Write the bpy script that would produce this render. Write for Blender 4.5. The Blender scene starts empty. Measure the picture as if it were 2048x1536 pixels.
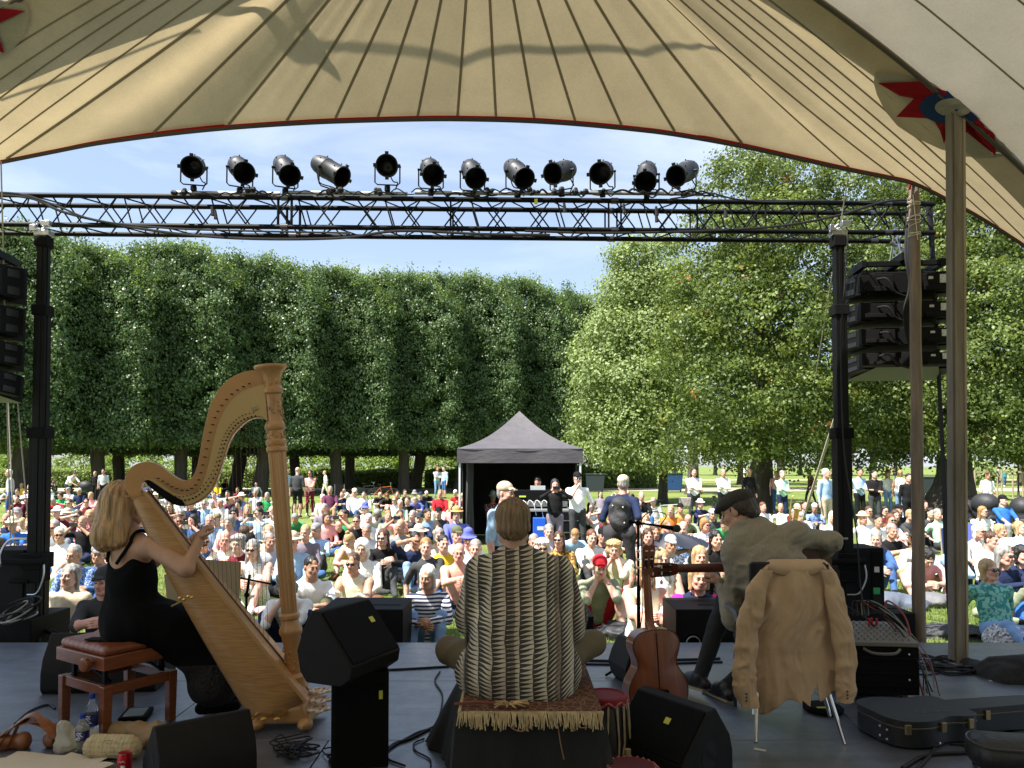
import bpy, math, random
import numpy as np
from mathutils import Vector, Matrix, noise as mnoise
R = math.radians
random.seed(7); np.random.seed(7)
C = bpy.context.scene.collection
scn = bpy.context.scene
# ------------------------------------------------------------------ camera, world, sun, exposure
F = 1538.0; PITCH = R(2.0); EYE = 1.5
PX0, PY0 = 1024.0, 876.3
cam_d = bpy.data.cameras.new('camera'); cam = bpy.data.objects.new('camera', cam_d); C.objects.link(cam)
cam.location = (0, 0, EYE); cam.rotation_euler = (math.pi/2 + PITCH, 0, 0)
cam_d.sensor_width = 36; cam_d.lens = F/2048*36; cam_d.shift_y = 108.3/2048
cam_d.clip_start = 0.05; cam_d.clip_end = 3000
scn.camera = cam
scn.view_settings.view_transform = 'Standard'; scn.view_settings.look = 'None'
scn.view_settings.gamma = 1.0; scn.view_settings.use_curve_mapping = False
scn.view_settings.exposure = 1.35
SUN_TO = Vector((-0.50, -0.30, 1.0)).normalized()
sun_d = bpy.data.lights.new('sun', 'SUN'); sun_o = bpy.data.objects.new('sun', sun_d); C.objects.link(sun_o)
sun_d.energy = 5.0; sun_d.angle = R(0.5); sun_d.color = (1, .95, .87)
sun_o.rotation_euler = SUN_TO.to_track_quat('Z', 'Y').to_euler()
world = bpy.data.worlds.new('World'); scn.world = world; world.use_nodes = True
def build_world():
 nt = world.node_tree; nt.nodes.clear(); N = nt.nodes.new; L = nt.links.new
 out = N('ShaderNodeOutputWorld'); bg = N('ShaderNodeBackground'); sky = N('ShaderNodeTexSky')
 sky.sky_type = 'NISHITA'; sky.sun_disc = False
 sky.sun_elevation = math.asin(SUN_TO.z); sky.sun_rotation = math.atan2(SUN_TO.x, SUN_TO.y)
 sky.air_density = 1.0; sky.dust_density = 1.0; sky.ozone_density = 1.5; sky.altitude = 20
 tc = N('ShaderNodeTexCoord'); mp = N('ShaderNodeMapping')
 mp.inputs['Scale'].default_value = (1.2, 3.0, 7.0); mp.inputs['Rotation'].default_value = (0, R(8), R(20))
 n1 = N('ShaderNodeTexNoise'); n1.inputs['Scale'].default_value = 1.6; n1.inputs['Detail'].default_value = 9; n1.inputs['Roughness'].default_value = .58
 n1.inputs['Distortion'].default_value = .6
 cr = N('ShaderNodeValToRGB'); cr.color_ramp.elements[0].position = .44; cr.color_ramp.elements[1].position = .78
 cr.color_ramp.elements[0].color = (.28, .28, .28, 1); cr.color_ramp.elements[1].color = (.85, .85, .85, 1)
 mx = N('ShaderNodeMix'); mx.data_type = 'RGBA'
 L(tc.outputs['Generated'], mp.inputs['Vector']); L(mp.outputs[0], n1.inputs['Vector']); L(n1.outputs['Fac'], cr.inputs['Fac'])
 L(cr.outputs['Color'], mx.inputs['Factor']); L(sky.outputs[0], mx.inputs['A'])
 mx.inputs['B'].default_value = (4.6, 5.2, 6.2, 1)
 L(mx.outputs['Result'], bg.inputs['Color']); bg.inputs['Strength'].default_value = 0.085
 L(bg.outputs[0], out.inputs[0])
build_world()
scn.cycles.max_bounces = 8; scn.cycles.transparent_max_bounces = 8
scn.cycles.diffuse_bounces = 4; scn.cycles.glossy_bounces = 3; scn.cycles.transmission_bounces = 5
# ------------------------------------------------------------------ places
def ray(px, py):
 xc = (px-PX0)/F; yc = -(py-PY0)/F
 return Vector((xc, math.cos(PITCH)-yc*math.sin(PITCH), math.sin(PITCH)+yc*math.cos(PITCH)))
def P(px, py, Y):                 # a point of the place, seen at a pixel of the photo, Y metres ahead
 d = ray(px, py); s = Y/d.y
 return Vector((d.x*s, Y, EYE+d.z*s))
def G(px, py, z=0.0):             # where the ground at height z is seen
 d = ray(px, py); s = (z-EYE)/d.z
 return Vector((d.x*s, d.y*s, z))
def XY(px, Y):                    # sideways place only
 return (px-PX0)/F*Y*1.0
LAWN = -0.40
# ------------------------------------------------------------------ materials
MATS = {}
def mat(name, col, rough=.6, metal=0.0, var=0.0, vs=6.0, bump=0.0, bs=40.0, spec=.5, transl=0.0, sheen=0.0, stretch=None, ior=None, trans=0.0, alpha=None, coat=0.0, detail=5.0, tcol=None, coords='Object'):
 if name in MATS: return MATS[name]
 m = bpy.data.materials.new(name); m.use_nodes = True; MATS[name] = m
 nt = m.node_tree; N = nt.nodes.new; L = nt.links.new
 b = nt.nodes['Principled BSDF']; out = nt.nodes['Material Output']
 b.inputs['Roughness'].default_value = rough; b.inputs['Metallic'].default_value = metal
 b.inputs['Specular IOR Level'].default_value = spec
 b.inputs['Base Color'].default_value = (*col, 1)
 if coat: b.inputs['Coat Weight'].default_value = coat; b.inputs['Coat Roughness'].default_value = .12
 if trans: b.inputs['Transmission Weight'].default_value = trans
 if ior: b.inputs['IOR'].default_value = ior
 if alpha is not None: b.inputs['Alpha'].default_value = alpha
 if sheen: b.inputs['Sheen Weight'].default_value = sheen
 if var or bump:
  tc = N('ShaderNodeTexCoord'); mp = N('ShaderNodeMapping'); L(tc.outputs[coords], mp.inputs[0])
  if stretch: mp.inputs['Scale'].default_value = stretch
  if var:
   n = N('ShaderNodeTexNoise'); n.inputs['Scale'].default_value = vs; n.inputs['Detail'].default_value = detail; n.inputs['Roughness'].default_value = .6
   L(mp.outputs[0], n.inputs['Vector'])
   r = N('ShaderNodeValToRGB'); r.color_ramp.elements[0].position = .32; r.color_ramp.elements[1].position = .68
   r.color_ramp.elements[0].color = (*[max(0, c*(1-var)) for c in col], 1)
   r.color_ramp.elements[1].color = (*[min(1, c*(1+var)) for c in col], 1)
   L(n.outputs['Fac'], r.inputs[0]); L(r.outputs[0], b.inputs['Base Color'])
  if bump:
   n2 = N('ShaderNodeTexNoise'); n2.inputs['Scale'].default_value = bs; n2.inputs['Detail'].default_value = 4
   L(mp.outputs[0], n2.inputs['Vector'])
   bp = N('ShaderNodeBump'); bp.inputs['Strength'].default_value = bump; bp.inputs['Distance'].default_value = .02
   L(n2.outputs['Fac'], bp.inputs['Height']); L(bp.outputs[0], b.inputs['Normal'])
 if transl:
  t = N('ShaderNodeBsdfTranslucent'); t.inputs[0].default_value = (*(tcol or col), 1)
  if var and not tcol: L(r.outputs[0], t.inputs[0])
  ms = N('ShaderNodeMixShader'); ms.inputs[0].default_value = transl
  L(b.outputs[0], ms.inputs[1]); L(t.outputs[0], ms.inputs[2]); L(ms.outputs[0], out.inputs[0])
 return m
def hexc(s):
 s = s.lstrip('#'); v = [int(s[i:i+2], 16)/255 for i in (0, 2, 4)]
 return tuple(((c+.055)/1.055)**2.4 if c > .04045 else c/12.92 for c in v)
# ------------------------------------------------------------------ mesh building
class MB:
 def __init__(s): s.v = []; s.f = []; s.m = []
 def add(s, vs, fs, mi=0, M=None):
  o = len(s.v)
  s.v += [tuple(M @ Vector(p)) if M is not None else tuple(p) for p in vs]
  s.f += [tuple(i+o for i in f) for f in fs]; s.m += [mi]*len(fs)
  return s
 def box(s, c, d, rot=None, mi=0, taper=None):
  x, y, z = [k/2 for k in d]; tx, ty = taper or (1, 1)
  vs = [(-x, -y, -z), (x, -y, -z), (x, y, -z), (-x, y, -z), (-x*tx, -y*ty, z), (x*tx, -y*ty, z), (x*tx, y*ty, z), (-x*tx, y*ty, z)]
  fs = [(0, 3, 2, 1), (4, 5, 6, 7), (0, 1, 5, 4), (1, 2, 6, 5), (2, 3, 7, 6), (3, 0, 4, 7)]
  Mx = Matrix.Translation(c)
  if rot is not None: Mx = Mx @ (rot.to_4x4() if hasattr(rot, 'to_4x4') else Matrix.Rotation(rot, 4, 'Z'))
  return s.add(vs, fs, mi, Mx)
 def tube(s, pts, r, n=8, mi=0, caps=True, closed=False):
  pts = [Vector(p) for p in pts]; K = len(pts)
  rs = r if isinstance(r, (list, tuple)) else [r]*K
  o = len(s.v); up = None
  for i, p in enumerate(pts):
   if closed: t = pts[(i+1) % K]-pts[i-1]
   else: t = pts[min(i+1, K-1)]-pts[max(i-1, 0)]
   if t.length < 1e-9: t = Vector((0, 0, 1))
   t.normalize()
   if up is None: up = Vector((0, 0, 1)) if abs(t.z) < .9 else Vector((1, 0, 0))
   a = up - t*up.dot(t)
   if a.length < 1e-6: a = t.orthogonal()
   a.normalize(); b = t.cross(a); up = a
   for k in range(n):
    an = 2*math.pi*k/n
    s.v.append(tuple(p+(a*math.cos(an)+b*math.sin(an))*rs[i]))
  rng = K if closed else K-1
  for i in range(rng):
   i2 = (i+1) % K
   for k in range(n):
    k2 = (k+1) % n
    s.f.append((o+i*n+k, o+i*n+k2, o+i2*n+k2, o+i2*n+k)); s.m.append(mi)
  if caps and not closed:
   s.f.append(tuple(o+k for k in range(n))[::-1]); s.m.append(mi)
   s.f.append(tuple(o+(K-1)*n+k for k in range(n))); s.m.append(mi)
  return s
 def lathe(s, prof, o=(0, 0, 0), axis=(0, 0, 1), n=24, mi=0, cap=True):   # prof: (radius, height)
  ax = Vector(axis).normalized(); a = ax.orthogonal().normalized(); b = ax.cross(a); o = Vector(o)
  st = len(s.v)
  for (r, h) in prof:
   for k in range(n):
    an = 2*math.pi*k/n
    s.v.append(tuple(o+ax*h+(a*math.cos(an)+b*math.sin(an))*r))
  for i in range(len(prof)-1):
   for k in range(n):
    k2 = (k+1) % n
    s.f.append((st+i*n+k, st+i*n+k2, st+(i+1)*n+k2, st+(i+1)*n+k)); s.m.append(mi)
  if cap:
   s.f.append(tuple(st+k for k in range(n))[::-1]); s.m.append(mi)
   e = st+(len(prof)-1)*n; s.f.append(tuple(e+k for k in range(n))); s.m.append(mi)
  return s
 def ball(s, c, r, n=12, mi=0, sc=(1, 1, 1), rot=None):
  o = len(s.v); c = Vector(c); m = max(4, n//2+1)
  for i in range(m+1):
   ph = math.pi*i/m
   for k in range(n):
    th = 2*math.pi*k/n
    p = Vector((math.sin(ph)*math.cos(th)*sc[0], math.sin(ph)*math.sin(th)*sc[1], math.cos(ph)*sc[2]))*r
    if rot is not None: p = rot @ p
    s.v.append(tuple(c+p))
  for i in range(m):
   for k in range(n):
    k2 = (k+1) % n
    s.f.append((o+i*n+k, o+(i+1)*n+k, o+(i+1)*n+k2, o+i*n+k2)); s.m.append(mi)
  return s
 def prism(s, poly, M, t, mi=0, mi_side=None):    # poly in local xy, extruded 0..t along local z, M = 4x4
  n = len(poly); o = len(s.v)
  for zz in (0, t):
   for (x, y) in poly: s.v.append(tuple(M @ Vector((x, y, zz))))
  s.f.append(tuple(o+i for i in range(n))[::-1]); s.m.append(mi)
  s.f.append(tuple(o+n+i for i in range(n))); s.m.append(mi)
  for i in range(n):
   j = (i+1) % n
   s.f.append((o+i, o+j, o+n+j, o+n+i)); s.m.append(mi if mi_side is None else mi_side)
  return s
 def grid(s, pts, mi=0, flip=False):     # pts[i][j]
  a = len(pts); b = len(pts[0]); o = len(s.v)
  for row in pts: s.v += [tuple(p) for p in row]
  for i in range(a-1):
   for j in range(b-1):
    q = (o+i*b+j, o+i*b+j+1, o+(i+1)*b+j+1, o+(i+1)*b+j)
    s.f.append(q[::-1] if flip else q); s.m.append(mi)
  return s
 def build(s, name, mats, parent=None, loc=None, smooth=35, bevel=0, seg=2):
  me = bpy.data.meshes.new(name); me.from_pydata(s.v, [], s.f)
  mats = mats if isinstance(mats, (list, tuple)) else [mats]
  for m in mats: me.materials.append(m)
  if len(mats) > 1: me.polygons.foreach_set('material_index', s.m)
  if smooth:
   me.polygons.foreach_set('use_smooth', [True]*len(me.polygons))
   if smooth < 180: me.set_sharp_from_angle(angle=R(smooth))
  me.update()
  o = bpy.data.objects.new(name, me); C.objects.link(o)
  if parent is not None: o.parent = parent
  if loc is not None: o.location = loc
  if bevel:
   bv = o.modifiers.new('bevel', 'BEVEL'); bv.width = bevel; bv.segments = seg; bv.limit_method = 'ANGLE'; bv.angle_limit = R(40)
   bv.harden_normals = False
  return o
def tag(o, label=None, cat=None, group=None, kind=None):
 if label: o['label'] = label
 if cat: o['category'] = cat
 if group: o['group'] = group
 if kind: o['kind'] = kind
 return o
def thing(name, label, cat, loc=(0, 0, 0), rz=0.0, group=None):
 o = bpy.data.objects.new(name, None); C.objects.link(o); o.empty_display_size = .1
 o.location = loc; o.rotation_euler = (0, 0, rz)
 return tag(o, label, cat, group)
def copy_tree(o, parent=None):
 c = o.copy(); C.objects.link(c)
 if parent is not None: c.parent = parent
 for ch in list(o.children): copy_tree(ch, c)
 return c
def frame(o, x, y, z=None):
 x = Vector(x).normalized(); y = Vector(y); y = (y-x*y.dot(x)).normalized(); z = x.cross(y)
 return Matrix(((x.x, y.x, z.x, o[0]), (x.y, y.y, z.y, o[1]), (x.z, y.z, z.z, o[2]), (0, 0, 0, 1)))
def bez(pts, n):                 # Catmull-Rom through the points
 pts = [Vector(p) for p in pts]; out = []
 q = [pts[0]*2-pts[1]]+pts+[pts[-1]*2-pts[-2]]
 for i in range(1, len(q)-2):
  for k in range(n):
   t = k/n
   out.append(.5*((2*q[i])+(-q[i-1]+q[i+1])*t+(2*q[i-1]-5*q[i]+4*q[i+1]-q[i+2])*t*t+(-q[i-1]+3*q[i]-3*q[i+1]+q[i+2])*t**3))
 out.append(pts[-1]); return out
def lerp(a, b, t): return a+(b-a)*t
# ------------------------------------------------------------------ smooth solid bodies (distance field -> surface net)
def nrm(v):
 v = np.array(v, float); return v/ (np.linalg.norm(v)+1e-12)
def cap(a, b, ra, rb=None, tag=0, k=.02, sq=None, op='u'):      # tapered limb; sq = (axis, factor) flattens it
 return dict(t='c', a=np.array(a, float), b=np.array(b, float), ra=ra, rb=ra if rb is None else rb, tag=tag, k=k, sq=sq, op=op)
def ell(c, r, tag=0, k=.02, rot=None, op='u'):
 return dict(t='e', a=np.array(c, float), r=np.array(r, float), tag=tag, k=k, rot=None if rot is None else np.array(rot), op=op)
def pdist(p, X):
 if p['t'] == 'e':
  q = X-p['a']
  if p['rot'] is not None: q = q @ p['rot']
  k0 = np.linalg.norm(q/p['r'], axis=-1); k1 = np.linalg.norm(q/(p['r']**2), axis=-1)+1e-9
  return k0*(k0-1)/k1
 q = X-p['a']; ab = p['b']-p['a']
 if p['sq'] is not None:
  n, f = p['sq']; n = nrm(n); q = q+np.tensordot(q, n, axes=([-1], [0]))[..., None]*n*(1/f-1); ab = ab+np.dot(ab, n)*n*(1/f-1)
 h = np.clip((q @ ab)/(ab @ ab+1e-12), 0, 1)
 d = np.linalg.norm(q-h[..., None]*ab, axis=-1)-(p['ra']+(p['rb']-p['ra'])*h)
 return d*(p['sq'][1]**.5 if p['sq'] is not None else 1)
def pbox(p):
 if p['t'] == 'e':
  r = p['r'].max() if p['rot'] is not None else p['r']; return p['a']-r, p['a']+r
 r = max(p['ra'], p['rb']); return np.minimum(p['a'], p['b'])-r, np.maximum(p['a'], p['b'])+r
def field_mesh(prims, res, disp=None):
 lo = np.min([pbox(p)[0] for p in prims if p['op'] == 'u'], axis=0)-3*res
 hi = np.max([pbox(p)[1] for p in prims if p['op'] == 'u'], axis=0)+3*res
 n = np.ceil((hi-lo)/res).astype(int)+1
 Fd = np.full(n, 1.0, np.float64)
 ax = [lo[i]+res*np.arange(n[i]) for i in range(3)]
 for p in prims:
  a, b = pbox(p); m = p['k']*1.2+4*res
  i0 = np.maximum(0, np.floor((a-m-lo)/res).astype(int)); i1 = np.minimum(n, np.ceil((b+m-lo)/res).astype(int)+1)
  if (i1 <= i0).any(): continue
  sl = tuple(slice(i0[i], i1[i]) for i in range(3))
  X = np.stack(np.meshgrid(*[ax[i][sl[i]] for i in range(3)], indexing='ij'), -1)
  d = pdist(p, X); g = Fd[sl]; k = p['k']
  if p['op'] == 'u':
   h = np.clip(.5+.5*(g-d)/k, 0, 1); Fd[sl] = np.where(g > .9, d, g*(1-h)+d*h-k*h*(1-h))
  else:
   h = np.clip(.5-.5*(g+d)/k, 0, 1); Fd[sl] = g*(1-h)-d*h+k*h*(1-h)
 if disp is not None:
  near = np.abs(Fd) < .05
  idx = np.nonzero(near); X = np.stack([ax[i][idx[i]] for i in range(3)], -1)
  Fd[idx] += disp(X)
 ins = Fd < 0
 c = np.zeros(np.array(n)-1, int)
 corners = [(i, j, k) for i in (0, 1) for j in (0, 1) for k in (0, 1)]
 for (i, j, k) in corners: c += ins[i:n[0]-1+i, j:n[1]-1+j, k:n[2]-1+k]
 act = (c > 0) & (c < 8); cells = np.argwhere(act)
 vid = np.full(act.shape, -1, int); vid[act] = np.arange(len(cells))
 acc = np.zeros((len(cells), 3)); cnt = np.zeros(len(cells))
 for (i, j, k) in corners:
  for d in range(3):
   e = [i, j, k]
   if e[d] == 1: continue
   e2 = list(e); e2[d] = 1
   A = Fd[cells[:, 0]+i, cells[:, 1]+j, cells[:, 2]+k]; B = Fd[cells[:, 0]+e2[0], cells[:, 1]+e2[1], cells[:, 2]+e2[2]]
   mk = (A < 0) != (B < 0); t = np.where(mk, A/(A-B+1e-20), 0)
   pt = np.tile(np.array([i, j, k], float), (len(cells), 1)); pt[:, d] += t
   acc[mk] += pt[mk]; cnt[mk] += 1
 V = lo+res*(cells+acc/cnt[:, None])
 quads = []
 for d in range(3):
  u, v = (d+1) % 3, (d+2) % 3
  s0 = [slice(1, n[q]-1) for q in range(3)]; s1 = list(s0); s0[d] = slice(0, n[d]-1); s1[d] = slice(1, n[d])
  A = ins[tuple(s0)]; B = ins[tuple(s1)]; mk = A != B; id_ = np.argwhere(mk); fl = A[mk]
  off = np.array([1, 1, 1]); off[d] = 0; id_ = id_+off
  def cell(du, dv):
   e = id_.copy(); e[:, u] += du; e[:, v] += dv; return vid[e[:, 0], e[:, 1], e[:, 2]]
  q = np.stack([cell(-1, -1), cell(0, -1), cell(0, 0), cell(-1, 0)], -1)
  q = np.where(fl[:, None], q, q[:, ::-1]); quads.append(q)
 Q = np.concatenate(quads); Q = Q[(Q >= 0).all(1)]
 # pull the vertices a little towards their neighbours: no grid steps
 for _ in range(1):
  S = np.zeros_like(V); K = np.zeros(len(V))
  for a in range(4):
   b = (a+1) % 4
   np.add.at(S, Q[:, a], V[Q[:, b]]); np.add.at(K, Q[:, a], 1); np.add.at(S, Q[:, b], V[Q[:, a]]); np.add.at(K, Q[:, b], 1)
  V = V*.6+.4*S/np.maximum(K, 1)[:, None]
 cen = V[Q].mean(1); best = np.full(len(Q), 9.0); tg = np.zeros(len(Q), int)
 for p in prims:
  if p['op'] != 'u': continue
  d = pdist(p, cen); m = d < best; best[m] = d[m]; tg[m] = p['tag']
 return V, Q, tg, cen
def vnoise(X, f, seed=0):
 q = X*np.array(f, float)+seed*17.13; i = np.floor(q).astype(np.int64); t = q-i; t = t*t*(3-2*t); r = 0
 for a in (0, 1):
  for b in (0, 1):
   for c in (0, 1):
    h = ((i[:, 0]+a)*73856093) ^ ((i[:, 1]+b)*19349663) ^ ((i[:, 2]+c)*83492791); h = ((h*2654435761) & 0xffffffff)/4294967296.0
    r = r+h*(t[:, 0] if a else 1-t[:, 0])*(t[:, 1] if b else 1-t[:, 1])*(t[:, 2] if c else 1-t[:, 2])
 return r*2-1
def folds(X, amp, f, seed=0, warp=.12):       # creases: sharp where the noise crosses zero, soft between
 W = X+warp*np.stack([vnoise(X, (4, 4, 4), seed+5), vnoise(X, (4, 4, 4), seed+6), vnoise(X, (4, 4, 4), seed+7)], -1)
 n1 = 1-2*np.abs(vnoise(W, f, seed)); n2 = 1-2*np.abs(vnoise(W, tuple(2.1*k for k in f), seed+1))
 return -amp*(.68*n1+.32*n2)
def join_np(parts):
 V = []; Q = []; T = []; Cn = []; o = 0
 for (v, q, t, c) in parts: V.append(v); Q.append(q+o); T.append(t); Cn.append(c); o += len(v)
 return np.concatenate(V), np.concatenate(Q), np.concatenate(T), np.concatenate(Cn)
def np_mesh(name, V, Q, T=None):
 me = bpy.data.meshes.new(name); k = Q.shape[1]
 me.vertices.add(len(V)); me.vertices.foreach_set('co', np.asarray(V, np.float32).ravel())
 me.loops.add(Q.size); me.loops.foreach_set('vertex_index', np.asarray(Q, np.int32).ravel())
 me.polygons.add(len(Q)); me.polygons.foreach_set('loop_start', np.arange(0, Q.size, k, dtype=np.int32))
 if T is not None: me.polygons.foreach_set('material_index', np.asarray(T, np.int32))
 me.polygons.foreach_set('use_smooth', np.ones(len(Q), bool))
 me.update(calc_edges=True); return me
def obj_np(name, V, Q, T, mats, parent=None, loc=None):
 me = np_mesh(name, V, Q, T)
 for m in mats: me.materials.append(m)
 o = bpy.data.objects.new(name, me); C.objects.link(o)
 if parent is not None: o.parent = parent
 if loc is not None: o.location = loc
 return o
# ================================================================== THE GROUND
def ground_mat():
 m = bpy.data.materials.new('lawn_ground'); m.use_nodes = True
 nt = m.node_tree; N = nt.nodes.new; L = nt.links.new; b = nt.nodes['Principled BSDF']
 tc = N('ShaderNodeTexCoord')
 n1 = N('ShaderNodeTexNoise'); n1.inputs['Scale'].default_value = .35; n1.inputs['Detail'].default_value = 6
 n2 = N('ShaderNodeTexNoise'); n2.inputs['Scale'].default_value = 14; n2.inputs['Detail'].default_value = 8; n2.inputs['Roughness'].default_value = .75
 L(tc.outputs['Object'], n1.inputs['Vector']); L(tc.outputs['Object'], n2.inputs['Vector'])
 r1 = N('ShaderNodeValToRGB'); r1.color_ramp.elements[0].position = .35; r1.color_ramp.elements[1].position = .66
 r1.color_ramp.elements[0].color = (.12, .19, .038, 1); r1.color_ramp.elements[1].color = (.24, .27, .085, 1)
 r2 = N('ShaderNodeValToRGB'); r2.color_ramp.elements[0].position = .3; r2.color_ramp.elements[1].position = .7
 r2.color_ramp.elements[0].color = (.45, .45, .45, 1); r2.color_ramp.elements[1].color = (1.25, 1.25, 1.2, 1)
 mx = N('ShaderNodeMix'); mx.data_type = 'RGBA'; mx.blend_type = 'MULTIPLY'; mx.inputs['Factor'].default_value = 1
 L(n1.outputs['Fac'], r1.inputs[0]); L(n2.outputs['Fac'], r2.inputs[0]); L(r1.outputs[0], mx.inputs['A']); L(r2.outputs[0], mx.inputs['B'])
 L(mx.outputs['Result'], b.inputs['Base Color']); b.inputs['Roughness'].default_value = .9; b.inputs['Specular IOR Level'].default_value = .2
 bp = N('ShaderNodeBump'); bp.inputs['Strength'].default_value = .8; bp.inputs['Distance'].default_value = .05
 L(n2.outputs['Fac'], bp.inputs['Height']); L(bp.outputs[0], b.inputs['Normal'])
 return m
def sheet(name, pts, z, m, nx=1):
 g = MB(); g.add([(x, y, z) for (x, y) in pts], [tuple(range(len(pts)))])
 return tag(g.build(name, m, smooth=0), kind='structure')
LAWNM = ground_mat()
g = MB(); W = 900
rows = [-30, 0, 8, 12, 18, 26, 40, 60, 100, 200, 900]; cols = [-900, -200, -60, -25, -10, 0, 10, 25, 60, 200, 900]
g.grid([[(x, y, LAWN) for x in cols] for y in rows], flip=True)
tag(g.build('lawn', LAWNM, smooth=0), kind='structure')
gravel = mat('path_gravel', (.44, .37, .27), .95, var=.12, vs=2.0, bump=.3, bs=30)
def wavy(y0, y1, x0=-160, x1=160, n=60, a=.35):
 top = []; bot = []
 for i in range(n+1):
  x = lerp(x0, x1, i/n)
  bot.append((x, y0+a*mnoise.noise(Vector((x*.2, y0, 0))))); top.append((x, y1+a*mnoise.noise(Vector((x*.2, y1, 5)))))
 return bot+top[::-1]
sheet('path', wavy(56.5, 62.5), LAWN+.006, gravel)
sheet('path', wavy(96, 101), LAWN+.006, gravel)
soil = mat('bare_soil', (.10, .085, .05), .95, var=.35, vs=1.5)
def blob(cx, cy, rx, ry, n=28, s=0):
 return [(cx+rx*math.cos(a)*(1+.25*mnoise.noise(Vector((math.cos(a)*2, math.sin(a)*2, s)))), cy+ry*math.sin(a)*(1+.25*mnoise.noise(Vector((math.cos(a)*2, math.sin(a)*2, s+3))))) for a in [2*math.pi*i/n for i in range(n)]]
# grass blades in the part of the lawn near the stage
def grass_patch(name, n, y0, y1, h, w, seed, m):
 rg = np.random.default_rng(seed)
 y = y0+(y1-y0)*rg.random(n)**1.5; x = (rg.random(n)*2-1)*(y*.70+.6)
 # tufts
 cx = np.floor(x/.13)*.13; cy = np.floor(y/.13)*.13
 hh = (np.sin(cx*91.7+cy*37.3)*43758.5) % 1.0
 x = x+(hh-.5)*.06; hgt = h*(.45+.9*hh*rg.random(n)+.25*rg.random(n))
 a = rg.random(n)*2*np.pi; lean = h*.55*rg.random(n)
 dx, dy = np.cos(a), np.sin(a)
 V = np.zeros((n, 3, 3))
 V[:, 0] = np.stack([x-dy*w, y+dx*w, np.full(n, LAWN)], -1); V[:, 1] = np.stack([x+dy*w, y-dx*w, np.full(n, LAWN)], -1)
 V[:, 2] = np.stack([x+dx*lean, y+dy*lean, LAWN+hgt], -1)
 T = (rg.random(n) < .35).astype(int)+(rg.random(n) < .12).astype(int)
 o = obj_np(name, V.reshape(-1, 3), np.arange(n*3).reshape(n, 3), T, m)
 for pl in (): pass
 return tag(o, 'short sunlit grass of the park lawn in front of the stage', 'grass', kind='stuff')
GM = [mat('grass_blade', (.12, .21, .035), .6, transl=.35), mat('grass_pale', (.26, .30, .08), .6, transl=.35), mat('grass_straw', (.38, .34, .15), .7, transl=.3)]
grass_patch('grass', 170000, 6.9, 16, .055, .0045, 1, GM)
# ================================================================== STAGE FLOOR
def stage_mat():
 m = bpy.data.materials.new('stage_plywood'); m.use_nodes = True
 nt = m.node_tree; N = nt.nodes.new; L = nt.links.new; b = nt.nodes['Principled BSDF']
 tc = N('ShaderNodeTexCoord'); mp = N('ShaderNodeMapping'); mp.inputs['Scale'].default_value = (1, 5, 1)
 n1 = N('ShaderNodeTexNoise'); n1.inputs['Scale'].default_value = 1.3; n1.inputs['Detail'].default_value = 8; n1.inputs['Roughness'].default_value = .7
 n2 = N('ShaderNodeTexNoise'); n2.inputs['Scale'].default_value = 9; n2.inputs['Detail'].default_value = 10; n2.inputs['Roughness'].default_value = .8
 L(tc.outputs['Object'], mp.inputs[0]); L(mp.outputs[0], n1.inputs['Vector']); L(tc.outputs['Object'], n2.inputs['Vector'])
 r1 = N('ShaderNodeValToRGB'); r1.color_ramp.elements[0].position = .35; r1.color_ramp.elements[1].position = .7
 r1.color_ramp.elements[0].color = (.050, .060, .088, 1); r1.color_ramp.elements[1].color = (.115, .13, .17, 1)
 L(n1.outputs['Fac'], r1.inputs[0])
 r2 = N('ShaderNodeValToRGB'); r2.color_ramp.elements[0].position = .40; r2.color_ramp.elements[1].position = .62
 r2.color_ramp.elements[0].color = (.30, .30, .30, 1); r2.color_ramp.elements[1].color = (.52, .52, .52, 1)
 L(n2.outputs['Fac'], r2.inputs[0]); L(r2.outputs[0], b.inputs['Roughness'])
 n3 = N('ShaderNodeTexNoise'); n3.inputs['Scale'].default_value = 3.2; n3.inputs['Detail'].default_value = 12; n3.inputs['Roughness'].default_value = .85; n3.inputs['Distortion'].default_value = 1.2
 L(tc.outputs['Object'], n3.inputs['Vector'])
 r3 = N('ShaderNodeValToRGB'); r3.color_ramp.elements[0].position = .60; r3.color_ramp.elements[1].position = .72
 L(n3.outputs['Fac'], r3.inputs[0]); mx = N('ShaderNodeMix'); mx.data_type = 'RGBA'; mx.inputs['B'].default_value = (.22, .22, .22, 1)
 L(r3.outputs[0], mx.inputs['Factor']); L(r1.outputs[0], mx.inputs['A']); L(mx.outputs['Result'], b.inputs['Base Color'])
 bp = N('ShaderNodeBump'); bp.inputs['Strength'].default_value = .12; bp.inputs['Distance'].default_value = .01
 L(n2.outputs['Fac'], bp.inputs['Height']); L(bp.outputs[0], b.inputs['Normal'])
 b.inputs['Specular IOR Level'].default_value = 1.0; b.inputs['Coat Weight'].default_value = .7; b.inputs['Coat Roughness'].default_value = .38
 return m
STG = stage_mat()
SE = 6.56                                                   # front edge of the stage
g = MB(); gap = .006
ys = [-2.0, -0.75, .5, 1.75, 3.0, 4.25, 5.4, SE]
for j in range(len(ys)-1):
 x = -6.0 - (0 if j % 2 else 1.0)
 while x < 7:
  x1 = min(x+2.0, 7.0)
  g.box(((x+x1)/2, (ys[j]+ys[j+1])/2, -.011), (x1-x-gap, ys[j+1]-ys[j]-gap, .022)); x += 2.0
tag(g.build('stage_floor', STG, smooth=0, bevel=.002, seg=1), kind='structure')
g = MB(); g.box((.5, (SE-2)/2, -.21), (12.9, SE+1.96, .37)); tag(g.build('stage_base', mat('stage_skirt', (.012, .012, .014), .9), smooth=0), kind='structure')
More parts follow.
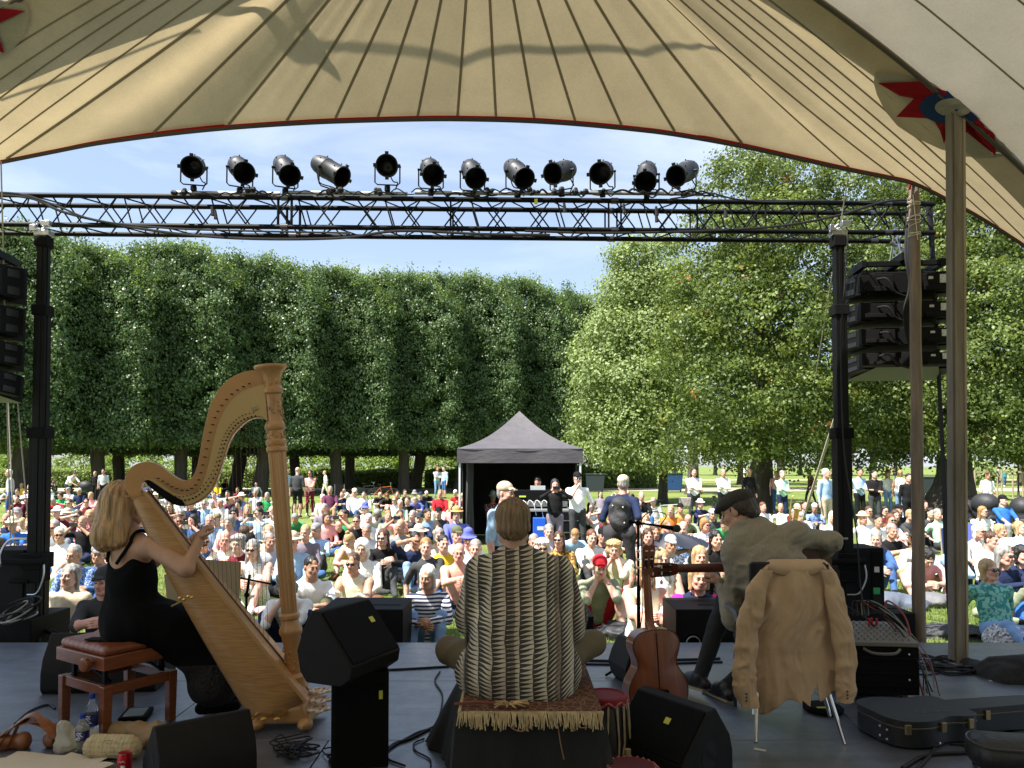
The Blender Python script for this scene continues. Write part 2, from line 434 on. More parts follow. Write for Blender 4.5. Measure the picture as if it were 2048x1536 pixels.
# ================================================================== TREES AND HEDGES
def leaf_mat(name, col, tcol, rough=.42, var=.3, transl=.38):
 m = bpy.data.materials.new(name); m.use_nodes = True
 nt = m.node_tree; N = nt.nodes.new; L = nt.links.new; b = nt.nodes['Principled BSDF']; out = nt.nodes['Material Output']
 gi = N('ShaderNodeNewGeometry')
 hs = N('ShaderNodeHueSaturation'); hs.inputs['Color'].default_value = (*col, 1)
 mr = N('ShaderNodeMapRange'); mr.inputs['To Min'].default_value = 1-var; mr.inputs['To Max'].default_value = 1+var*1.4
 L(gi.outputs['Random Per Island'], mr.inputs[0]); L(mr.outputs[0], hs.inputs['Value'])
 L(hs.outputs[0], b.inputs['Base Color']); b.inputs['Roughness'].default_value = rough; b.inputs['Specular IOR Level'].default_value = .35
 t = N('ShaderNodeBsdfTranslucent'); t.inputs[0].default_value = (*tcol, 1)
 ms = N('ShaderNodeMixShader'); ms.inputs[0].default_value = transl
 L(b.outputs[0], ms.inputs[1]); L(t.outputs[0], ms.inputs[2]); L(ms.outputs[0], out.inputs[0])
 return m
LEAF_LINDEN = leaf_mat('linden_leaf', (.10, .158, .062), (.13, .20, .045), .40)
LEAF_TOP = leaf_mat('linden_shoot', (.15, .22, .05), (.26, .36, .05), .4)
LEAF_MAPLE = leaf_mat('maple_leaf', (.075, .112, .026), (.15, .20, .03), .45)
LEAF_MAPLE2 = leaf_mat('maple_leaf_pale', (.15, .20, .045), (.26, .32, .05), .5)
LEAF_LIME = leaf_mat('pale_leaf', (.235, .305, .115), (.32, .40, .11), .5)
LEAF_HEDGE = leaf_mat('hedge_leaf', (.15, .21, .05), (.26, .34, .05), .45)
LEAF_BUSH = leaf_mat('bush_leaf', (.16, .24, .04), (.30, .40, .05), .6)
LEAF_RUST = leaf_mat('rusty_leaf', (.42, .17, .05), (.4, .2, .05), .5)
BARK = mat('dark_bark', (.075, .062, .048), .95, var=.35, vs=6, bump=.9, bs=9, stretch=(1, 1, .18))
def leaves(cen, out, size, rg, up=.35, jit=.8):
 n = len(cen)
 nr = out+np.array([0, 0, up])+rg.normal(size=(n, 3))*jit; nr /= np.linalg.norm(nr, axis=1)[:, None]+1e-9
 a = np.cross(nr, rg.normal(size=(n, 3))); a /= np.linalg.norm(a, axis=1)[:, None]+1e-9
 b = np.cross(nr, a); s = size*(.65+.7*rg.random(n))[:, None]
 V = np.stack([cen-a*s*.55, cen+b*s*.38+nr*s*.06, cen+a*s*.55, cen-b*s*.38+nr*s*.06], 1)
 return V.reshape(-1, 3), np.arange(n*4).reshape(n, 4)
def clumps(cc, co, rg, per, rad, flat=.6):
 n = len(cc); k = rg.normal(size=(n, per, 3))*rad*.5*np.array([1, 1, flat])
 w = (.7+.8*rg.random(n))[:, None, None]; k = k*w
 cen = (cc[:, None]+k).reshape(-1, 3); out = (co[:, None]*.7+k/rad).reshape(-1, 3)
 return cen, out
def mesh_leaves(name, sets, mats, parent):
 Vs, Qs, Ts, o = [], [], [], 0
 for (V, Q), t in sets:
  Vs.append(V); Qs.append(Q+o); Ts.append(np.full(len(Q), t)); o += len(V)
 return obj_np(name, np.concatenate(Vs), np.concatenate(Qs), np.concatenate(Ts), mats, parent)
def box_crown(name, w, d, z0, z1, seed, parent, ncl=1900, per=36, size=.128):
 rg = np.random.default_rng(seed)
 # rounded box shell, wavy surface; bumps where the limbs push out
 face = rg.choice(5, ncl, p=[.40, .14, .10, .10, .26]); u = rg.random(ncl)*2-1; v = rg.random(ncl)
 X = np.zeros((ncl, 3)); O = np.zeros((ncl, 3))
 for f in range(5):
  m = face == f
  if f == 0: X[m] = np.stack([u[m]*w/2, np.full(m.sum(), -d/2), lerp(z0, z1, v[m])], -1); O[m] = (0, -1, 0)
  if f == 1: X[m] = np.stack([u[m]*w/2, np.full(m.sum(), d/2), lerp(z0, z1, v[m])], -1); O[m] = (0, 1, 0)
  if f in (2, 3):
   s = -1 if f == 2 else 1
   X[m] = np.stack([np.full(m.sum(), s*w/2), u[m]*d/2, lerp(z0, z1, v[m])], -1); O[m] = (s, 0, 0)
  if f == 4: X[m] = np.stack([u[m]*w/2, (rg.random(m.sum())*2-1)*d/2, np.full(m.sum(), z1)], -1); O[m] = (0, 0, 1)
 t = np.clip((X[:, 2]-z0)/(z1-z0), 0, 1)
 # rounded shoulders and dome
 ex = np.abs(X[:, 0])/3.3; X[:, 2] -= (face == 4)*np.minimum(ex, 1.3)**2.4*(z1-z0)*.15
 sh = np.clip((t-.72)/.28, 0, 1); X[:, 0] *= 1-.09*sh**2*(face != 4); X[:, 2] -= (face == 0)*np.minimum(ex, 1.3)**2.4*(t**4)*(z1-z0)*.15; X[:, 1] *= 1-.35*sh**2*(face != 4)
 ph = seed*1.7
 wob = .34*vnoise(X, (.7, .7, .8), seed)+.26*vnoise(X, (1.7, 1.7, 2.2), seed+2)
 X += O*(wob+rg.normal(size=ncl)*.14)[:, None]
 cen, out = clumps(X, O*1.0, rg, per, .42)
 A = leaves(cen, out, size, rg, .25, .75)
 nt = int(ncl*.30); m = np.where(face == 4)[0]; pick = m[rg.integers(0, len(m), nt)]
 S = X[pick]+rg.normal(size=(nt, 3))*np.array([.3, .3, .1])
 # shoots: short upright sprays on top
 hgt = .2+.6*rg.random(nt)**2; per2 = 10
 k = rg.random((nt, per2, 1)); c2 = S[:, None]+np.concatenate([rg.normal(size=(nt, per2, 2))*.10, k*hgt[:, None, None]], -1)
 c2 = c2.reshape(-1, 3); B = leaves(c2, rg.normal(size=c2.shape), size*.9, rg, .5, .6)
 # inner foliage, so the crown is a solid mass
 ni = 5200; I = np.stack([(rg.random(ni)*2-1)*w*.45, (rg.random(ni)*2-1)*d*.38, lerp(z0+.1, z1-.9, rg.random(ni))], -1)
 D = leaves(I, rg.normal(size=I.shape), .5, rg, 0, 1)
 return mesh_leaves('crown', [(A, 0), (B, 1), (D, 0)], [LEAF_LINDEN, LEAF_TOP], parent)
def linden(seed, w=8.1, d=4.6, z0=2.65, z1=12.4, tr=.36, lean=0.0):
 t = thing('linden_tree', 'x', 'tree')
 box_crown('crown', w, d, z0, z1, seed, t)
 rr = random.Random(seed); g = MB()
 base = [(lean*-.6, 0, -.1), (lean*-.5, 0, .25), (lean*-.2, 0, 1.2), (lean*.2, 0, 2.2), (lean*.4, 0, 3.6), (lean*.4, 0, 9.5)]
 g.tube(base, [tr*1.5, tr*1.15, tr, tr*1.08, tr*.7, tr*.2], 12)
 for k in range(6):
  a = k*math.pi/3+rr.random(); L_ = rr.uniform(1.4, 2.4)
  g.tube([(lean*.3, 0, 2.3), (lean*.3+math.cos(a)*L_*.5, math.sin(a)*L_*.4, 3.4), (lean*.3+math.cos(a)*L_, math.sin(a)*L_*.7, 6.2)], [tr*.5, tr*.3, tr*.1], 7)
 g.build('trunk', BARK, t, smooth=60)
 return t
protos = [linden(3, lean=.0), linden(11, lean=.5, tr=.44), linden(19, lean=-.2, w=8.3)]
near_row = [(-118, 41.5), (42, 43.2), (196, 45.2), (362, 47.2), (528, 49.4), (672, 51.6), (808, 53.6), (928, 55.8), (1035, 58), (1130, 60.2)]
TOPS = [14.4, 14.5, 14.0, 14.8, 14.4, 14.4, 14.6, 14.9, 15.2, 14.6]
ORD = 'first second third fourth fifth sixth seventh eighth ninth tenth eleventh twelfth thirteenth fourteenth fifteenth'.split()
used = set()
def place_tree(i, px, Y, top, row, k, grp):
 o = protos[k] if k not in used else copy_tree(protos[k]); used.add(k)
 p = P(px, 900, Y); o.location = (p.x, Y, LAWN); o.rotation_euler = (0, 0, R(-7)); o.scale = (1, 1, top/12.4)
 o['label'] = f"box clipped linden tree, {ORD[i]} from the left in the {row} of the clipped avenue"; o['group'] = grp
for i, (px, Y) in enumerate(near_row): place_tree(i, px, Y, TOPS[i], 'nearer row', i % 3, 'clipped linden trees of the avenue')
far_row = [(60, 50.5), (238, 52.5), (395, 54.5), (478, 56.5), (590, 58.5), (700, 60), (838, 62), (950, 64), (1050, 66)]
for i, (px, Y) in enumerate(far_row): place_tree(i, px, Y, 12.4, 'farther row', (i+1) % 3, 'clipped linden trees of the avenue')
# clipped hedge beyond the path and the loose bushes behind it
def leafy_box(x0, x1, y0, y1, z0, z1, n, size, seed, wob=.06):
 rg = np.random.default_rng(seed); f = rg.choice(3, n, p=[.5, .42, .08]); X = np.zeros((n, 3)); O = np.zeros((n, 3))
 u, v = rg.random(n), rg.random(n)
 m = f == 0; X[m] = np.stack([lerp(x0, x1, u[m]), np.full(m.sum(), y0), lerp(z0, z1, v[m])], -1); O[m] = (0, -1, .2)
 m = f == 1; X[m] = np.stack([lerp(x0, x1, u[m]), lerp(y0, y1, v[m]), np.full(m.sum(), z1)], -1); O[m] = (0, -.2, 1)
 m = f == 2; X[m] = np.stack([np.where(u[m] < .5, x0, x1), lerp(y0, y1, v[m]), lerp(z0, z1, rg.random(m.sum()))], -1); O[m] = (1, 0, 0)
 X += rg.normal(size=X.shape)*wob; X[:, 2] += .07*np.sin(X[:, 0]*1.1)+.05*np.sin(X[:, 0]*2.7)
 return leaves(X, O, size, rg, .2, .7)
for i, (x0, x1) in enumerate([(-62, -34), (-33.2, -8), (-7.2, 12)]):
 t = thing('clipped_hedge', ['low clipped beech hedge beyond the path at the far left', 'low clipped beech hedge running behind the linden trunks left of the black gazebo', 'low clipped beech hedge behind the black gazebo'][i], 'hedge', (0, 0, LAWN), group='low clipped hedges beyond the path')
 mesh_leaves('foliage', [(leafy_box(x0, x1, 64, 66, 0, 1.45, int((x1-x0)*700), .16, 40+i), 0)], [LEAF_HEDGE], t)
 g = MB(); g.box(((x0+x1)/2, 65, .65), (x1-x0-.5, 1.6, 1.3)); g.build('core', mat('hedge_inside', (.03, .04, .012), .95), t, smooth=0)
rgb = np.random.default_rng(5)
def lobe_leaves(lobes, n, per, rad, size, rg, shell=.25, flat=.6, upbias=.25):
 L_ = np.array(lobes); w = (L_[:, 3]*L_[:, 4]); w = w/w.sum(); pick = rg.choice(len(L_), n, p=w)
 d = rg.normal(size=(n, 3)); d[:, 2] += upbias; d /= np.linalg.norm(d, axis=1)[:, None]
 rr = (1-shell*rg.random(n)**1.3)[:, None]
 X = L_[pick, :3]+d*rr*np.stack([L_[pick, 3], L_[pick, 3], L_[pick, 4]], -1)
 # drop those buried inside another lobe
 keep = np.ones(n, bool)
 for l in L_:
  q = np.linalg.norm((X-l[:3])/np.array([l[3], l[3], l[4]]), axis=1); keep &= q > .62
 X = X[keep]; d = d[keep]
 c, o = clumps(X, d, rg, per, rad, flat)
 return leaves(c, o, size, rg, .3, .7)
BUSHLAB = ['pale green loose bush', 'yellow green flowering bush', 'light green rounded bush', 'tall pale green bush', 'golden green bush', 'mid green bush', 'airy light green bush', 'broad yellow green bush']
xs = [-58, -51, -45, -39.5, -34, -28.5, -23, -17.5, -12, -6.5, -1, 4.5, 10]
for i, x in enumerate(xs):
 t = thing('bush', f"{BUSHLAB[i % 8]} behind the clipped hedge, {ORD[i]} bush from the left", 'bush', (x, 70+rgb.random()*1.5, LAWN), group='loose bushes behind the clipped hedge')
 rg = np.random.default_rng(60+i); h = 2.7+rg.random()*.9
 lobes = [(rg.normal()*1.4, rg.normal()*.6, h*.45+rg.normal()*.3, 1.5, h*.42) for _ in range(6)]+[(0, 0, h*.5, 2.3, h*.45)]
 mesh_leaves('foliage', [(lobe_leaves(lobes, 420, 12, .4, .22, rg), 0)], [LEAF_BUSH if i % 3 else LEAF_HEDGE], t)
 g = MB()
 for k in range(5): g.tube([(rg.normal()*.2, rg.normal()*.1, -.05), (rg.normal()*.6, rg.normal()*.3, h*.5)], [.05, .015], 5)
 g.build('stem', BARK, t)
# free growing trees on the right
def free_tree(name, label, X, Y, trunk, lobes, leafsets, seed, limbs=10, grp=None):
 t = thing(name, label, 'tree', (X, Y, LAWN), group=grp); rg = np.random.default_rng(seed)
 sets = []
 for (n, per, rad, size, mi, sh) in leafsets: sets.append((lobe_leaves(lobes, n, per, rad, size, rg, sh), mi))
 mats_ = [LEAF_MAPLE, LEAF_MAPLE2, LEAF_LIME, LEAF_RUST, LEAF_LINDEN]
 mesh_leaves('crown', sets, mats_, t)
 g = MB(); pts, rs = trunk; g.tube(bez(pts, 4), list(np.interp(np.linspace(0, 1, (len(pts)-1)*4+1), np.linspace(0, 1, len(rs)), rs)), 14)
 top = Vector(pts[-1]); mid = Vector(pts[-2])
 order = sorted(range(len(lobes)), key=lambda i: -lobes[i][3])[:limbs]
 for i in order:
  e = Vector(lobes[i][:3]); s = mid.lerp(top, rg.random()); m1 = s.lerp(e, .5)+Vector((0, 0, .25*(e-s).length*.4)); rr = rs[-1]*.7
  g.tube(bez([s, m1, e], 4), list(np.linspace(rr, rr*.18, 9)), 7)
  for k in range(3):
   a = m1.lerp(e, rg.random()); b = a+Vector(rg.normal(size=3))*lobes[i][3]*.55
   g.tube([a, (a+b)/2+Vector((0, 0, .2)), b], [rr*.3, rr*.2, rr*.06], 5)
 g.build('trunk', BARK, t, smooth=60)
 return t
def lob(seed, boxes, X, Y):     # boxes in picture terms at the tree's own distance: (px, py, half width px, half height px, depth offset)
 out = []; rg = np.random.default_rng(seed)
 for (px, py, hw, hh, dy) in boxes:
  p = P(px, py, Y+dy); s = (Y+dy)/F
  out.append((p.x-X, dy, p.z-LAWN, hw*s, hh*s))
 return out
# the big dark maple above the right mast
YB = 31.0; XB = P(1520, 900, YB).x
bx = [(1490, 380, 95, 70, 0), (1580, 355, 100, 60, 1), (1690, 400, 120, 70, 0), (1790, 450, 110, 80, 1), (1430, 470, 70, 60, -1), (1540, 470, 120, 80, -2), (1660, 520, 130, 80, -2.2), (1780, 580, 120, 90, -1.6),
      (1430, 580, 100, 80, -1.5), (1530, 640, 130, 90, -3), (1660, 690, 120, 90, -3), (1790, 720, 110, 90, -1), (1400, 700, 95, 85, -2.4), (1470, 790, 120, 80, -3.2), (1590, 810, 120, 80, -3.4), (1700, 830, 100, 75, -2),
      (1400, 850, 85, 60, -2.6), (1500, 890, 85, 50, -3), (1620, 895, 85, 45, -2.5), (1730, 900, 80, 45, -1.5), (1370, 905, 60, 35, -2), (1480, 330, 50, 30, 0), (1600, 620, 190, 250, 2.5), (1480, 560, 90, 60, 3), (1560, 920, 60, 25, -3)]
T1 = [(XB*0-.2, 0, -.2), (0, 0, .5), (.05, 0, 2.2), (.1, .2, 5.5), (.3, .4, 9.8)], [.85, .55, .42, .34, .14]
free_tree('maple_tree', 'largest dark green maple tree, rising behind the truss and the right mast', XB, YB, T1, lob(1, bx, XB, YB),
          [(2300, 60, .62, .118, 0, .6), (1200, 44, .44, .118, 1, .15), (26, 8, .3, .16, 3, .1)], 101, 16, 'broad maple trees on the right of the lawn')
# lighter tree left of it
YL = 38.0; XL = P(1325, 900, YL).x
bl = [(1262, 520, 42, 42, 0), (1310, 510, 50, 40, 1), (1250, 590, 60, 50, 0), (1330, 585, 70, 55, 0), (1225, 670, 60, 50, -1), (1310, 680, 80, 60, -1), (1200, 750, 55, 50, -1.5), (1290, 770, 85, 60, -2),
      (1190, 830, 50, 50, -1), (1265, 850, 80, 60, -2), (1350, 840, 70, 60, -1), (1215, 905, 55, 35, -1.5), (1300, 915, 70, 32, -2), (1390, 650, 70, 90, 1), (1290, 700, 90, 160, 2), (1165, 700, 28, 25, -1), (1158, 880, 20, 20, -1)]
T2 = [(0, 0, -.2), (0, 0, .5), (.05, 0, 2.3), (.0, 0, 6), (-.3, 0, 10)], [.34, .24, .20, .16, .07]
free_tree('locust_tree', 'pale feathery light green tree left of the big maple and right of the black gazebo', XL, YL, T2, lob(2, bl, XL, YL), [(3400, 42, .66, .135, 2, .9), (800, 30, .5, .135, 1, .7)], 103, 12)
# right hand maple with the thick flared trunk
YR = 28.5; XR = P(1908, 900, YR).x
br = [(1880, 430, 80, 70, 1), (1960, 480, 100, 80, 0), (2060, 520, 110, 80, 0), (1900, 560, 90, 80, -1), (2000, 600, 110, 80, -2), (2110, 640, 110, 90, -1), (1880, 680, 80, 80, -1), (1980, 720, 110, 80, -2.5), (2090, 760, 110, 80, -2),
      (1840, 790, 75, 70, -1), (1940, 830, 100, 70, -2.5), (2050, 860, 100, 60, -2.5), (1990, 900, 90, 35, -2.5), (2110, 900, 90, 40, -2), (1840, 880, 70, 50, 0), (2180, 700, 130, 180, 0), (1990, 660, 160, 200, 2.5), (1930, 380, 70, 40, 1), (2060, 400, 90, 50, 1)]
T3 = [(-.25, 0, -.3), (-.12, 0, .5), (0, 0, 1.6), (.05, .1, 4.5), (.4, .2, 9)], [1.45, .95, .60, .50, .22]
free_tree('maple_tree', 'broad maple tree with thick flared trunk behind the round wooden pole at the right edge', XR, YR, T3, lob(3, br, XR, YR),
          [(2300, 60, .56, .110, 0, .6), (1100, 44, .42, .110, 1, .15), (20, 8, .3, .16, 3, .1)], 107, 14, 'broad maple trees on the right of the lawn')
# small bright sapling crown by the far path and slim trees
def small_tree(name, label, px, Y, top_px, wpx, base_w, seed, lm=0, grp=None, crown0=905):
 X = P(px, 900, Y).x; s = Y/F; rg = np.random.default_rng(seed)
 zt = P(px, top_px, Y).z-LAWN; zb = P(px, crown0, Y).z-LAWN; r = wpx*s
 lobes = [(rg.normal()*r*.35, rg.normal()*r*.3, lerp(zb+(zt-zb)*.2, zt-(zt-zb)*.2, rg.random()), r*.55, (zt-zb)*.22) for _ in range(9)]+[(0, 0, (zb+zt)/2, r*.8, (zt-zb)*.42)]
 return free_tree(name, label, X, Y, ([(0, 0, -.1), (0, 0, .6), (.03, 0, zb*.8), (0, 0, (zb+zt)/2)], [base_w*1.5, base_w, base_w*.85, base_w*.4]), lobes, [(int(220+(zt-zb)*r*5), 16, .16*r+.25, .24+Y*.0016, lm, .4)], seed, 6, grp)
far = [(1275, 66, 560, 90, .32, 0), (1385, 50, 600, 80, .42, 4), (1180, 72, 620, 90, .3, 4), (1480, 74, 650, 110, .3, 0), (1560, 60, 640, 95, .34, 4), (1650, 80, 700, 120, .3, 0), (1745, 70, 690, 100, .35, 4), (1830, 88, 720, 130, .3, 0), (1960, 84, 700, 120, .35, 4), (2040, 70, 690, 110, .3, 0), (1120, 78, 640, 90, .3, 0), (2120, 90, 700, 120, .3, 4)]
for i, (px, Y, tp, w, bw, lm) in enumerate(far):
 small_tree('park_tree', f"dark green park tree in the distance behind the maples, {ORD[i]} counted outwards", px, Y, tp, w, bw, 200+i, lm, 'distant park trees on the right', 925)
for i in range(12):
 px = [1130, 1220, 1310, 1430, 1510, 1600, 1700, 1790, 1880, 1990, 2090, 2180][i]
 small_tree('park_tree', f"far off park tree along the end of the park, {ORD[i]} from the left", px, 135+rgb.random()*12, 780, 70, .35, 230+i, (0, 4)[i % 2], 'far off trees closing the park', 915)
small_tree('young_tree', 'young staked tree with bright yellow green leaves at the right edge', 2035, 46, 870, 48, .05, 300, 1, None, 925)
small_tree('young_tree', 'small thin staked sapling beside the square wooden pole', 1960, 44, 925, 18, .03, 301, 2, None, 965)
# ================================================================== THE BIG TENT
def canvas_mat(name, col, tcol, tr=.55):
 m = bpy.data.materials.new(name); m.use_nodes = True
 nt = m.node_tree; N = nt.nodes.new; L = nt.links.new; b = nt.nodes['Principled BSDF']; out = nt.nodes['Material Output']
 tc = N('ShaderNodeTexCoord')
 n1 = N('ShaderNodeTexNoise'); n1.inputs['Scale'].default_value = 2.2; n1.inputs['Detail'].default_value = 8; n1.inputs['Roughness'].default_value = .65
 n2 = N('ShaderNodeTexNoise'); n2.inputs['Scale'].default_value = 60; n2.inputs['Detail'].default_value = 3
 L(tc.outputs['Object'], n1.inputs['Vector']); L(tc.outputs['Object'], n2.inputs['Vector'])
 def two(c):
  r = N('ShaderNodeValToRGB'); r.color_ramp.elements[0].position = .3; r.color_ramp.elements[1].position = .7
  r.color_ramp.elements[0].color = (*[k*.80 for k in c], 1); r.color_ramp.elements[1].color = (*[k*1.06 for k in c], 1)
  a = N('ShaderNodeMath'); a.operation = 'MULTIPLY_ADD'; a.inputs[1].default_value = .35
  L(n2.outputs['Fac'], a.inputs[0]); a2 = N('ShaderNodeMath'); a2.operation = 'MULTIPLY'; a2.inputs[1].default_value = .65
  L(n1.outputs['Fac'], a2.inputs[0]); L(a2.outputs[0], a.inputs[2]); L(a.outputs[0], r.inputs[0]); return r
 L(two(col).outputs[0], b.inputs['Base Color']); b.inputs['Roughness'].default_value = .9; b.inputs['Specular IOR Level'].default_value = .15
 t = N('ShaderNodeBsdfTranslucent'); L(two(tcol).outputs[0], t.inputs[0])
 ms = N('ShaderNodeMixShader'); ms.inputs[0].default_value = tr
 L(b.outputs[0], ms.inputs[1]); L(t.outputs[0], ms.inputs[2]); L(ms.outputs[0], out.inputs[0])
 return m
CANVAS = canvas_mat('tent_canvas', (.50, .44, .32), (.385, .305, .175), .44)
SEAM = canvas_mat('tent_seam', (.30, .26, .19), (.22, .175, .105), .36)
CANVAS2 = canvas_mat('tent_canvas_pale', (.52, .48, .40), (.30, .265, .20), .42)
RED = canvas_mat('tent_red', (.42, .018, .03), (.34, .008, .015), .4)
BLUE = canvas_mat('tent_blue', (.03, .07, .20), (.02, .05, .13), .4)
# peak, lower edge and the bend of the cloth between them
PEAK = P(960, -380, 5.0)
edge_px = [(-500, 400), (-300, 372), (-150, 350), (0, 321), (100, 301), (200, 282), (400, 257), (600, 242), (760, 236), (914, 234), (1100, 240), (1300, 258), (1400, 273), (1500, 292), (1600, 314), (1700, 336), (1780, 352), (1830, 364), (1900, 398), (1970, 437), (2048, 487), (2200, 590), (2400, 735)]
edge_Y = lambda x: float(np.interp(x, [-500, 0, 450, 914, 1400, 1830, 2100, 2400], [6.6, 6.9, 6.35, 6.15, 6.4, 6.95, 7.1, 6.6]))
ctl = {-500: (-150, -40), -300: (-10, 60), -150: (100, 90), 0: (325, 108), 100: (430, 80), 300: (632, -60), 600: (780, -69), 914: (937, -73), 1100: (1030, -70), 1300: (1130, -61), 1500: (1250, -20), 1620: (1340, 30), 1760: (1440, 112), 1900: (1530, 90), 2048: (1612, 62), 2200: (1712, 40), 2400: (1838, -22)}
ex = np.array([p[0] for p in edge_px], float); ey = np.array([p[1] for p in edge_px], float)
ck = sorted(ctl); cx_ = [ctl[k][0] for k in ck]; cy_ = [ctl[k][1] for k in ck]
def catm(xs, ys, x):
 i = int(np.clip(np.searchsorted(xs, x)-1, 0, len(xs)-2));
 h = xs[i+1]-xs[i]; t = (x-xs[i])/h
 def sl(j):
  a = max(j-1, 0); b = min(j+1, len(xs)-1); return (ys[b]-ys[a])/(xs[b]-xs[a])
 m0, m1 = sl(i)*h, sl(i+1)*h
 return (2*t**3-3*t*t+1)*ys[i]+(t**3-2*t*t+t)*m0+(-2*t**3+3*t*t)*ys[i+1]+(t**3-t*t)*m1
def canvas_pt(x, v, lift=0.0):
 E = P(x, catm(ex, ey, x), edge_Y(x)); cxp = catm(ck, cx_, x); cyp = catm(ck, cy_, x)
 Yc = lerp(edge_Y(x), 5.0, .5)-.05-.25*abs(x-960)/1400
 Cc = P(cxp, cyp, Yc)
 # creases pulled up from the edge
 cr = .022*math.sin(x*.11+3*math.sin(x*.013))*math.exp(-((x-560)/210)**2)+.018*math.sin(x*.075)*math.exp(-((x-1650)/190)**2)+.007*math.sin(x*.031)
 p = E*(1-v)**2+Cc*2*v*(1-v)+PEAK*v*v
 w = 4*v*(1-v); p = p+Vector((0, -.6, 1)).normalized()*(cr*w*(1-v)+lift)
 return p
tent = thing('big_tent', 'cream canvas stage tent with red edge and dark radiating seams over the stage', 'tent')
NU, NV = 260, 46; us = np.linspace(-500, 2400, NU+1); vs_ = np.linspace(0, 1, NV+1)
g = MB(); g.grid([[canvas_pt(u, v) for v in vs_] for u in us], mi=0)
seams = [-330, -250, -180, -120, -60, 10, 305, 455, 572, 670, 755, 835, 915, 992, 1069, 1151, 1244, 1351, 1486, 1700, 1790, 1865, 1930, 2000, 2080, 2180]
def strip(fn, n, w, mi, off=-.006):
 pts = [fn(k/n) for k in range(n+1)]; A = []; B = []
 for k, p in enumerate(pts):
  t = (pts[min(k+1, n)]-pts[max(k-1, 0)]).normalized(); view = (p-Vector((0, 0, EYE))).normalized()
  s = t.cross(view).normalized()*w/2; q = p+view*off; A.append(q-s); B.append(q+s)
 g.grid([A, B], mi=mi)
for i, sx in enumerate(seams):
 ww = .022 if 0 < sx < 1690 else .013
 strip(lambda v, sx=sx: canvas_pt(sx, .004+v*.99), 34, ww, 1)
g.build('canvas', [CANVAS, SEAM], tent, smooth=180)
# red and dark binding along the mouth
g = MB()
E = [canvas_pt(u, 0) for u in us]; dn = Vector((0, .25, -1)).normalized()
for (a, b, mi, off) in ((-.028, .006, 0, -.004), (.006, .022, 1, -.004), (-.040, -.028, 1, -.003)):
 g.grid([[p+dn*a+Vector((0, off, 0)) for p in E], [p+dn*b+Vector((0, off, 0)) for p in E]], mi=mi)
g.tube([p+dn*.024 for p in E[::2]], .011, 6, mi=1)
g.build('edge_binding', [RED, mat('binding_dark', (.05, .045, .04), .8)], tent, smooth=180)
# rear slopes of the roof, from the ridges back over the stage
g = MB(); rows = []
def ridge_r(v): return canvas_pt(2400, v)
def ridge_l(v): return canvas_pt(-500, v)
ridge = [ridge_l(v) for v in np.linspace(0, 1, 24)]+[ridge_r(v) for v in np.linspace(1, 0, 24)][1:]
def rear(i, t):
 p = ridge[i]; s = i/(len(ridge)-1); q = Vector((lerp(-6.5, 7.5, s), -3.2, 3.6+1.6*math.sin(s*math.pi)))
 r = p.lerp(q, t); r.z += .10*math.sin(t*math.pi)+.02*math.sin(i*1.9)*math.sin(t*math.pi); return r
g.grid([[rear(i, t)+Vector((0, -.0, .012)) for t in np.linspace(-.03, 1, 21)] for i in range(len(ridge))])
for tt in (.05, .10, .16, .23, .31, .4, .5):
 pts = [rear(i, tt)+Vector((0, 0, .004)) for i in range(len(ridge))]
 strip(lambda v: pts[min(int(round(v*(len(pts)-1))), len(pts)-1)], len(pts)-1, .012, 1)
g.build('rear_canvas', [CANVAS2, SEAM], tent, smooth=180)
g = MB(); rr_ = [ridge_r(v)+Vector((0, .01, -.03)) for v in np.linspace(0, 1, 40)]; g.tube(rr_, .016, 6)
rr_ = [ridge_l(v)+Vector((0, .01, -.03)) for v in np.linspace(0, 1, 40)]; g.tube(rr_, .016, 6)
g.build('ridge_rope', mat('ridge_webbing', (.07, .06, .045), .8), tent)
# sewn star patches: found on the cloth by looking at its grid
GP = [(canvas_pt(u, v)) for u in np.linspace(-500, 2399, 180) for v in np.linspace(0, 1, 60)]
def to_px(p):
 x, y, z = p.x, p.y, p.z-EYE; d = y*math.cos(PITCH)+z*math.sin(PITCH); u = -y*math.sin(PITCH)+z*math.cos(PITCH)
 return PX0+x/d*F, PY0-u/d*F
GA = np.array([(*to_px(p), p.y) for p in GP])
def on_canvas(px, py, off):
 d = (GA[:, 0]-px)**2+(GA[:, 1]-py)**2; k = np.argpartition(d, 6)[:6]; w = 1/(d[k]+4); Y = (GA[k, 2]*w).sum()/w.sum()
 p = P(px, py, Y); return p+(Vector((0, 0, EYE))-p).normalized()*off
def fan(g, c, ring, mi, off, n=6):
 rows = [[on_canvas(lerp(c[0], x, t), lerp(c[1], y, t), off) for (x, y) in ring+[ring[0]]] for t in np.linspace(0, 1, n)]
 g.grid(rows, mi=mi)
def dens(poly, k=6):
 out = []
 for i in range(len(poly)):
  a = poly[i]; b = poly[(i+1) % len(poly)]
  for q in range(k): out.append((lerp(a[0], b[0], q/k), lerp(a[1], b[1], q/k)))
 return out
def star_patch(c, outline, star, ringc, rr, name):
 g = MB(); fan(g, c, outline, 0, .030, 12); fan(g, c, dens(star), 1, .048, 12)
 ring = [(ringc[0]+rr[0]*math.cos(a), ringc[1]+rr[1]*math.sin(a)) for a in np.linspace(0, 2*math.pi, 30)[:-1]]
 fan(g, ringc, ring, 2, .062, 4)
 ring = [(ringc[0]+rr[0]*.55*math.cos(a), ringc[1]+rr[1]*.55*math.sin(a)) for a in np.linspace(0, 2*math.pi, 30)[:-1]]
 fan(g, ringc, ring, 0, .070, 4)
 return g.build(name, [CANVAS2, RED, BLUE], tent, smooth=180)
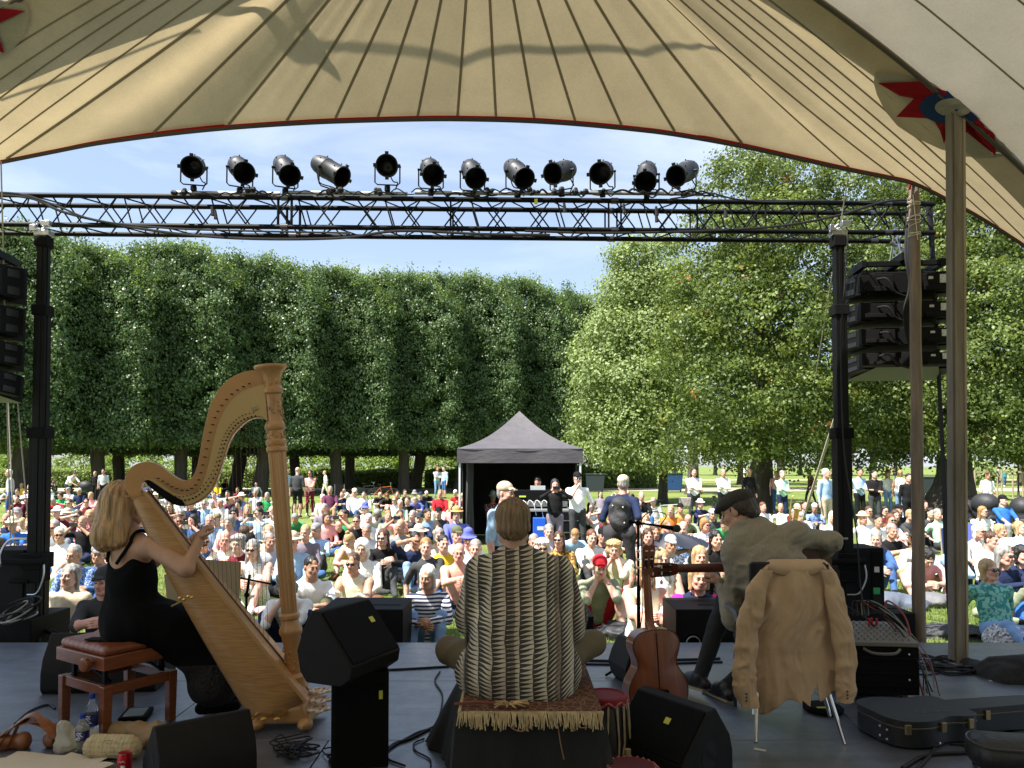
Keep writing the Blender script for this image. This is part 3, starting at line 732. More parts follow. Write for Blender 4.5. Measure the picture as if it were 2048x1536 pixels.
star_patch((1893, 205), [(1751, 143), (1747, 165), (1754, 190), (1770, 222), (1795, 252), (1830, 275), (1880, 298), (1930, 313), (1985, 317), (2025, 308), (2045, 285), (2040, 255), (2010, 232), (1975, 214), (1940, 196), (1900, 178), (1850, 160), (1800, 150)],
           [(1755, 166), (1800, 192), (1828, 197), (1815, 210), (1792, 234), (1840, 236), (1866, 238), (1880, 262), (1888, 288), (1897, 262), (1905, 250), (1935, 266), (1965, 290), (1992, 312), (1990, 280), (1988, 252), (1992, 246), (2020, 262), (1985, 228), (1950, 205), (1915, 190), (1880, 178), (1838, 163)],
           (1907, 215), (68, 34), 'star_patch')
star_patch((-10, 50), [(-30, 5), (20, 2), (52, 8), (58, 28), (55, 50), (44, 78), (24, 100), (0, 118), (-40, 120), (-60, 60)],
           [(-40, 18), (10, 17), (51, 22), (20, 30), (-5, 40), (-20, 55), (-6, 80), (8, 106), (-20, 98), (-50, 80), (-60, 40)], (-45, 50), (22, 24), 'star_patch')
# branches of a tree standing behind the tent, their shadow falls through the canvas
t = thing('overhanging_tree', 'tree behind the tent throwing a forked shadow on the canvas roof', 'tree', (0, 0, 0))
g = MB(); OFF = 1.7
def above(px, py, k=OFF):
 p = on_canvas(px, py, 0); return p+SUN_TO*k
def bough(pts, r0, r1):
 q = bez([above(*p) for p in pts], 6); g.tube(q, list(np.linspace(r0, r1, len(q))), 8)
bough([(40, 66), (200, 52), (330, 36), (420, 14), (500, 20), (560, 75), (620, 105), (670, 145)], .042, .028)
bough([(560, -60), (590, 20), (610, 70), (640, 95), (660, 140)], .038, .024)
bough([(500, 20), (570, 70), (625, 100), (640, 125)], .028, .02)
bough([(630, 92), (720, 98), (860, 106), (1000, 98), (1120, 104), (1250, 100), (1380, 92), (1440, 104), (1500, 150)], .015, .011)
bough([(0, 200), (150, 150), (300, 90), (400, 60)], .01, .008)
bough([(530, 40), (640, 110), (665, 143)], .02, .01)
b0 = above(560, -60); b1 = above(40, 66)
g.tube(bez([b0, b0+Vector((-1.5, -3, 1.2)), Vector((-5, -7.5, 4.2)), Vector((-5.2, -8, LAWN))], 8), list(np.linspace(.05, .32, 25)), 10)
g.tube(bez([b1, b1+Vector((-1.0, -2.5, .6)), Vector((-5.1, -7.8, 4.6))], 8), list(np.linspace(.055, .16, 17)), 10)
g.build('trunk', BARK, t)
rg = np.random.default_rng(9); lc = [(-6.2, -9, 7.5, 2.5, 2), (-4.5, -9, 8.4, 2.5, 2), (-5.5, -10.5, 7, 2.6, 2.2)]
mesh_leaves('crown', [(lobe_leaves(lc, 420, 16, .4, .2, rg), 0)], [LEAF_MAPLE], t)
# unseen wall behind the camera, its canvas made pale to brighten the players
BLACKCLOTH = mat('black_drape', (.018, .018, .02), .95, bump=.4, bs=6, stretch=(3, 3, .3))
def drape(name, label, a, b, z0, z1, grp=None):
 g = MB(); n = 60; a = Vector(a); b = Vector(b); nn = (b-a).cross(Vector((0, 0, 1))).normalized()
 rows = [[a.lerp(b, i/n)+nn*(.06*math.sin(i*1.3)+.03*math.sin(i*2.9))+Vector((0, 0, z)) for i in range(n+1)] for z in (z0, (z0+z1)/2, z1)]
 g.grid(rows); return tag(g.build(name, CANVAS2, smooth=180), label, 'curtain', grp)
drape('pale_fill_wall', 'cream canvas wall closing the back of the stage', (-6.3, -2.2, 0), (7.2, -2.2, 0), 0, 3.9)
# ------------------------------------------------------------------ poles
WOODSQ = mat('weathered_wood', (.21, .17, .12), .75, var=.35, vs=5, bump=.25, bs=14, stretch=(4, 4, .35))
WOODRD = mat('grey_wood', (.20, .15, .11), .85, var=.4, vs=6, bump=.5, bs=10, stretch=(3, 3, .25))
WOODLT = mat('pale_wood', (.34, .28, .19), .8, var=.2, vs=5, stretch=(4, 4, .3))
t = thing('tent_pole', 'square laminated wooden tent pole standing on the stage under the star', 'pole')
Yp = 5.85; b = P(1915, 1325, Yp); b.z = 0; tp = P(1909, 176, Yp)
g = MB(); d = Vector((tp.x-b.x, 0, tp.z)); L_ = d.length; ang = math.atan2(d.x, d.z)
rot = Matrix.Rotation(ang, 3, 'Y') @ Matrix.Rotation(R(12), 3, 'Z')
g.box((b.x+d.x/2, Yp, tp.z/2+.004), (.074, .085, L_), rot)
g.build('post', WOODSQ, t, smooth=0, bevel=.006)
g = MB(); g.box((b.x+d.x/2+.047, Yp-.012, tp.z/2), (.018, .06, L_*.985), rot, 0); g.box((b.x+d.x/2-.047, Yp-.008, tp.z/2), (.018, .06, L_*.985), rot, 1)
g.build('side_lath', [WOODLT, mat('grey_lath', (.16, .14, .12), .85, var=.25, vs=6, stretch=(3, 3, .3))], t, smooth=0, bevel=.003)
g = MB(); g.box((b.x, Yp, .012), (.16, .16, .022), R(12)); g.build('foot_plate', mat('dull_steel', (.25, .25, .25), .5, .9), t, bevel=.003)
# rigging at the pole head: ring, shackles and red rope
g = MB(); c = tp+Vector((0, -.02, -.03)); STEEL = mat('shackle_steel', (.5, .5, .5), .3, 1.0)
for k in range(9):
 a = k*.7; e = c+Vector((.14*math.cos(a), -.04+.06*math.sin(a), -.02-.03*math.sin(a*2)))
 g.tube([e+Vector((.018*math.cos(w), 0, .022*math.sin(w))) for w in np.linspace(0, 2*math.pi, 9)[:-1]], .005, 5, closed=True)
 g.tube([c, e], .006, 5)
g.build('head_rigging', STEEL, t)
g = MB()
for (dx, dz) in ((.16, -.06), (.2, -.03), (.12, .0), (-.12, -.02), (.25, -.1)):
 g.tube(bez([c, c+Vector((dx*.5, -.05, .01)), c+Vector((dx, -.03, dz))], 4), .008, 6)
g.build('red_rope', mat('red_rope', (.45, .03, .04), .8), t)
t = thing('tent_pole', 'round grey weathered wooden pole lashed with white cord at the right end of the truss', 'pole')
Yq = 7.02; b = P(1838, 1283, Yq); tp = P(1828, 357, Yq)
g = MB(); pts = [Vector((lerp(b.x, tp.x, k/20)+.0025*math.sin(k*1.3), Yq, lerp(LAWN, tp.z+.05, k/20))) for k in range(21)]
g.tube(pts, [.058-.013*k/20+.002*math.sin(k*2.2) for k in range(21)], 14); g.build('post', WOODRD, t, smooth=60)
g = MB(); zz = [P(1828, y, Yq).z for y in (392, 485)]
hp = []
for k in range(110):
 s = k/109; z = lerp(zz[1], zz[0], (s+.12*math.sin(s*19)) % 1.0); a = k*.62
 hp.append((lerp(b.x, tp.x, .8)+.054*math.cos(a), Yq+.054*math.sin(a), z))
g.tube(hp, .0042, 5); g.build('lashing_cord', mat('white_cord', (.62, .58, .48), .9), t)
g = MB(); c = tp+Vector((-.04, -.05, .0))
g.tube([c, c+Vector((-.02, 0, -.06)), c+Vector((-.03, 0, -.12))], .012, 6); g.tube([c+Vector((-.06, 0, .07)), c+Vector((.1, 0, .02))], .02, 6)
g.build('red_strap', RED, t)
# ================================================================== TRUSS, LAMPS, MASTS, SPEAKER ARRAYS
BLK = mat('black_powder_coat', (.0035, .0035, .004), .55, var=.3, vs=9, spec=.18)
BLKM = mat('black_matt', (.004, .004, .0045), .8, spec=.15)
RUB = mat('black_rubber', (.010, .010, .011), .6, spec=.35)
ALU = mat('aluminium', (.55, .56, .58), .32, 1.0)
GALV = mat('galvanised_steel', (.42, .43, .44), .5, .9, var=.15, vs=12)
YT = 7.25
def tz(px, py, Y=YT): return P(px, py, Y)
truss = thing('lighting_truss', 'long black box truss with crossed bracing carrying the stage lamps across the stage front', 'truss')
# four chords: front (nearer) pair and back pair; the truss runs slightly askew
A0 = tz(-160, 388, YT); A1 = tz(1868, 408, YT+.15)
H = .285
def chord(dz, dy, t):
 p = A0.lerp(A1, t); return p+Vector((0, dy, dz))
ZH = [(0, 0), (0, .29), (-H, 0), (-H, .29)]
g = MB()
for (dz, dy) in ZH: g = MB(); g.tube([chord(dz, dy, 0), chord(dz, dy, 1)], .0245, 12); g.build('chord', BLK, truss)
Lt = (A1-A0).length; g = MB(); n = int(Lt/.205)
for (fa, fb) in ((0, 2), (1, 3), (0, 1), (2, 3)):
 a, b = ZH[fa], ZH[fb]
 for k in range(n):
  t0, t1 = k/n, (k+1)/n
  if (fa, fb) == (0, 2) or (fa, fb) == (1, 3):
   w = .0075
   if k % 2 == 0: g.tube([chord(*a, t0), chord(*b, t1)], w, 6); g.tube([chord(*b, t0), chord(*a, t1)], w, 6)
   else: g.tube([chord(*a, t0+.3/n), chord(*b, t1-.3/n)], w, 6) if k % 4 == 1 else None
  else:
   g.tube([chord(*(a if k % 2 else b), t0), chord(*(b if k % 2 else a), t1)], .0075, 6)
for px in (553, 580, 900, 1220, 1245, 1400, 1540):
 t0 = (P(px, 420, YT).x-A0.x)/(A1.x-A0.x)
 for (a, b) in (((0, 0), (-H, 0)), ((0, .29), (-H, .29))): g.tube([chord(*a, t0), chord(*b, t0)], .013 if px in (553, 580) else .009, 8)
g.build('bracing', BLK, truss)
for px in (566, 1232, 1790):
 t0 = (P(px, 420, YT).x-A0.x)/(A1.x-A0.x)
 for (dz, dy) in ZH:
  p = chord(dz, dy, t0); g = MB(); g.tube([p-Vector((.035, 0, 0)), p+Vector((.035, 0, 0))], .031, 10); g.build('coupler', mat('truss_coupler', (.10, .10, .11), .35, .8), truss)
# white lamp bar pieces lying on top and the cables on it
g = MB(); zb = A0.z+.055
for (a, b) in ((345, 560), (575, 815), (830, 1160), (1175, 1405)):
 g.tube([P(a, 380, YT+.1).xyz*Vector((1, 1, 0))+Vector((0, 0, lerp(A0.z, A1.z, .3)+.062)), P(b, 380, YT+.1).xyz*Vector((1, 1, 0))+Vector((0, 0, lerp(A0.z, A1.z, .5)+.058))], .020, 10)
tag(g.build('lamp_bar', mat('pale_bar', (.45, .45, .45), .4, .6)), 'pale metal lamp bars clamped on top of the black truss', 'bar')
def cable(name, label, pts, r=.008, m=None, n=10, cat='cable', grp=None, seg=6):
 g = MB(); g.tube(bez(pts, n), r, seg); return tag(g.build(name, m or RUB), label, cat, grp)
def pY(px, py, Y=YT): return P(px, py, Y)
cable('truss_cable', 'bundle of black cables sagging below the left half of the truss', [pY(-40, 388), pY(60, 396), pY(130, 425), pY(250, 452), pY(380, 470), pY(520, 478), pY(680, 476), pY(800, 462), pY(960, 468), pY(1100, 470)], .013)
cable('truss_cable', 'second black cable drooping from the truss top at the left', [pY(-40, 384, YT-.06), pY(40, 388, YT-.06), pY(110, 410, YT-.06), pY(190, 440, YT-.06), pY(330, 456, YT-.06), pY(500, 462, YT-.06), pY(700, 466, YT-.06)], .009)
cable('truss_cable', 'black cable climbing to the upper chord at the right end of the truss', [pY(1050, 462), pY(1200, 466), pY(1400, 462), pY(1560, 452), pY(1680, 430), pY(1750, 408), pY(1800, 400), pY(1850, 404)], .011)
cable('truss_cable', 'thin black cable lying along the truss top from the last lamp', [pY(1340, 398), pY(1380, 392), pY(1420, 386), pY(1470, 398), pY(1540, 404), pY(1660, 402), pY(1780, 408)], .008)
g = MB(); rr = random.Random(3); x = 360
while x < 1400:
 w = rr.uniform(25, 70); y = 388+rr.uniform(-4, 4)
 g.tube(bez([pY(x, y, YT-.03), pY(x+w*.3, y-rr.uniform(2, 12), YT-.05), pY(x+w*.7, y+rr.uniform(-3, 6), YT-.03), pY(x+w, y, YT-.03)], 5), rr.choice([.006, .008, .01]), 5); x += rr.uniform(15, 45)
for px in (358, 505, 672, 752, 985, 1068, 1120, 1160):
 for k in range(4): g.ball(pY(px+rr.uniform(-12, 12), 384+rr.uniform(-5, 3), YT-.05), rr.uniform(.018, .034), 7)
for (px, py) in ((424, 425), (430, 432), (1128, 418), (1312, 438), (1312, 425), (1247, 420), (1450, 428)):
 g.tube([pY(px, py-12, YT-.05), pY(px+2, py+6, YT-.05)], [.012, .02], 7)
tag(g.build('truss_wiring', RUB), 'tangle of short black cables and plugs along the truss top beneath the lamps', 'cable')
# PAR lamps
CANM = mat('lamp_can', (.030, .032, .036), .5, .3, var=.35, vs=14)
CANIN = mat('lamp_inside', (.008, .008, .008), .5)
GLASS = mat('lamp_lens', (.05, .05, .05), .15, .3)
def par_lamp():
 t = thing('stage_lamp', 'x', 'stage lamp', group='stage lamps standing on the truss')
 head = MB(); r = .093
 prof_out = [(.045, -.20), (.07, -.185), (.082, -.15), (.086, -.10), (.093, -.095), (.095, -.03), (.091, -.025), (.091, .16), (.100, .165), (.100, .18)]
 prof_in = [(.088, .18), (.084, .10), (.08, -.02), (.075, -.06)]
 n = 28; head.lathe(prof_out, (0, 0, 0), (0, -1, 0), n, 0, cap=False); head.lathe(prof_out[-1:]+prof_in, (0, 0, 0), (0, -1, 0), n, 1, cap=False)
 head.lathe([(.001, -.20), (.045, -.20)], (0, 0, 0), (0, -1, 0), n, 0, cap=False)
 hd = head.build('can', [CANM, CANIN], t, smooth=40)
 g = MB(); g.lathe([(.001, -.055), (.04, -.05), (.076, -.06)], (0, 0, 0), (0, -1, 0), 24, 0, cap=False); g.build('lens', GLASS, hd)
 for k in range(4):
  g = MB(); a = R(90*k+90); c = Vector((math.cos(a)*.104, -.178, math.sin(a)*.104)); g.box(c, (.032, .012, .032) , Matrix.Rotation(-a, 3, 'Y'))
  g.build('filter_clip', CANM, hd)
 g = MB()
 for zz in (.10, -.095):
  for k in range(3):
   a = R(40+k*50); g.tube([(math.cos(a)*.09, zz-.01, math.sin(a)*.09), (math.cos(a)*.104, zz-.01, math.sin(a)*.104)], .006, 5)
 g.build('hinge_rivets', CANM, hd)
 g = MB(); yo = [(-.112, 0, .0), (-.112, 0, -.15), (-.09, 0, -.17), (.09, 0, -.17), (.112, 0, -.15), (.112, 0, .0)]
 g.tube(yo, .0065, 6)
 for s in (-1, 1): g.tube([(s*.09, 0, 0), (s*.122, 0, 0)], .011, 8)
 g.build('yoke', BLK, t)
 g = MB(); g.tube([(0, 0, -.17), (0, 0, -.20)], .012, 8); g.box((0, 0, -.205), (.05, .045, .05)); g.build('clamp', BLK, t, bevel=.004)
 g = MB(); g.tube(bez([(.0, .19, .02), (.04, .2, -.06), (.09, .05, -.13), (.07, .03, -.2)], 6), .006, 6); g.build('lead', RUB, t)
 return t, hd
lamp, lhead = par_lamp()
# px, py of the can centre, yaw, pitch (degrees: + = mouth to the right / down)
LAMPS = [(388, 333, -6, 12), (480, 337, 14, 22), (571, 338, 16, 30), (659, 340, 48, 24), (775, 333, -2, 6), (862, 341, 8, 26), (945, 345, 12, 30), (1035, 345, 26, 30), (1123, 343, -28, 14), (1205, 344, -8, 14), (1293, 350, -4, 34), (1368, 345, -26, 18)]
LL = ['leftmost stage lamp on the truss, aimed nearly straight at the stage', 'second stage lamp from the left on the truss, tipped down to the right', 'third stage lamp from the left on the truss, tipped well down', 'fourth stage lamp from the left, turned far to the right so its side shows', 'fifth stage lamp, alone after a gap and aimed straight back', 'sixth stage lamp from the left, tipped down', 'seventh stage lamp from the left, tipped down to the right', 'eighth stage lamp, turned right above the yellow tape mark', 'ninth stage lamp, turned to the left so its side shows', 'tenth stage lamp from the left, almost level', 'eleventh stage lamp, next to last on the truss and pointing steeply down', 'rightmost stage lamp on the truss, turned to the left']
for i, (px, py, yaw, pit) in enumerate(LAMPS):
 if i == 0: o = lamp
 else: o = copy_tree(lamp)
 yaw += -math.degrees(math.atan((px-1024)/F)); pit = 14+pit*.75; p = P(px, py, YT+.09); o.location = p; o.rotation_euler = (0, 0, R(yaw*.8)); o['label'] = LL[i]; s = 1.06; o.scale = (s, s, s)
 h = [c for c in o.children if c.name.startswith('can')][0]; h.rotation_euler = (R(pit), 0, R(yaw*.2))
g = MB(); p = pY(1072, 403, YT-.03); g.box(p, (.03, .012, .05)); tag(g.build('yellow_tape', mat('yellow_tape', (.75, .65, .03), .6), bevel=.002), 'small yellow tape mark hanging on the truss', 'tape')
# telescopic masts
def mast(px_top, px_bot, label, wheel=False):
 t = thing('lifting_mast', label, 'mast', group='black lifting masts holding the truss')
 Y = 7.15; top = P(px_top, 478, Y); bot = P(px_bot, 1290, Y); bot.z = LAWN
 def at(z): k = (z-bot.z)/(top.z-bot.z); return Vector((lerp(bot.x, top.x, k), Y, z))
 secs = [(LAWN+.1, 1.72, .145), (1.30, 2.78, .112), (2.7, top.z, .086)]
 zA = P(px_top, 860, Y).z; zB = P(px_top, 615, Y).z
 secs = [(LAWN+.1, zA, .135), (zA-.1, zB, .105), (zB-.1, top.z, .085)]
 for (z0, z1, w) in secs:
  g = MB(); a, b = at(z0), at(z1); ang = math.atan2(b.x-a.x, b.z-a.z); rot = Matrix.Rotation(ang, 3, 'Y')
  g.box((a+b)/2, (w, w, z1-z0), rot); g.box((a+b)/2+Vector((0, -w/2-.003, 0)), (w*.35, .008, z1-z0-.02), rot); g.box((a+b)/2+Vector((w/2+.003, 0, 0)), (.008, w*.35, z1-z0-.02), rot)
  g.build('mast_section', BLK, t, smooth=0, bevel=.006)
  g = MB(); g.box(b+Vector((0, 0, -.03)), (w+.035, w+.035, .10), rot); g.build('collar', BLKM, t, smooth=0, bevel=.008)
 g = MB(); g.tube([at(top.z), at(top.z)+Vector((0, 0, .1))], .03, 10); g.box(at(top.z)+Vector((0, 0, .05)), (.14, .1, .05)); g.box(at(top.z)+Vector((-.07, -.05, .09)), (.06, .04, .06)); g.box(at(top.z)+Vector((.05, -.05, .13)), (.08, .05, .05))
 g.tube([at(top.z)+Vector((-.1, -.05, .05)), at(top.z)+Vector((-.02, -.07, .12))], .012, 6); g.build('truss_clamp', ALU, t, bevel=.004)
 g = MB(); c = at(P(px_bot, 1120, Y).z); g.box(c+Vector((0, -.02, 0)), (.20, .2, .14)); g.box(c+Vector((0, -.02, -.13)), (.16, .17, .13)); g.tube([c+Vector((-.24, -.13, 0)), c+Vector((.14, -.13, 0))], .03, 10)
 g.tube([c+Vector((-.2, -.1, -.18)), c+Vector((-.02, -.1, -.18))], .022, 8)
 w = g.build('winch', BLKM, t, bevel=.006)
 g = MB(); g.tube(bez([c+Vector((-.26, -.13, -.02)), c+Vector((-.25, -.15, .08)), c+Vector((-.17, -.15, .2)), c+Vector((-.02, -.14, .21))], 5), .011, 7); g.tube([c+Vector((-.27, -.13, -.05)), c+Vector((-.27, -.13, .01))], .018, 8)
 g.tube(bez([c+Vector((.13, -.13, .0)), c+Vector((.14, -.15, -.14)), c+Vector((.08, -.14, -.28)), c+Vector((-.02, -.12, -.30))], 5), .008, 7)
 g.build('crank_handle', ALU if wheel else GALV, w)
 g = MB(); g.box(at(c.z-.22)+Vector((.0, -.072, 0)), (.035, .004, .05)); g.box(at(c.z-.36)+Vector((.0, -.072, 0)), (.035, .004, .03)); g.build('sticker', mat('sticker_print', (.35, .33, .2), .5, var=.6, vs=60), t)
 for k, a in enumerate((200, 250, 290, 340, 20, 160)):
  g = MB(); an = R(a); e = bot+Vector((math.cos(an)*.85, math.sin(an)*.42, .04))
  g.tube([at(LAWN+.42), e+Vector((0, 0, .03))], .018, 8); g.tube([at(LAWN+.14), at(LAWN+.14).lerp(e, .6)+Vector((0, 0, .07))], .013, 6); g.ball(e+Vector((0, 0, .0)), .045, 10, sc=(1, 1, .6)); g.build('stabiliser_leg', BLK, t)
 return t
mast(88, 74, 'black telescopic lifting mast at the left end of the stage front', True)
mast(1676, 1690, 'black telescopic lifting mast right of the guitarist, behind the speaker', False)
# line arrays
GRL = mat('speaker_grille', (.035, .042, .05), .5, .5, bump=.6, bs=160)
CAB = mat('speaker_cabinet', (.0035, .0035, .004), .65, var=.25, vs=12, bump=.12, bs=90, spec=.18)
CABB = mat('speaker_underside', (.18, .20, .15), .7)
LABW = mat('white_label', (.6, .6, .58), .6, var=.3, vs=120)
def array_box(parent, W_, D_, H_, bottom=False):
 g = MB(); M_ = Matrix.Identity(4)
 # side outline: wedge, back (towards us) low
 for s in (-1, 1): pass
 prof = [(-D_/2, -H_*.42), (-D_/2, H_*.42), (D_/2, H_/2), (D_/2, -H_/2)]       # y,z
 b = MB(); x = W_/2
 vs = [(-x*.62, -D_/2, -H_*.38), (x*.62, -D_/2, -H_*.38), (x*.62, -D_/2, H_*.38), (-x*.62, -D_/2, H_*.38), (-x, D_/2, -H_/2), (x, D_/2, -H_/2), (x, D_/2, H_/2), (-x, D_/2, H_/2)]
 b.add(vs, [(0, 1, 2, 3), (5, 4, 7, 6), (4, 0, 3, 7), (1, 5, 6, 2), (3, 2, 6, 7), (4, 5, 1, 0)]); b.m[-1] = 1 if bottom else 0
 o = b.build('cabinet', [CAB, CABB], parent, smooth=0, bevel=.006)
 for s in (-1, 1):
  g = MB(); g.box((s*W_*.40, -.02, 0), (W_*.2, D_*.62, H_*.78), R(-s*24))
  g.box((s*W_*.30, -D_/2-.02, -H_*.05), (W_*.34, .07, H_*.62)); g.box((s*W_*.30, -D_/2-.05, -H_*.26), (W_*.26, .05, H_*.16)); g.build('back_panel', CAB, o, smooth=0, bevel=.004)
 for s in (-1, 1):
  for h_ in (.22, -.22): g = MB(); g.box((s*W_*.497, -.05, H_*h_), (.006, D_*.3, H_*.2), R(-s*24)); g.build('handle_shade', CANIN, o, smooth=0)  # flat dark plates painted as the shaded handle recesses
 g = MB(); g.box((W_*.36, -D_/2-.057, H_*.06), (.055, .004, H_*.3)); g.box((W_*.24, -D_/2-.057, H_*.1), (.04, .004, H_*.1)); g.build('rating_label', LABW, o, smooth=0)
 g = MB(); g.tube(bez([(-W_*.30, -D_/2-.06, H_*.1), (-W_*.22, -D_/2-.12, H_*.05), (-W_*.14, -D_/2-.11, -H_*.4), (-.02, -D_/2-.08, -H_*.55)], 5), .009, 6); g.build('signal_cable', RUB, o)
 return o
def line_array(pxc, tops, label, Y, yaw, W_=.90):
 t = thing('line_array', label, 'loudspeaker array'); c0 = P(pxc, tops[0][0], Y); t.location = (c0.x, Y, 0); t.rotation_euler = (0, 0, R(yaw))
 for i, (ya, yb) in enumerate(tops):
  z1, z0 = P(pxc, ya, Y).z, P(pxc, yb, Y).z; o = array_box(t, W_, .42, abs(z1-z0), i == len(tops)-1)
  o.location = (0, -.01*i, (z0+z1)/2); o.rotation_euler = (R([2, 0, -3, -9, -14][i]), 0, 0)
 zt = P(pxc, tops[0][0], Y).z; g = MB()
 for s in (-1, 1): g.box((s*W_*.4, 0, zt+.05), (.05, .4, .07)); g.box((0, s*.17, zt+.05), (W_*.8, .04, .05))
 g.box((0, 0, zt+.10), (.07, .5, .08)); g.build('flying_frame', BLK, t, smooth=0, bevel=.004)
 g = MB()
 for s in (-1, 1): g.tube([(0, s*.15, zt+.14), (0, .0, zt+.45)], .012, 6)
 for k in range(8): g.ball((.01*(-1)**k, 0, zt+.16+.045*k), .02, 7, sc=(.7, 1, 1.3))
 g.tube([(0, 0, zt+.14), (.1, 0, zt+.22), (-.05, 0, zt+.3)], .02, 7)
 g.build('hoist_chain', ALU, t)
 g = MB()
 for k in range(5):
  x0 = -.02+.02*k; g.tube(bez([(x0+.1, -.1, zt+.55), (x0, -.3, zt+.1), (x0+.02, -.33, zt-.2), (x0-.04, -.34, zt-.5), (x0+.03, -.34, zt-.9)], 6), .012, 6)
 g.build('cable_bundle', RUB, t)
 return t
line_array(1792, [(546, 600), (606, 652), (660, 704), (712, 752)], 'cluster of four black flown line array speakers behind the round pole at the right', 7.5, -7)
g = MB();
line_array(-72, [(524, 602), (606, 676), (680, 736), (740, 796)], 'black flown line array speakers cut by the left edge of the picture', 7.0, 8)
# hanging verticals around the right truss end
cable('hanging_cable', 'thick black cable hanging from the truss end down behind the right pole', [pY(1856, 410, 7.5), pY(1862, 480, 7.5), pY(1868, 560, 7.5), pY(1878, 760, 7.5), pY(1890, 1000, 7.3), pY(1897, 1150, 7.2), pY(1905, 1283, 7.1)], .022)
cable('hanging_cable', 'second black cable hanging beside it right of the round pole', [pY(1862, 412, 7.5), pY(1872, 600, 7.5), pY(1884, 900, 7.4), pY(1891, 1100, 7.2), pY(1901, 1283, 7.1)], .016)
cable('mast_cable', 'thin grey cable running down the right mast', [pY(1696, 470, 7.0), pY(1690, 560, 7.0), pY(1682, 700, 7.0), pY(1688, 900, 7.0), pY(1712, 1060, 6.95), pY(1722, 1180, 6.9), pY(1735, 1250, 6.7)], .007)
rope = mat('pale_rope', (.42, .38, .30), .9)
for (a, b, lb, r) in (((1705, 722, 8.4), (1606, 1040, 10.2), 'pale guy strap slanting down left of the right mast', .016), ((1697, 350, 6.9), (1630, 760, 8.4), 'thin guy line from the tent edge crossing in front of the maple', .005)):
 cable('guy_rope', lb, [P(*a), P((a[0]+b[0])/2, (a[1]+b[1])/2, (a[2]+b[2])/2), P(*b)], r, rope, 3)
for (a, b, lb) in (((2, 322, 6.8), (22, 1120, 7.6), 'thin guy rope hanging from the tent edge at the far left'), ((14, 745, 7.6), (30, 1120, 7.6), 'pale guy rope beside the left mast, second from the picture edge'), ((30, 745, 7.4), (62, 1110, 7.4), 'pale guy rope nearest the left mast')):
 cable('guy_rope', lb, [P(*a), P(*b)], .007, rope, 2)
# ================================================================== THINGS ON AND BEFORE THE STAGE
WEDGE = mat('monitor_paint', (.0085, .008, .0075), .65, var=.2, vs=10, bump=.06, bs=180, spec=.22)
WGRILLE = mat('monitor_grille', (.003, .003, .0035), .8, bump=.3, bs=220, spec=.15)
STICK = mat('yellow_sticker', (.62, .62, .08), .6)
HOLE_SHADE = mat('hole_shade', (.004, .004, .004), .8)  # flat dark patches stand in for the shade inside handle holes and slots
def arc(cx, cy, r, a0, a1, n=7): return [(cx+r*math.cos(R(a0+(a1-a0)*k/n)), cy+r*math.sin(R(a0+(a1-a0)*k/n))) for k in range(n+1)]
PROF = {'belly': [(.02, .05), (.06, .0), (.26, .0), (.32, .04), (.33, .10), (.13, .345), (.09, .35), (.03, .24), (.0, .15)],
  'wedge': [(0, .03), (.02, 0), (.33, 0), (.37, .05), (.36, .11), (.17, .33), (.12, .34), (.02, .20), (0, .12)]}
def wedge(label, loc, rz, w=.54, prof='wedge', s=1.0, roll=0, sticker=None, holes=None, spike=None):
 t = thing('stage_monitor', label, 'stage monitor', loc, R(rz), 'wedge shaped stage monitors'); t.scale = (s, s, s)
 pr = PROF[prof]; Mx = Matrix.Rotation(R(roll), 4, 'Y') @ frame((0, -w/2, 0), (1, 0, 0), (0, 0, 1)) if False else None
 g = MB(); n = len(pr)
 vs = [(x, -w/2, z) for x, z in pr]+[(x, w/2, z) for x, z in pr]
 fs = [tuple(range(n)), tuple(range(2*n-1, n-1, -1))]+[((i+1) % n, i, n+i, n+(i+1) % n) for i in range(n)]
 g.add(vs, fs); g.build('cabinet', WEDGE, t, smooth=25, bevel=.007)
 # grille on the sloping face
 a, b = Vector((pr[4][0], 0, pr[4][1])), Vector((pr[5][0], 0, pr[5][1])); d = (b-a); nn = Vector((-d.z, 0, d.x)).normalized()
 if nn.z < 0: nn = -nn
 g = MB(); c = (a+b)/2+nn*.003; rot = Matrix((d.normalized(), (0, 1, 0), nn)).transposed(); g.box(c, (d.length*.93, w*.94, .010), rot); g.build('grille', WGRILLE, t, smooth=0, bevel=.002)
 for s_ in ((-1, 1) if holes is None else holes):
  y = s_*(w/2+.0015)
  for flip in (0, 1):
   pts = arc(0, 0, .052, 0, 180, 10); cx, cz = .17, .13+(.012 if flip == 0 else -.012)
   g = MB(); sg = 1 if flip == 0 else -1; ca, sa = math.cos(R(40)), math.sin(R(40))
   poly = []
   for (px_, pz_) in pts: pz_ *= sg; poly.append((cx+px_*ca-pz_*sa, y, cz+px_*sa+pz_*ca))
   g.add(poly, [tuple(range(len(poly)))]); g.build('handle_shade', HOLE_SHADE, t, smooth=0)  # flat dark half moon, the shade of the hole put into colour
 if sticker is not None:
  u, v = sticker; g = MB(); g.box(a.lerp(b, u)+nn*.0105+Vector((0, v*w, 0)), (.032, .034, .002), rot); g.build('label_sticker', STICK, t, smooth=0)
 return t
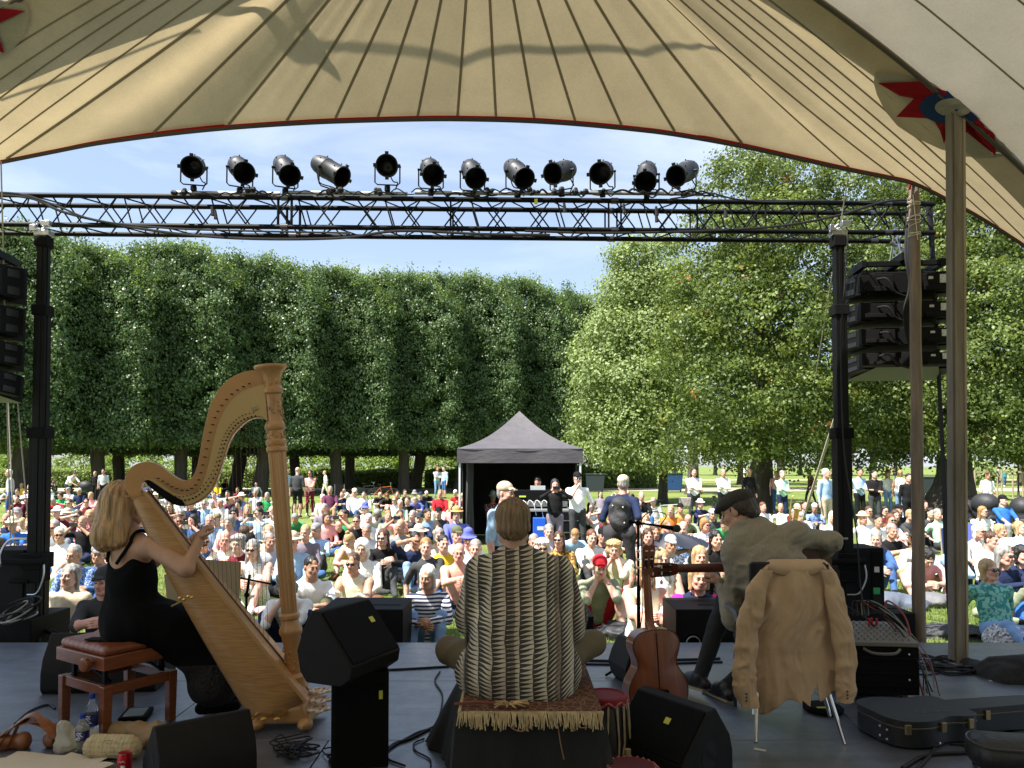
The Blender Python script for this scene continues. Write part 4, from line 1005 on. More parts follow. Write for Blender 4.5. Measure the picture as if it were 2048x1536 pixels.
# tall monitor on its pedestal
def spk_box(name, label, c, d, rz, cat='loudspeaker', m=None, group=None):
 t = thing(name, label, cat, (c[0], c[1], c[2]), R(rz), group); g = MB(); g.box((0, 0, d[2]/2), d); g.build('cabinet', m or CAB, t, smooth=0, bevel=.008); return t
pb = P(712, 1400, 3.95)
t = spk_box('monitor_pedestal', 'upright black speaker cabinet serving as pedestal for the tall monitor', (pb.x+.005, 4.02, 0), (.28, .36, .475), 12)
g = MB(); g.box((.10, -.184, .36), (.018, .004, .042)); g.build('label_sticker', STICK, t, smooth=0)
g = MB(); g.box((0, -.182, .22), (.235, .006, .40)); g.build('grille', WGRILLE, t, smooth=0)
m1 = wedge('large black monitor resting on the upright cabinet between harp and striped shirt', (pb.x-.145, 3.86, .478), -24, .42, 'belly', .97, sticker=(.62, .28), holes=())
pt = P(300, 1500, 3.55)
wedge('black floor monitor with D shaped handle holes in the lower left foreground, below the harp', (-1.40, 3.62, 0), 128, .50, 'wedge', .88, holes=(-1, 1))
wedge('black floor monitor standing behind the brown bench at the left', (-2.72, 5.10, 0), 95, .66, 'wedge', 1.10)
wedge('black floor monitor cut off by the left picture edge in front of the bench', (-2.93, 4.20, 0), 200, .5, 'wedge', 1.0, holes=())
wedge('small black floor monitor half hidden behind the upright guitar', (.72, 5.35, 0), 15, .36, 'belly', .85, holes=())
wedge('black floor monitor with yellow label right of the drums, tipped towards the guitarist', (.935, 3.98, 0), 215, .48, 'wedge', 1.0, sticker=(.62, .10), holes=(-1, 1))
# cabinets standing on the lawn before the stage
def sub(label, x0, x1, Y, ztop=.215, depth=.62, handle=True):
 a, b = P(x0, 1240, Y), P(x1, 1240, Y); w = b.x-a.x
 t = thing('subwoofer', label, 'subwoofer', ((a.x+b.x)/2, Y+depth/2, LAWN), 0, 'black bass cabinets on the lawn before the stage'); h = ztop-LAWN
 g = MB(); g.box((0, 0, h/2), (w, depth, h)); g.build('cabinet', CAB, t, smooth=0, bevel=.01)
 if handle:
  g = MB(); g.lathe([(.002, .004), (.075, .004), (.085, .012), (.095, .004)], (-w*.24, -depth/2, h*.52), (0, -1, 0), 24); g.build('cable_socket', BLKM, t)
  g = MB(); g.tube([(-w*.24+.06*math.cos(q), -depth/2-.02, h*.52+.06*math.sin(q)) for q in np.linspace(0, 2*math.pi, 17)[:-1]], .007, 6, closed=True); g.build('ring_handle', GALV, t)
 g = MB(); g.box((w*.18, -.1, h+.002), (w*.5, .012, .006)); g.build('rail', BLKM, t, smooth=0)
 return t
sub('low black bass cabinet on the lawn behind the tall monitor', 640, 806, 6.9, handle=False)
sub('low black bass cabinet on the lawn peeping out right of the striped shirt', 1118, 1188, 6.8, .17)
sub('low black bass cabinet with ring handle on the lawn between both guitars', 1352, 1480, 6.9)
sub('low black bass cabinet on the lawn below the speaker beside the right mast', 1690, 1832, 6.85, .19)
sub('low black bass cabinet on the lawn at the left edge under the coiled cables', -60, 62, 6.9, .12, handle=False)
for (x0, x1, y0, y1, Y, lb) in ((1690, 1768, 1096, 1230, 7.1, 'tall black loudspeaker with connector panel standing on the bass cabinet by the right mast'), (-40, 48, 1100, 1218, 7.1, 'tall black loudspeaker cut by the left edge beside the left mast')):
 a, b = P(x0, y1, Y), P(x1, y0, Y); zb = .195 if x0 > 0 else .125
 t = thing('loudspeaker', lb, 'loudspeaker', ((a.x+b.x)/2, Y+.2, zb), 0); w, h = b.x-a.x, b.z-zb
 g = MB(); g.box((0, 0, h/2), (w, .4, h)); g.build('cabinet', CAB, t, smooth=0, bevel=.01)
 if x0 > 0:
  g = MB(); g.box((w*.30, -.203, h*.48), (w*.26, .008, h*.93)); p_ = g.build('connector_panel', BLKM, t, smooth=0, bevel=.002)
  g = MB(); g.box((w*.30, -.209, h*.64), (.045, .004, .05)); g.build('rating_label', LABW, p_, smooth=0)
  g = MB(); g.box((w*.28, -.212, h*.28), (.06, .02, .06)); g.build('power_lamp', mat('green_led', (.03, .35, .12), .4), p_, smooth=0, bevel=.004)
  g = MB(); g.box((w*.30, -.211, h*.12), (.085, .01, .11)); g.build('handle_shade', HOLE_SHADE, p_, smooth=0)  # dark plate stands for the shaded handle recess
  g = MB(); q = [(-.12, -.203, h*.32), (-.10, -.203, h*.28), (-.06, -.203, h*.28), (-.03, -.203, h*.34), (-.05, -.203, h*.42), (-.1, -.203, h*.42), (-.12, -.203, h*.38), (-.12, -.203, h*.32)]
  g.tube(q, .004, 5); g.tube([(-.03, -.203, h*.28), (-.03, -.203, h*.47)], .004, 5); g.tube(bez([(.01, -.203, h*.3), (.05, -.203, h*.3), (.05, -.203, h*.38), (.01, -.203, h*.4), (.01, -.203, h*.3)], 4), .004, 5); g.build('embossed_logo', BLK, t)
# ------------------------------------------------------------------ the harpist's bench
WOODC = mat('cherry_wood', (.20, .060, .022), .30, var=.3, vs=5, stretch=(1, 1, 6), spec=.6, coat=.2)
LEATH = mat('brown_leather', (.22, .060, .022), .32, var=.15, vs=8, bump=.2, bs=60, spec=.6)
bench = thing('piano_bench', 'adjustable cherry wood bench with brown leather seat carrying the harpist', 'bench', (-2.30, 4.54, 0), R(-33))
W_, D_ = .50, .46
g = MB(); g.box((0, 0, .415), (W_, D_, .075)); g.build('seat_frame', WOODC, bench, smooth=0, bevel=.006)
V, Q, T, _ = field_mesh([dict(t='c', a=V_[0], b=V_[1], ra=.03, rb=.03, tag=0, k=.03, sq=None, op='u') for V_ in [(np.array([x, -.19, .475]), np.array([x, .19, .475])) for x in np.linspace(-.21, .21, 9)]], .012)
obj_np('seat_cushion', V, Q, T, [LEATH], bench)
for sx in (-1, 1):
 for sy in (-1, 1):
  g = MB(); g.box((sx*(W_/2-.035), sy*(D_/2-.035), .145), (.045, .045, .29), taper=(1.15, 1.15)); g.build('leg', WOODC, bench, smooth=0, bevel=.004)
for (c, d) in (((0, D_/2-.035, .262), (W_-.12, .028, .055)), ((0, -D_/2+.035, .262), (W_-.12, .028, .055)), ((W_/2-.035, 0, .262), (.028, D_-.12, .055)), ((-W_/2+.035, 0, .262), (.028, D_-.12, .055))):
 g = MB(); g.box(c, d); g.build('apron', WOODC, bench, smooth=0, bevel=.003)
for s in (-1, 1):
 g = MB(); g.tube([(-.18, s*.16, .30), (.18, s*.16, .385)], .009, 6); g.tube([(-.18, s*.15, .385), (.18, s*.15, .30)], .009, 6); g.tube([(0, -.16, .342), (0, .16, .342)], .007, 6); g.build('scissor_lift', BLK, bench)
for sx in (-1, 1):
 for sy in (-1, 1): g = MB(); g.box((sx*.16, sy*.17, .335), (.026, .02, .10)); g.build('bracket', BLK, bench, smooth=0)
g = MB(); g.lathe([(.012, 0), (.012, .015), (.030, .018), (.038, .03), (.038, .05), (.030, .06), (.004, .062)], (.14, -D_/2, .41), (0, -1, 0), 20); g.build('height_knob', WOODC, bench)
o = MB(); o.box((-.02, -.14, .512), (.15, .07, .008)); ob = o.build('phone', BLKM, smooth=0, bevel=.003); ob.location = bench.location; ob.rotation_euler = (0, 0, R(-8)); tag(ob, 'flat black phone lying on the bench edge behind the harpist', 'phone')
# ------------------------------------------------------------------ the harp
MAPLE = mat('harp_maple', (.47, .25, .10), .34, var=.10, vs=4, stretch=(1, 1, 1), spec=.5, coat=.25)
def flamed():
 m = bpy.data.materials.new('flamed_maple'); m.use_nodes = True; nt = m.node_tree; N = nt.nodes.new; L = nt.links.new; b = nt.nodes['Principled BSDF']
 tc = N('ShaderNodeTexCoord'); mp = N('ShaderNodeMapping'); mp.inputs['Rotation'].default_value = (0, R(20), 0); mp.inputs['Scale'].default_value = (2, 2, 34)
 n = N('ShaderNodeTexNoise'); n.inputs['Scale'].default_value = 5; n.inputs['Detail'].default_value = 4; n.inputs['Distortion'].default_value = .3
 r = N('ShaderNodeValToRGB'); r.color_ramp.elements[0].position = .35; r.color_ramp.elements[1].position = .65; r.color_ramp.elements[0].color = (.35, .175, .06, 1); r.color_ramp.elements[1].color = (.48, .265, .10, 1)
 L(tc.outputs['Object'], mp.inputs[0]); L(mp.outputs[0], n.inputs['Vector']); L(n.outputs['Fac'], r.inputs[0]); L(r.outputs[0], b.inputs['Base Color']); b.inputs['Roughness'].default_value = .3; b.inputs['Coat Weight'].default_value = .3; b.inputs['Coat Roughness'].default_value = .15
 return m
FLAME = flamed(); BRASS = mat('brass', (.75, .52, .18), .3, 1.0); PLATE = mat('harp_plate', (.55, .38, .17), .45, .3)
harp = thing('concert_harp', 'pale maple concert harp with carved fluted pillar leaning on the harpist', 'harp')
HY = lambda x: 4.36+(x-265)*.00062
def hp(px, py, off=0.0): p = P(px, py, HY(px)); return p+HN*off
_a, _b = P(265, 1000, HY(265)), P(580, 1000, HY(580)); _d = (_b-_a); _d.z = 0; _d.normalize(); HN = Vector((_d.y, -_d.x, 0))    # towards the camera
def px_prism(poly, half, name, m, par, off=0, bevel=.006):
 g = MB(); n = len(poly); A = [hp(x, y, off-half) for x, y in poly]; B = [hp(x, y, off+half) for x, y in poly]
 g.add(A+B, [tuple(range(n)), tuple(range(2*n-1, n-1, -1))]+[((i+1) % n, i, n+i, n+(i+1) % n) for i in range(n)]); return g.build(name, m, par, smooth=30, bevel=bevel)
outer = [(268, 1000), (256, 980), (252, 962), (258, 944), (272, 930), (290, 924), (308, 925), (324, 932), (340, 945), (358, 957), (372, 961), (384, 956), (393, 942), (400, 915), (406, 880), (413, 845), (422, 812), (436, 785), (456, 762), (480, 748), (505, 742), (524, 742)]
inner = [(536, 846), (530, 838), (520, 836), (508, 837), (494, 844), (480, 856), (468, 870), (458, 890), (450, 915), (443, 940), (434, 965), (422, 985), (406, 1000), (388, 1009), (368, 1012), (348, 1006), (330, 994), (312, 978), (296, 964), (286, 968), (284, 985), (292, 998)]
def smooth2(p, n=4): return [(q.x, q.y) for q in bez([(x, y, 0) for x, y in p], n)]
nk_poly = smooth2(outer)+smooth2(inner)
px_prism(nk_poly, .032, 'neck', MAPLE, harp)
plate = [(290, 955), (318, 962), (350, 985), (372, 990), (394, 985), (410, 960), (420, 925), (430, 880), (442, 840), (462, 805), (490, 782), (530, 770)]
pl = smooth2(plate)+smooth2([(536, 842), (520, 833), (494, 840), (466, 867), (456, 890), (440, 940), (420, 983), (388, 1005), (368, 1008), (330, 992), (300, 966)])
px_prism(pl, .003, 'brass_plate', PLATE, harp, .036, 0)
blk = smooth2([(292, 962), (302, 960), (325, 975), (352, 992), (366, 1000), (372, 1011), (350, 1008), (326, 992), (306, 976)])
px_prism(blk, .004, 'action_cover', BLKM, harp, .043, 0)
up = bez([(p[0], p[1], 0) for p in [(305, 948), (330, 962), (352, 975), (378, 980), (398, 965), (409, 930), (418, 890), (428, 850), (442, 818), (466, 790), (495, 772), (525, 760)]], 5)
pins = up[2:-2:1][::1]; k_ = max(1, len(pins)//40)
for q in up[3:-3:2]:
 g = MB(); a = hp(q.x, q.y, .03); g.tube([a, a+HN*.028], .0035, 6); g.box(a+HN*.03, (.016, .004, .006)); g.build('tuning_pin', mat('blued_steel', (.03, .022, .02), .35, .6), harp)
low = bez([(p[0], p[1], 0) for p in [(300, 972), (330, 992), (360, 1006), (390, 1003), (415, 985), (435, 955), (446, 920), (456, 888), (470, 864), (492, 846), (522, 838)]], 4)
dk = mat('blued_steel', (.03, .022, .02), .35, .6)
for q in low[1:-1]:
 g = MB(); a = hp(q.x-2, q.y-7, .038); g.tube([a, a+HN*.008], .005, 7); b = hp(q.x-6, q.y-14, .038); g.tube([b, b+HN*.008], .0035, 6); g.build('disc', dk, harp)
g = MB(); g.ball(hp(507, 817, .040), .03, 16, sc=(1, .08, .62)); g.build('maker_plate', mat('harp_badge', (.38, .30, .16), .4, .4, var=.3, vs=60), harp)
# sound box: half cone behind the soundboard
S0, S1 = (292, 985), (612, 1384)
def sbx(t): return (lerp(S0[0], S1[0], t)+10*math.sin(t*math.pi)*-.5, lerp(S0[1], S1[1], t))
g = MB(); rows = []
axd = (hp(*S1)-hp(*S0)).normalized(); inn = HN.cross(axd).normalized()
if inn.x > 0: inn = -inn
for i in range(31):
 t = i/30; c = hp(*sbx(t)); dpt = lerp(.085, .335, t**.85); hw = lerp(.045, .20, t)
 if t > .95: dpt *= 1-.25*((t-.95)/.05)**2; hw *= 1-.2*((t-.95)/.05)**2
 rows.append([c+HN*hw*math.cos(a)+inn*dpt*math.sin(a)**.8 for a in np.linspace(0, math.pi, 17)])
g.grid(rows); g.add(rows[-1], [tuple(range(17))]); g.add(rows[0], [tuple(range(17))[::-1]]); g.build('sound_box', FLAME, harp, smooth=50)
g = MB(); A = [hp(*sbx(i/30)) for i in range(31)]
g.grid([[c+HN*lerp(.05, .205, i/30)*s+inn*o_ for i, c in enumerate(A)] for s, o_ in ((1, .004), (1, -.014), (-1, -.014), (-1, .004))]); g.build('soundboard', MAPLE, harp, smooth=30)
g = MB(); g.tube([c-inn*.016 for c in A], .006, 6); g.build('string_rib', mat('dark_rib', (.12, .05, .02), .5), harp)
for k, t in enumerate((.20, .34, .50)):   # latches of the sound box openings
 pass
g = MB()
for (x, y) in ((370, 1187), (378, 1190), (386, 1184), (393, 1186)): g.ball(hp(x, y, .15), .009, 8)
g.tube([hp(352, 1204, .13), hp(368, 1196, .14), hp(395, 1184, .15)], .005, 6); g.build('brass_clasp', BRASS, harp)
g = MB(); c1, c2 = hp(256, 992, .05), hp(300, 985, .05); g.tube([c1, (c1+c2)/2+Vector((0, 0, -.004)), c2], .003, 6); g.build('brass_band', BRASS, harp)
# pillar
pt, pbm = hp(541, 732), hp(590, 1372); ax = (pt-pbm); Lp = ax.length; axn = ax.normalized()
def along(py): return (1372-py)/(1372-732)*Lp
prof = []
def seg(py, r): prof.append((r, along(py)))
for py, r in ((1392, .060), (1362, .060), (1352, .066), (1348, .060), (1345, .047), (1290, .047), (1285, .052), (1272, .055), (1266, .066), (1258, .066), (1252, .055), (1240, .050), (1236, .060), (1230, .060), (1226, .050)): seg(py, r)
g = MB(); n = 32; g.lathe([(r, h) for r, h in prof], pbm, axn, n); g.build('pillar_base', MAPLE, harp, smooth=35)
g = MB(); st = len(g.v); fl = []
hs = np.linspace(along(1226), along(905), 24); a_ = axn.orthogonal().normalized(); b_ = axn.cross(a_); nn = 72
rows = [[pbm+axn*h+(a_*math.cos(w)+b_*math.sin(w))*(lerp(.046, .052, (h-hs[0])/(hs[-1]-hs[0]))-.006*max(0, math.cos(w*12))**.5) for w in np.linspace(0, 2*math.pi, nn+1)] for h in hs]
g.grid(rows); g.build('fluted_shaft', MAPLE, harp, smooth=25)
g = MB(); g.lathe([(r, along(py)) for py, r in ((906, .050), (902, .060), (896, .061), (893, .052), (889, .060), (882, .060), (878, .049), (862, .048), (858, .058), (851, .060), (846, .052), (842, .047), (790, .050), (786, .062), (778, .062), (774, .052), (760, .056), (746, .066), (740, .082), (736, .094), (733, .096), (731, .094))], pbm, axn, 36); g.build('capital', MAPLE, harp, smooth=35)
rr = random.Random(4)
for (ya, yb, nx) in ((795, 840, 14), (864, 878, 8), (752, 770, 8), (1292, 1342, 14)):
 g = MB()
 for k in range(nx*4):
  w = rr.uniform(0, 2*math.pi); h = along(rr.uniform(ya, yb)); rad = .050 if ya > 1000 else .052 if ya < 780 else .049
  c = pbm+axn*h+(a_*math.cos(w)+b_*math.sin(w))*rad; t1 = (axn*rr.uniform(-1, 1)+(b_*math.cos(w)-a_*math.sin(w))*rr.uniform(-1, 1)).normalized(); g.tube([c-t1*.010, c+(a_*math.cos(w)+b_*math.sin(w))*.005, c+t1*.010], .0032, 5)
 g.build('carving', MAPLE, harp)
sq = []
for k in range(33):
 t = .06+k*.88/32; q = sbx(t); x = q[0]+6
 # the neck point above this string
 best = min(low, key=lambda u: abs(u.x-(q[0]-6-16*(1-t)))) if q[0] < 545 else None
 if best is None: continue
 g = MB(); g.tube([hp(q[0], q[1]-2), hp(best.x, best.y)], .00125, 4); g.build('string', mat('harp_string', (.10, .035, .03) if k % 7 == 0 else (.16, .13, .10), .5), harp)
# foot with carved tracery and pedals
g = MB(); foot = [hp(500, 1424)+inn*.0, hp(622, 1392), hp(640, 1372), hp(652, 1385), hp(650, 1440), hp(560, 1446)]
c = P(590, 1425, 4.55)
g.add([(c.x-.20, 4.38, .035), (c.x+.13, 4.40, .035), (c.x+.16, 4.72, .035), (c.x-.16, 4.72, .035), (c.x-.18, 4.38, .115), (c.x+.08, 4.40, .14), (c.x+.10, 4.72, .16), (c.x-.16, 4.72, .12)], [(0, 3, 2, 1), (4, 5, 6, 7), (0, 1, 5, 4), (1, 2, 6, 5), (2, 3, 7, 6), (3, 0, 4, 7)]); g.build('base_block', MAPLE, harp, smooth=0, bevel=.02)
WHT = mat('base_ivory', (.62, .50, .42), .5, var=.5, vs=40)
for j, (dx, dy, z) in enumerate(((.13, 4.62, .16), (.15, 4.54, .13), (.16, 4.47, .10))):
 g = MB(); pts = [(c.x+dx+.05*math.cos(a)*(1+.25*math.cos(5*a)), dy+.05*math.sin(a)*(1+.25*math.cos(5*a)), z) for a in np.linspace(0, 2*math.pi, 41)[:-1]]; g.tube(pts, .009, 6, closed=True); g.tube([(c.x+dx-.04, dy, z), (c.x+dx+.04, dy, z)], .006, 5); g.tube([(c.x+dx, dy-.04, z), (c.x+dx, dy+.04, z)], .006, 5); g.build('carved_tracery', WHT, harp)
for j in range(3):
 x = 527+j*26; g = MB(); a = P(x, 1418, 4.42); g.tube(bez([a, a+Vector((-.02, -.06, -.02)), a+Vector((-.03, -.12, -.012))], 4), .009, 6); g.ball(a+Vector((-.03, -.13, -.012)), .017, 8, sc=(1.3, 1, .6)); g.build('pedal', BRASS, harp)
for dx in (-.17, .10):
 g = MB(); g.ball((c.x+dx, 4.40, .035), .045, 12, sc=(1, 1.2, .75)); g.build('foot', MAPLE, harp)
# ------------------------------------------------------------------ the draped riser with its rug
riser = thing('draped_riser', 'box riser under a black floor length cloth carrying the man in the zigzag shirt', 'riser')
RX0, RX1, RY0, RY1, RZ = -.245, .405, 3.42, 4.42, .395
g = MB(); g.box(((RX0+RX1)/2, (RY0+RY1)/2, RZ/2), (RX1-RX0-.02, RY1-RY0-.02, RZ-.012)); g.build('box', BLKM, riser, smooth=0)
def perimeter():
 out = []; cor = [(RX0, RY0), (RX1, RY0), (RX1, RY1), (RX0, RY1)]
 for i in range(4):
  a, b = cor[i], cor[(i+1) % 4]
  for k in range(28): out.append((lerp(a[0], b[0], k/28), lerp(a[1], b[1], k/28), i, k/28))
 return out
pe = perimeter(); cx, cy = (RX0+RX1)/2, (RY0+RY1)/2; rows = []
for j in range(15):
 v = j/14; row = []
 for q, (x, y, sd, u) in enumerate(pe):
  n = [(0, -1), (1, 0), (0, 1), (-1, 0)][sd]; cor = min(u, 1-u)
  d = [Vector((x-cx, y-cy, 0)).normalized(), Vector((n[0], n[1], 0))]; out = d[1].lerp(d[0], .5*math.exp(-(cor/.12)**2))
  fl = .03+.055*math.exp(-(cor/.10)**2)+.022*math.sin(q*.78)*v+.014*math.sin(q*1.9+1)*v
  if sd == 3: fl += .17*math.exp(-((u-.25)/.22)**2)
  if sd == 0: fl += .02*math.sin(u*9)
  row.append(Vector((x, y, RZ+.004-(RZ-.004)*v))+out*fl*v**.8)
 rows.append(row+[row[0]])
g = MB(); g.grid(rows, flip=True); g.add([(RX0, RY0, RZ+.004), (RX1, RY0, RZ+.004), (RX1, RY1, RZ+.004), (RX0, RY1, RZ+.004)], [(0, 1, 2, 3)]); g.build('cloth', mat('riser_cloth', (.014, .014, .013), .95, bump=.3, bs=10), riser, smooth=60)
def rug_mat():
 m = bpy.data.materials.new('rug_wool'); m.use_nodes = True; nt = m.node_tree; N = nt.nodes.new; L = nt.links.new; b = nt.nodes['Principled BSDF']; b.inputs['Roughness'].default_value = .95
 tc = N('ShaderNodeTexCoord'); v = N('ShaderNodeTexVoronoi'); v.inputs['Scale'].default_value = 26; v.feature = 'DISTANCE_TO_EDGE'; n = N('ShaderNodeTexNoise'); n.inputs['Scale'].default_value = 30
 r = N('ShaderNodeValToRGB'); e = r.color_ramp.elements; e[0].position = .02; e[0].color = (.20, .12, .06, 1); e[1].position = .10; e[1].color = (.075, .016, .010, 1); k = e.new(.35); k.color = (.10, .03, .015, 1); k = e.new(.5); k.color = (.02, .018, .02, 1)
 L(tc.outputs['Object'], v.inputs['Vector']); L(v.outputs['Distance'], r.inputs[0]); L(r.outputs[0], b.inputs['Base Color']); return m
rug = thing('rug', 'small worn oriental rug with pale fringe on top of the draped riser', 'rug')
g = MB(); g.box((.085, 3.87, RZ+.013), (.63, .90, .012)); g.build('pile', rug_mat(), rug, smooth=0, bevel=.003)
g = MB(); rr = random.Random(8); CRM = mat('fringe_wool', (.42, .33, .19), .95, var=.3, vs=30)
x = -.235
while x < .405:
 l = rr.uniform(.006, .03)+.022*abs(math.sin(x*31)); dx = rr.uniform(-.02, .02); y0 = 3.42
 g.tube(bez([(x, y0+.01, RZ+.018), (x+dx*.3, y0-.018, RZ+.014), (x+dx, y0-.035-rr.uniform(0, .015), RZ-l)], 3), [.0035]*5+[.0025]*2, 4); x += rr.uniform(.0025, .0055)
g.build('fringe', CRM, rug)
g = MB(); g.box((-.232, 3.87, RZ+.016), (.014, .90, .014)); g.build('selvedge', CRM, rug, smooth=0, bevel=.004)
V, Q, T, _ = field_mesh([ell((.045, 3.70, RZ+.036), (.13, .12, .020), 0)], .01); o = obj_np('cushion', V, Q, T, [mat('red_velvet', (.18, .006, .015), .85, sheen=.1)]); tag(o, 'flat dark red cushion under the man on the rug', 'cushion')
# flute tassels and cords on the rug
g = MB(); zz = RZ+.03; g.tube(bez([(-.26, 3.50, zz), (-.16, 3.49, zz+.01), (-.06, 3.50, zz)], 5), .007, 6); g.build('cord', mat('brown_cord', (.16, .05, .03), .8), None);
o = bpy.context.scene.collection.objects[-1]; tag(o, 'dark red twisted cord lying on the left end of the rug', 'cord')
g = MB(); rr = random.Random(5)
for k in range(26):
 a = Vector((-.02, 3.475, zz)); e = a+Vector((rr.uniform(-.06, .10), rr.uniform(-.03, .02), rr.uniform(-.005, .02))); g.tube([a, (a+e)/2+Vector((0, 0, .012)), e], .004, 4)
tag(g.build('tassel', mat('tassel_thread', (.42, .28, .14), .9, var=.5, vs=30)), 'bundle of cream and red tassels on the front edge of the rug', 'tassel')
for k, pts in enumerate([[(.17, 3.46, zz), (.19, 3.42, zz-.01), (.20, 3.40, RZ-.03), (.21, 3.385, RZ-.10), (.225, 3.38, RZ-.17)], [(-.03, 3.40, RZ), (.0, 3.375, RZ-.035), (.05, 3.37, RZ-.045), (.08, 3.385, RZ-.01)], [(.27, 3.40, RZ), (.29, 3.375, RZ-.03), (.32, 3.375, RZ-.028), (.33, 3.39, RZ+.0)]]):
 g = MB(); g.tube(bez(pts, 5), .0028, 5); tag(g.build('loose_string', mat('loose_cord', (.25, .13, .08), .8)), ['thin red string hanging down the cloth from the rug', 'pale looped string hanging under the left fringe', 'pale looped string hanging under the right fringe'][k], 'string')
# ------------------------------------------------------------------ drums
SKIN_D = mat('drum_skin', (.35, .28, .18), .7, var=.2, vs=10); STRAP = mat('rawhide_strap', (.42, .33, .20), .8, var=.25, vs=20); VELV = mat('red_velvet', (.30, .006, .02), .8)
dr = thing('hand_drum', 'tall black hand drum with red top ring and pale straps right of the riser', 'drum', (P(1212, 1400, 3.9).x, 3.92, 0))
g = MB(); g.lathe([(.095, .0), (.112, .04), (.118, .12), (.105, .27), (.096, .315)], (0, 0, 0), n=32); g.build('shell', mat('drum_shell', (.020, .016, .014), .35, spec=.6), dr)
g = MB(); g.lathe([(.096, .30), (.112, .312), (.116, .33), (.110, .345), (.098, .35), (.088, .342), (.002, .342)], (0, 0, 0), n=40, cap=False); g.build('top_ring', VELV, dr)
g = MB(); rr = random.Random(2); g.tube([(.113*math.cos(a)+rr.uniform(-.002, .002), .113*math.sin(a), .322+.010*math.sin(a*11)) for a in np.linspace(0, 2*math.pi, 67)[:-1]], .006, 6, closed=True); g.build('rim_braid', mat('rim_braid', (.35, .10, .08), .85, var=.6, vs=60), dr)
for k in range(16):
 a = k*2*math.pi/16; b = a+.10*(1 if k % 2 else -1); g = MB(); g.tube([(.112*math.cos(a), .112*math.sin(a), .315), (.124*math.cos((a+b)/2), .124*math.sin((a+b)/2), .14), (.108*math.cos(b), .108*math.sin(b), .02)], .0055, 5); g.build('strap', STRAP, dr)
for k in range(6):
 a = k*2*math.pi/6+.3; g = MB(); g.tube([(.134*math.cos(a), .134*math.sin(a), .055), (.134*math.cos(a), .134*math.sin(a), .105)], .015, 9); g.build('tuning_peg', STRAP, dr)
dr2 = thing('hand_drum', 'second hand drum at the bottom edge with red braided rim, mostly below the picture', 'drum', (P(1272, 1536, 3.25).x, 3.38, 0))
g = MB(); g.lathe([(.07, .0), (.11, .06), (.115, .12), (.09, .17)], n=28); g.build('shell', mat('drum_shell', (.020, .016, .014), .35), dr2)
g = MB(); g.lathe([(.092, .165), (.108, .175), (.11, .19), (.10, .2), (.085, .197), (.002, .195)], n=36, cap=False); g.build('top_ring', mat('dark_wine_cloth', (.09, .012, .015), .9), dr2)
VELV2 = mat('dark_wine_cloth', (.09, .012, .015), .9)
for k in range(22):
 a = k*2*math.pi/22; g = MB(); g.tube([(.10*math.cos(a), .10*math.sin(a), .2), (.12*math.cos(a+.08), .12*math.sin(a+.08), .185), (.113*math.cos(a+.15), .113*math.sin(a+.15), .16)], .007, 5); g.build('braid', mat('rim_braid', (.35, .10, .08), .85), dr2)
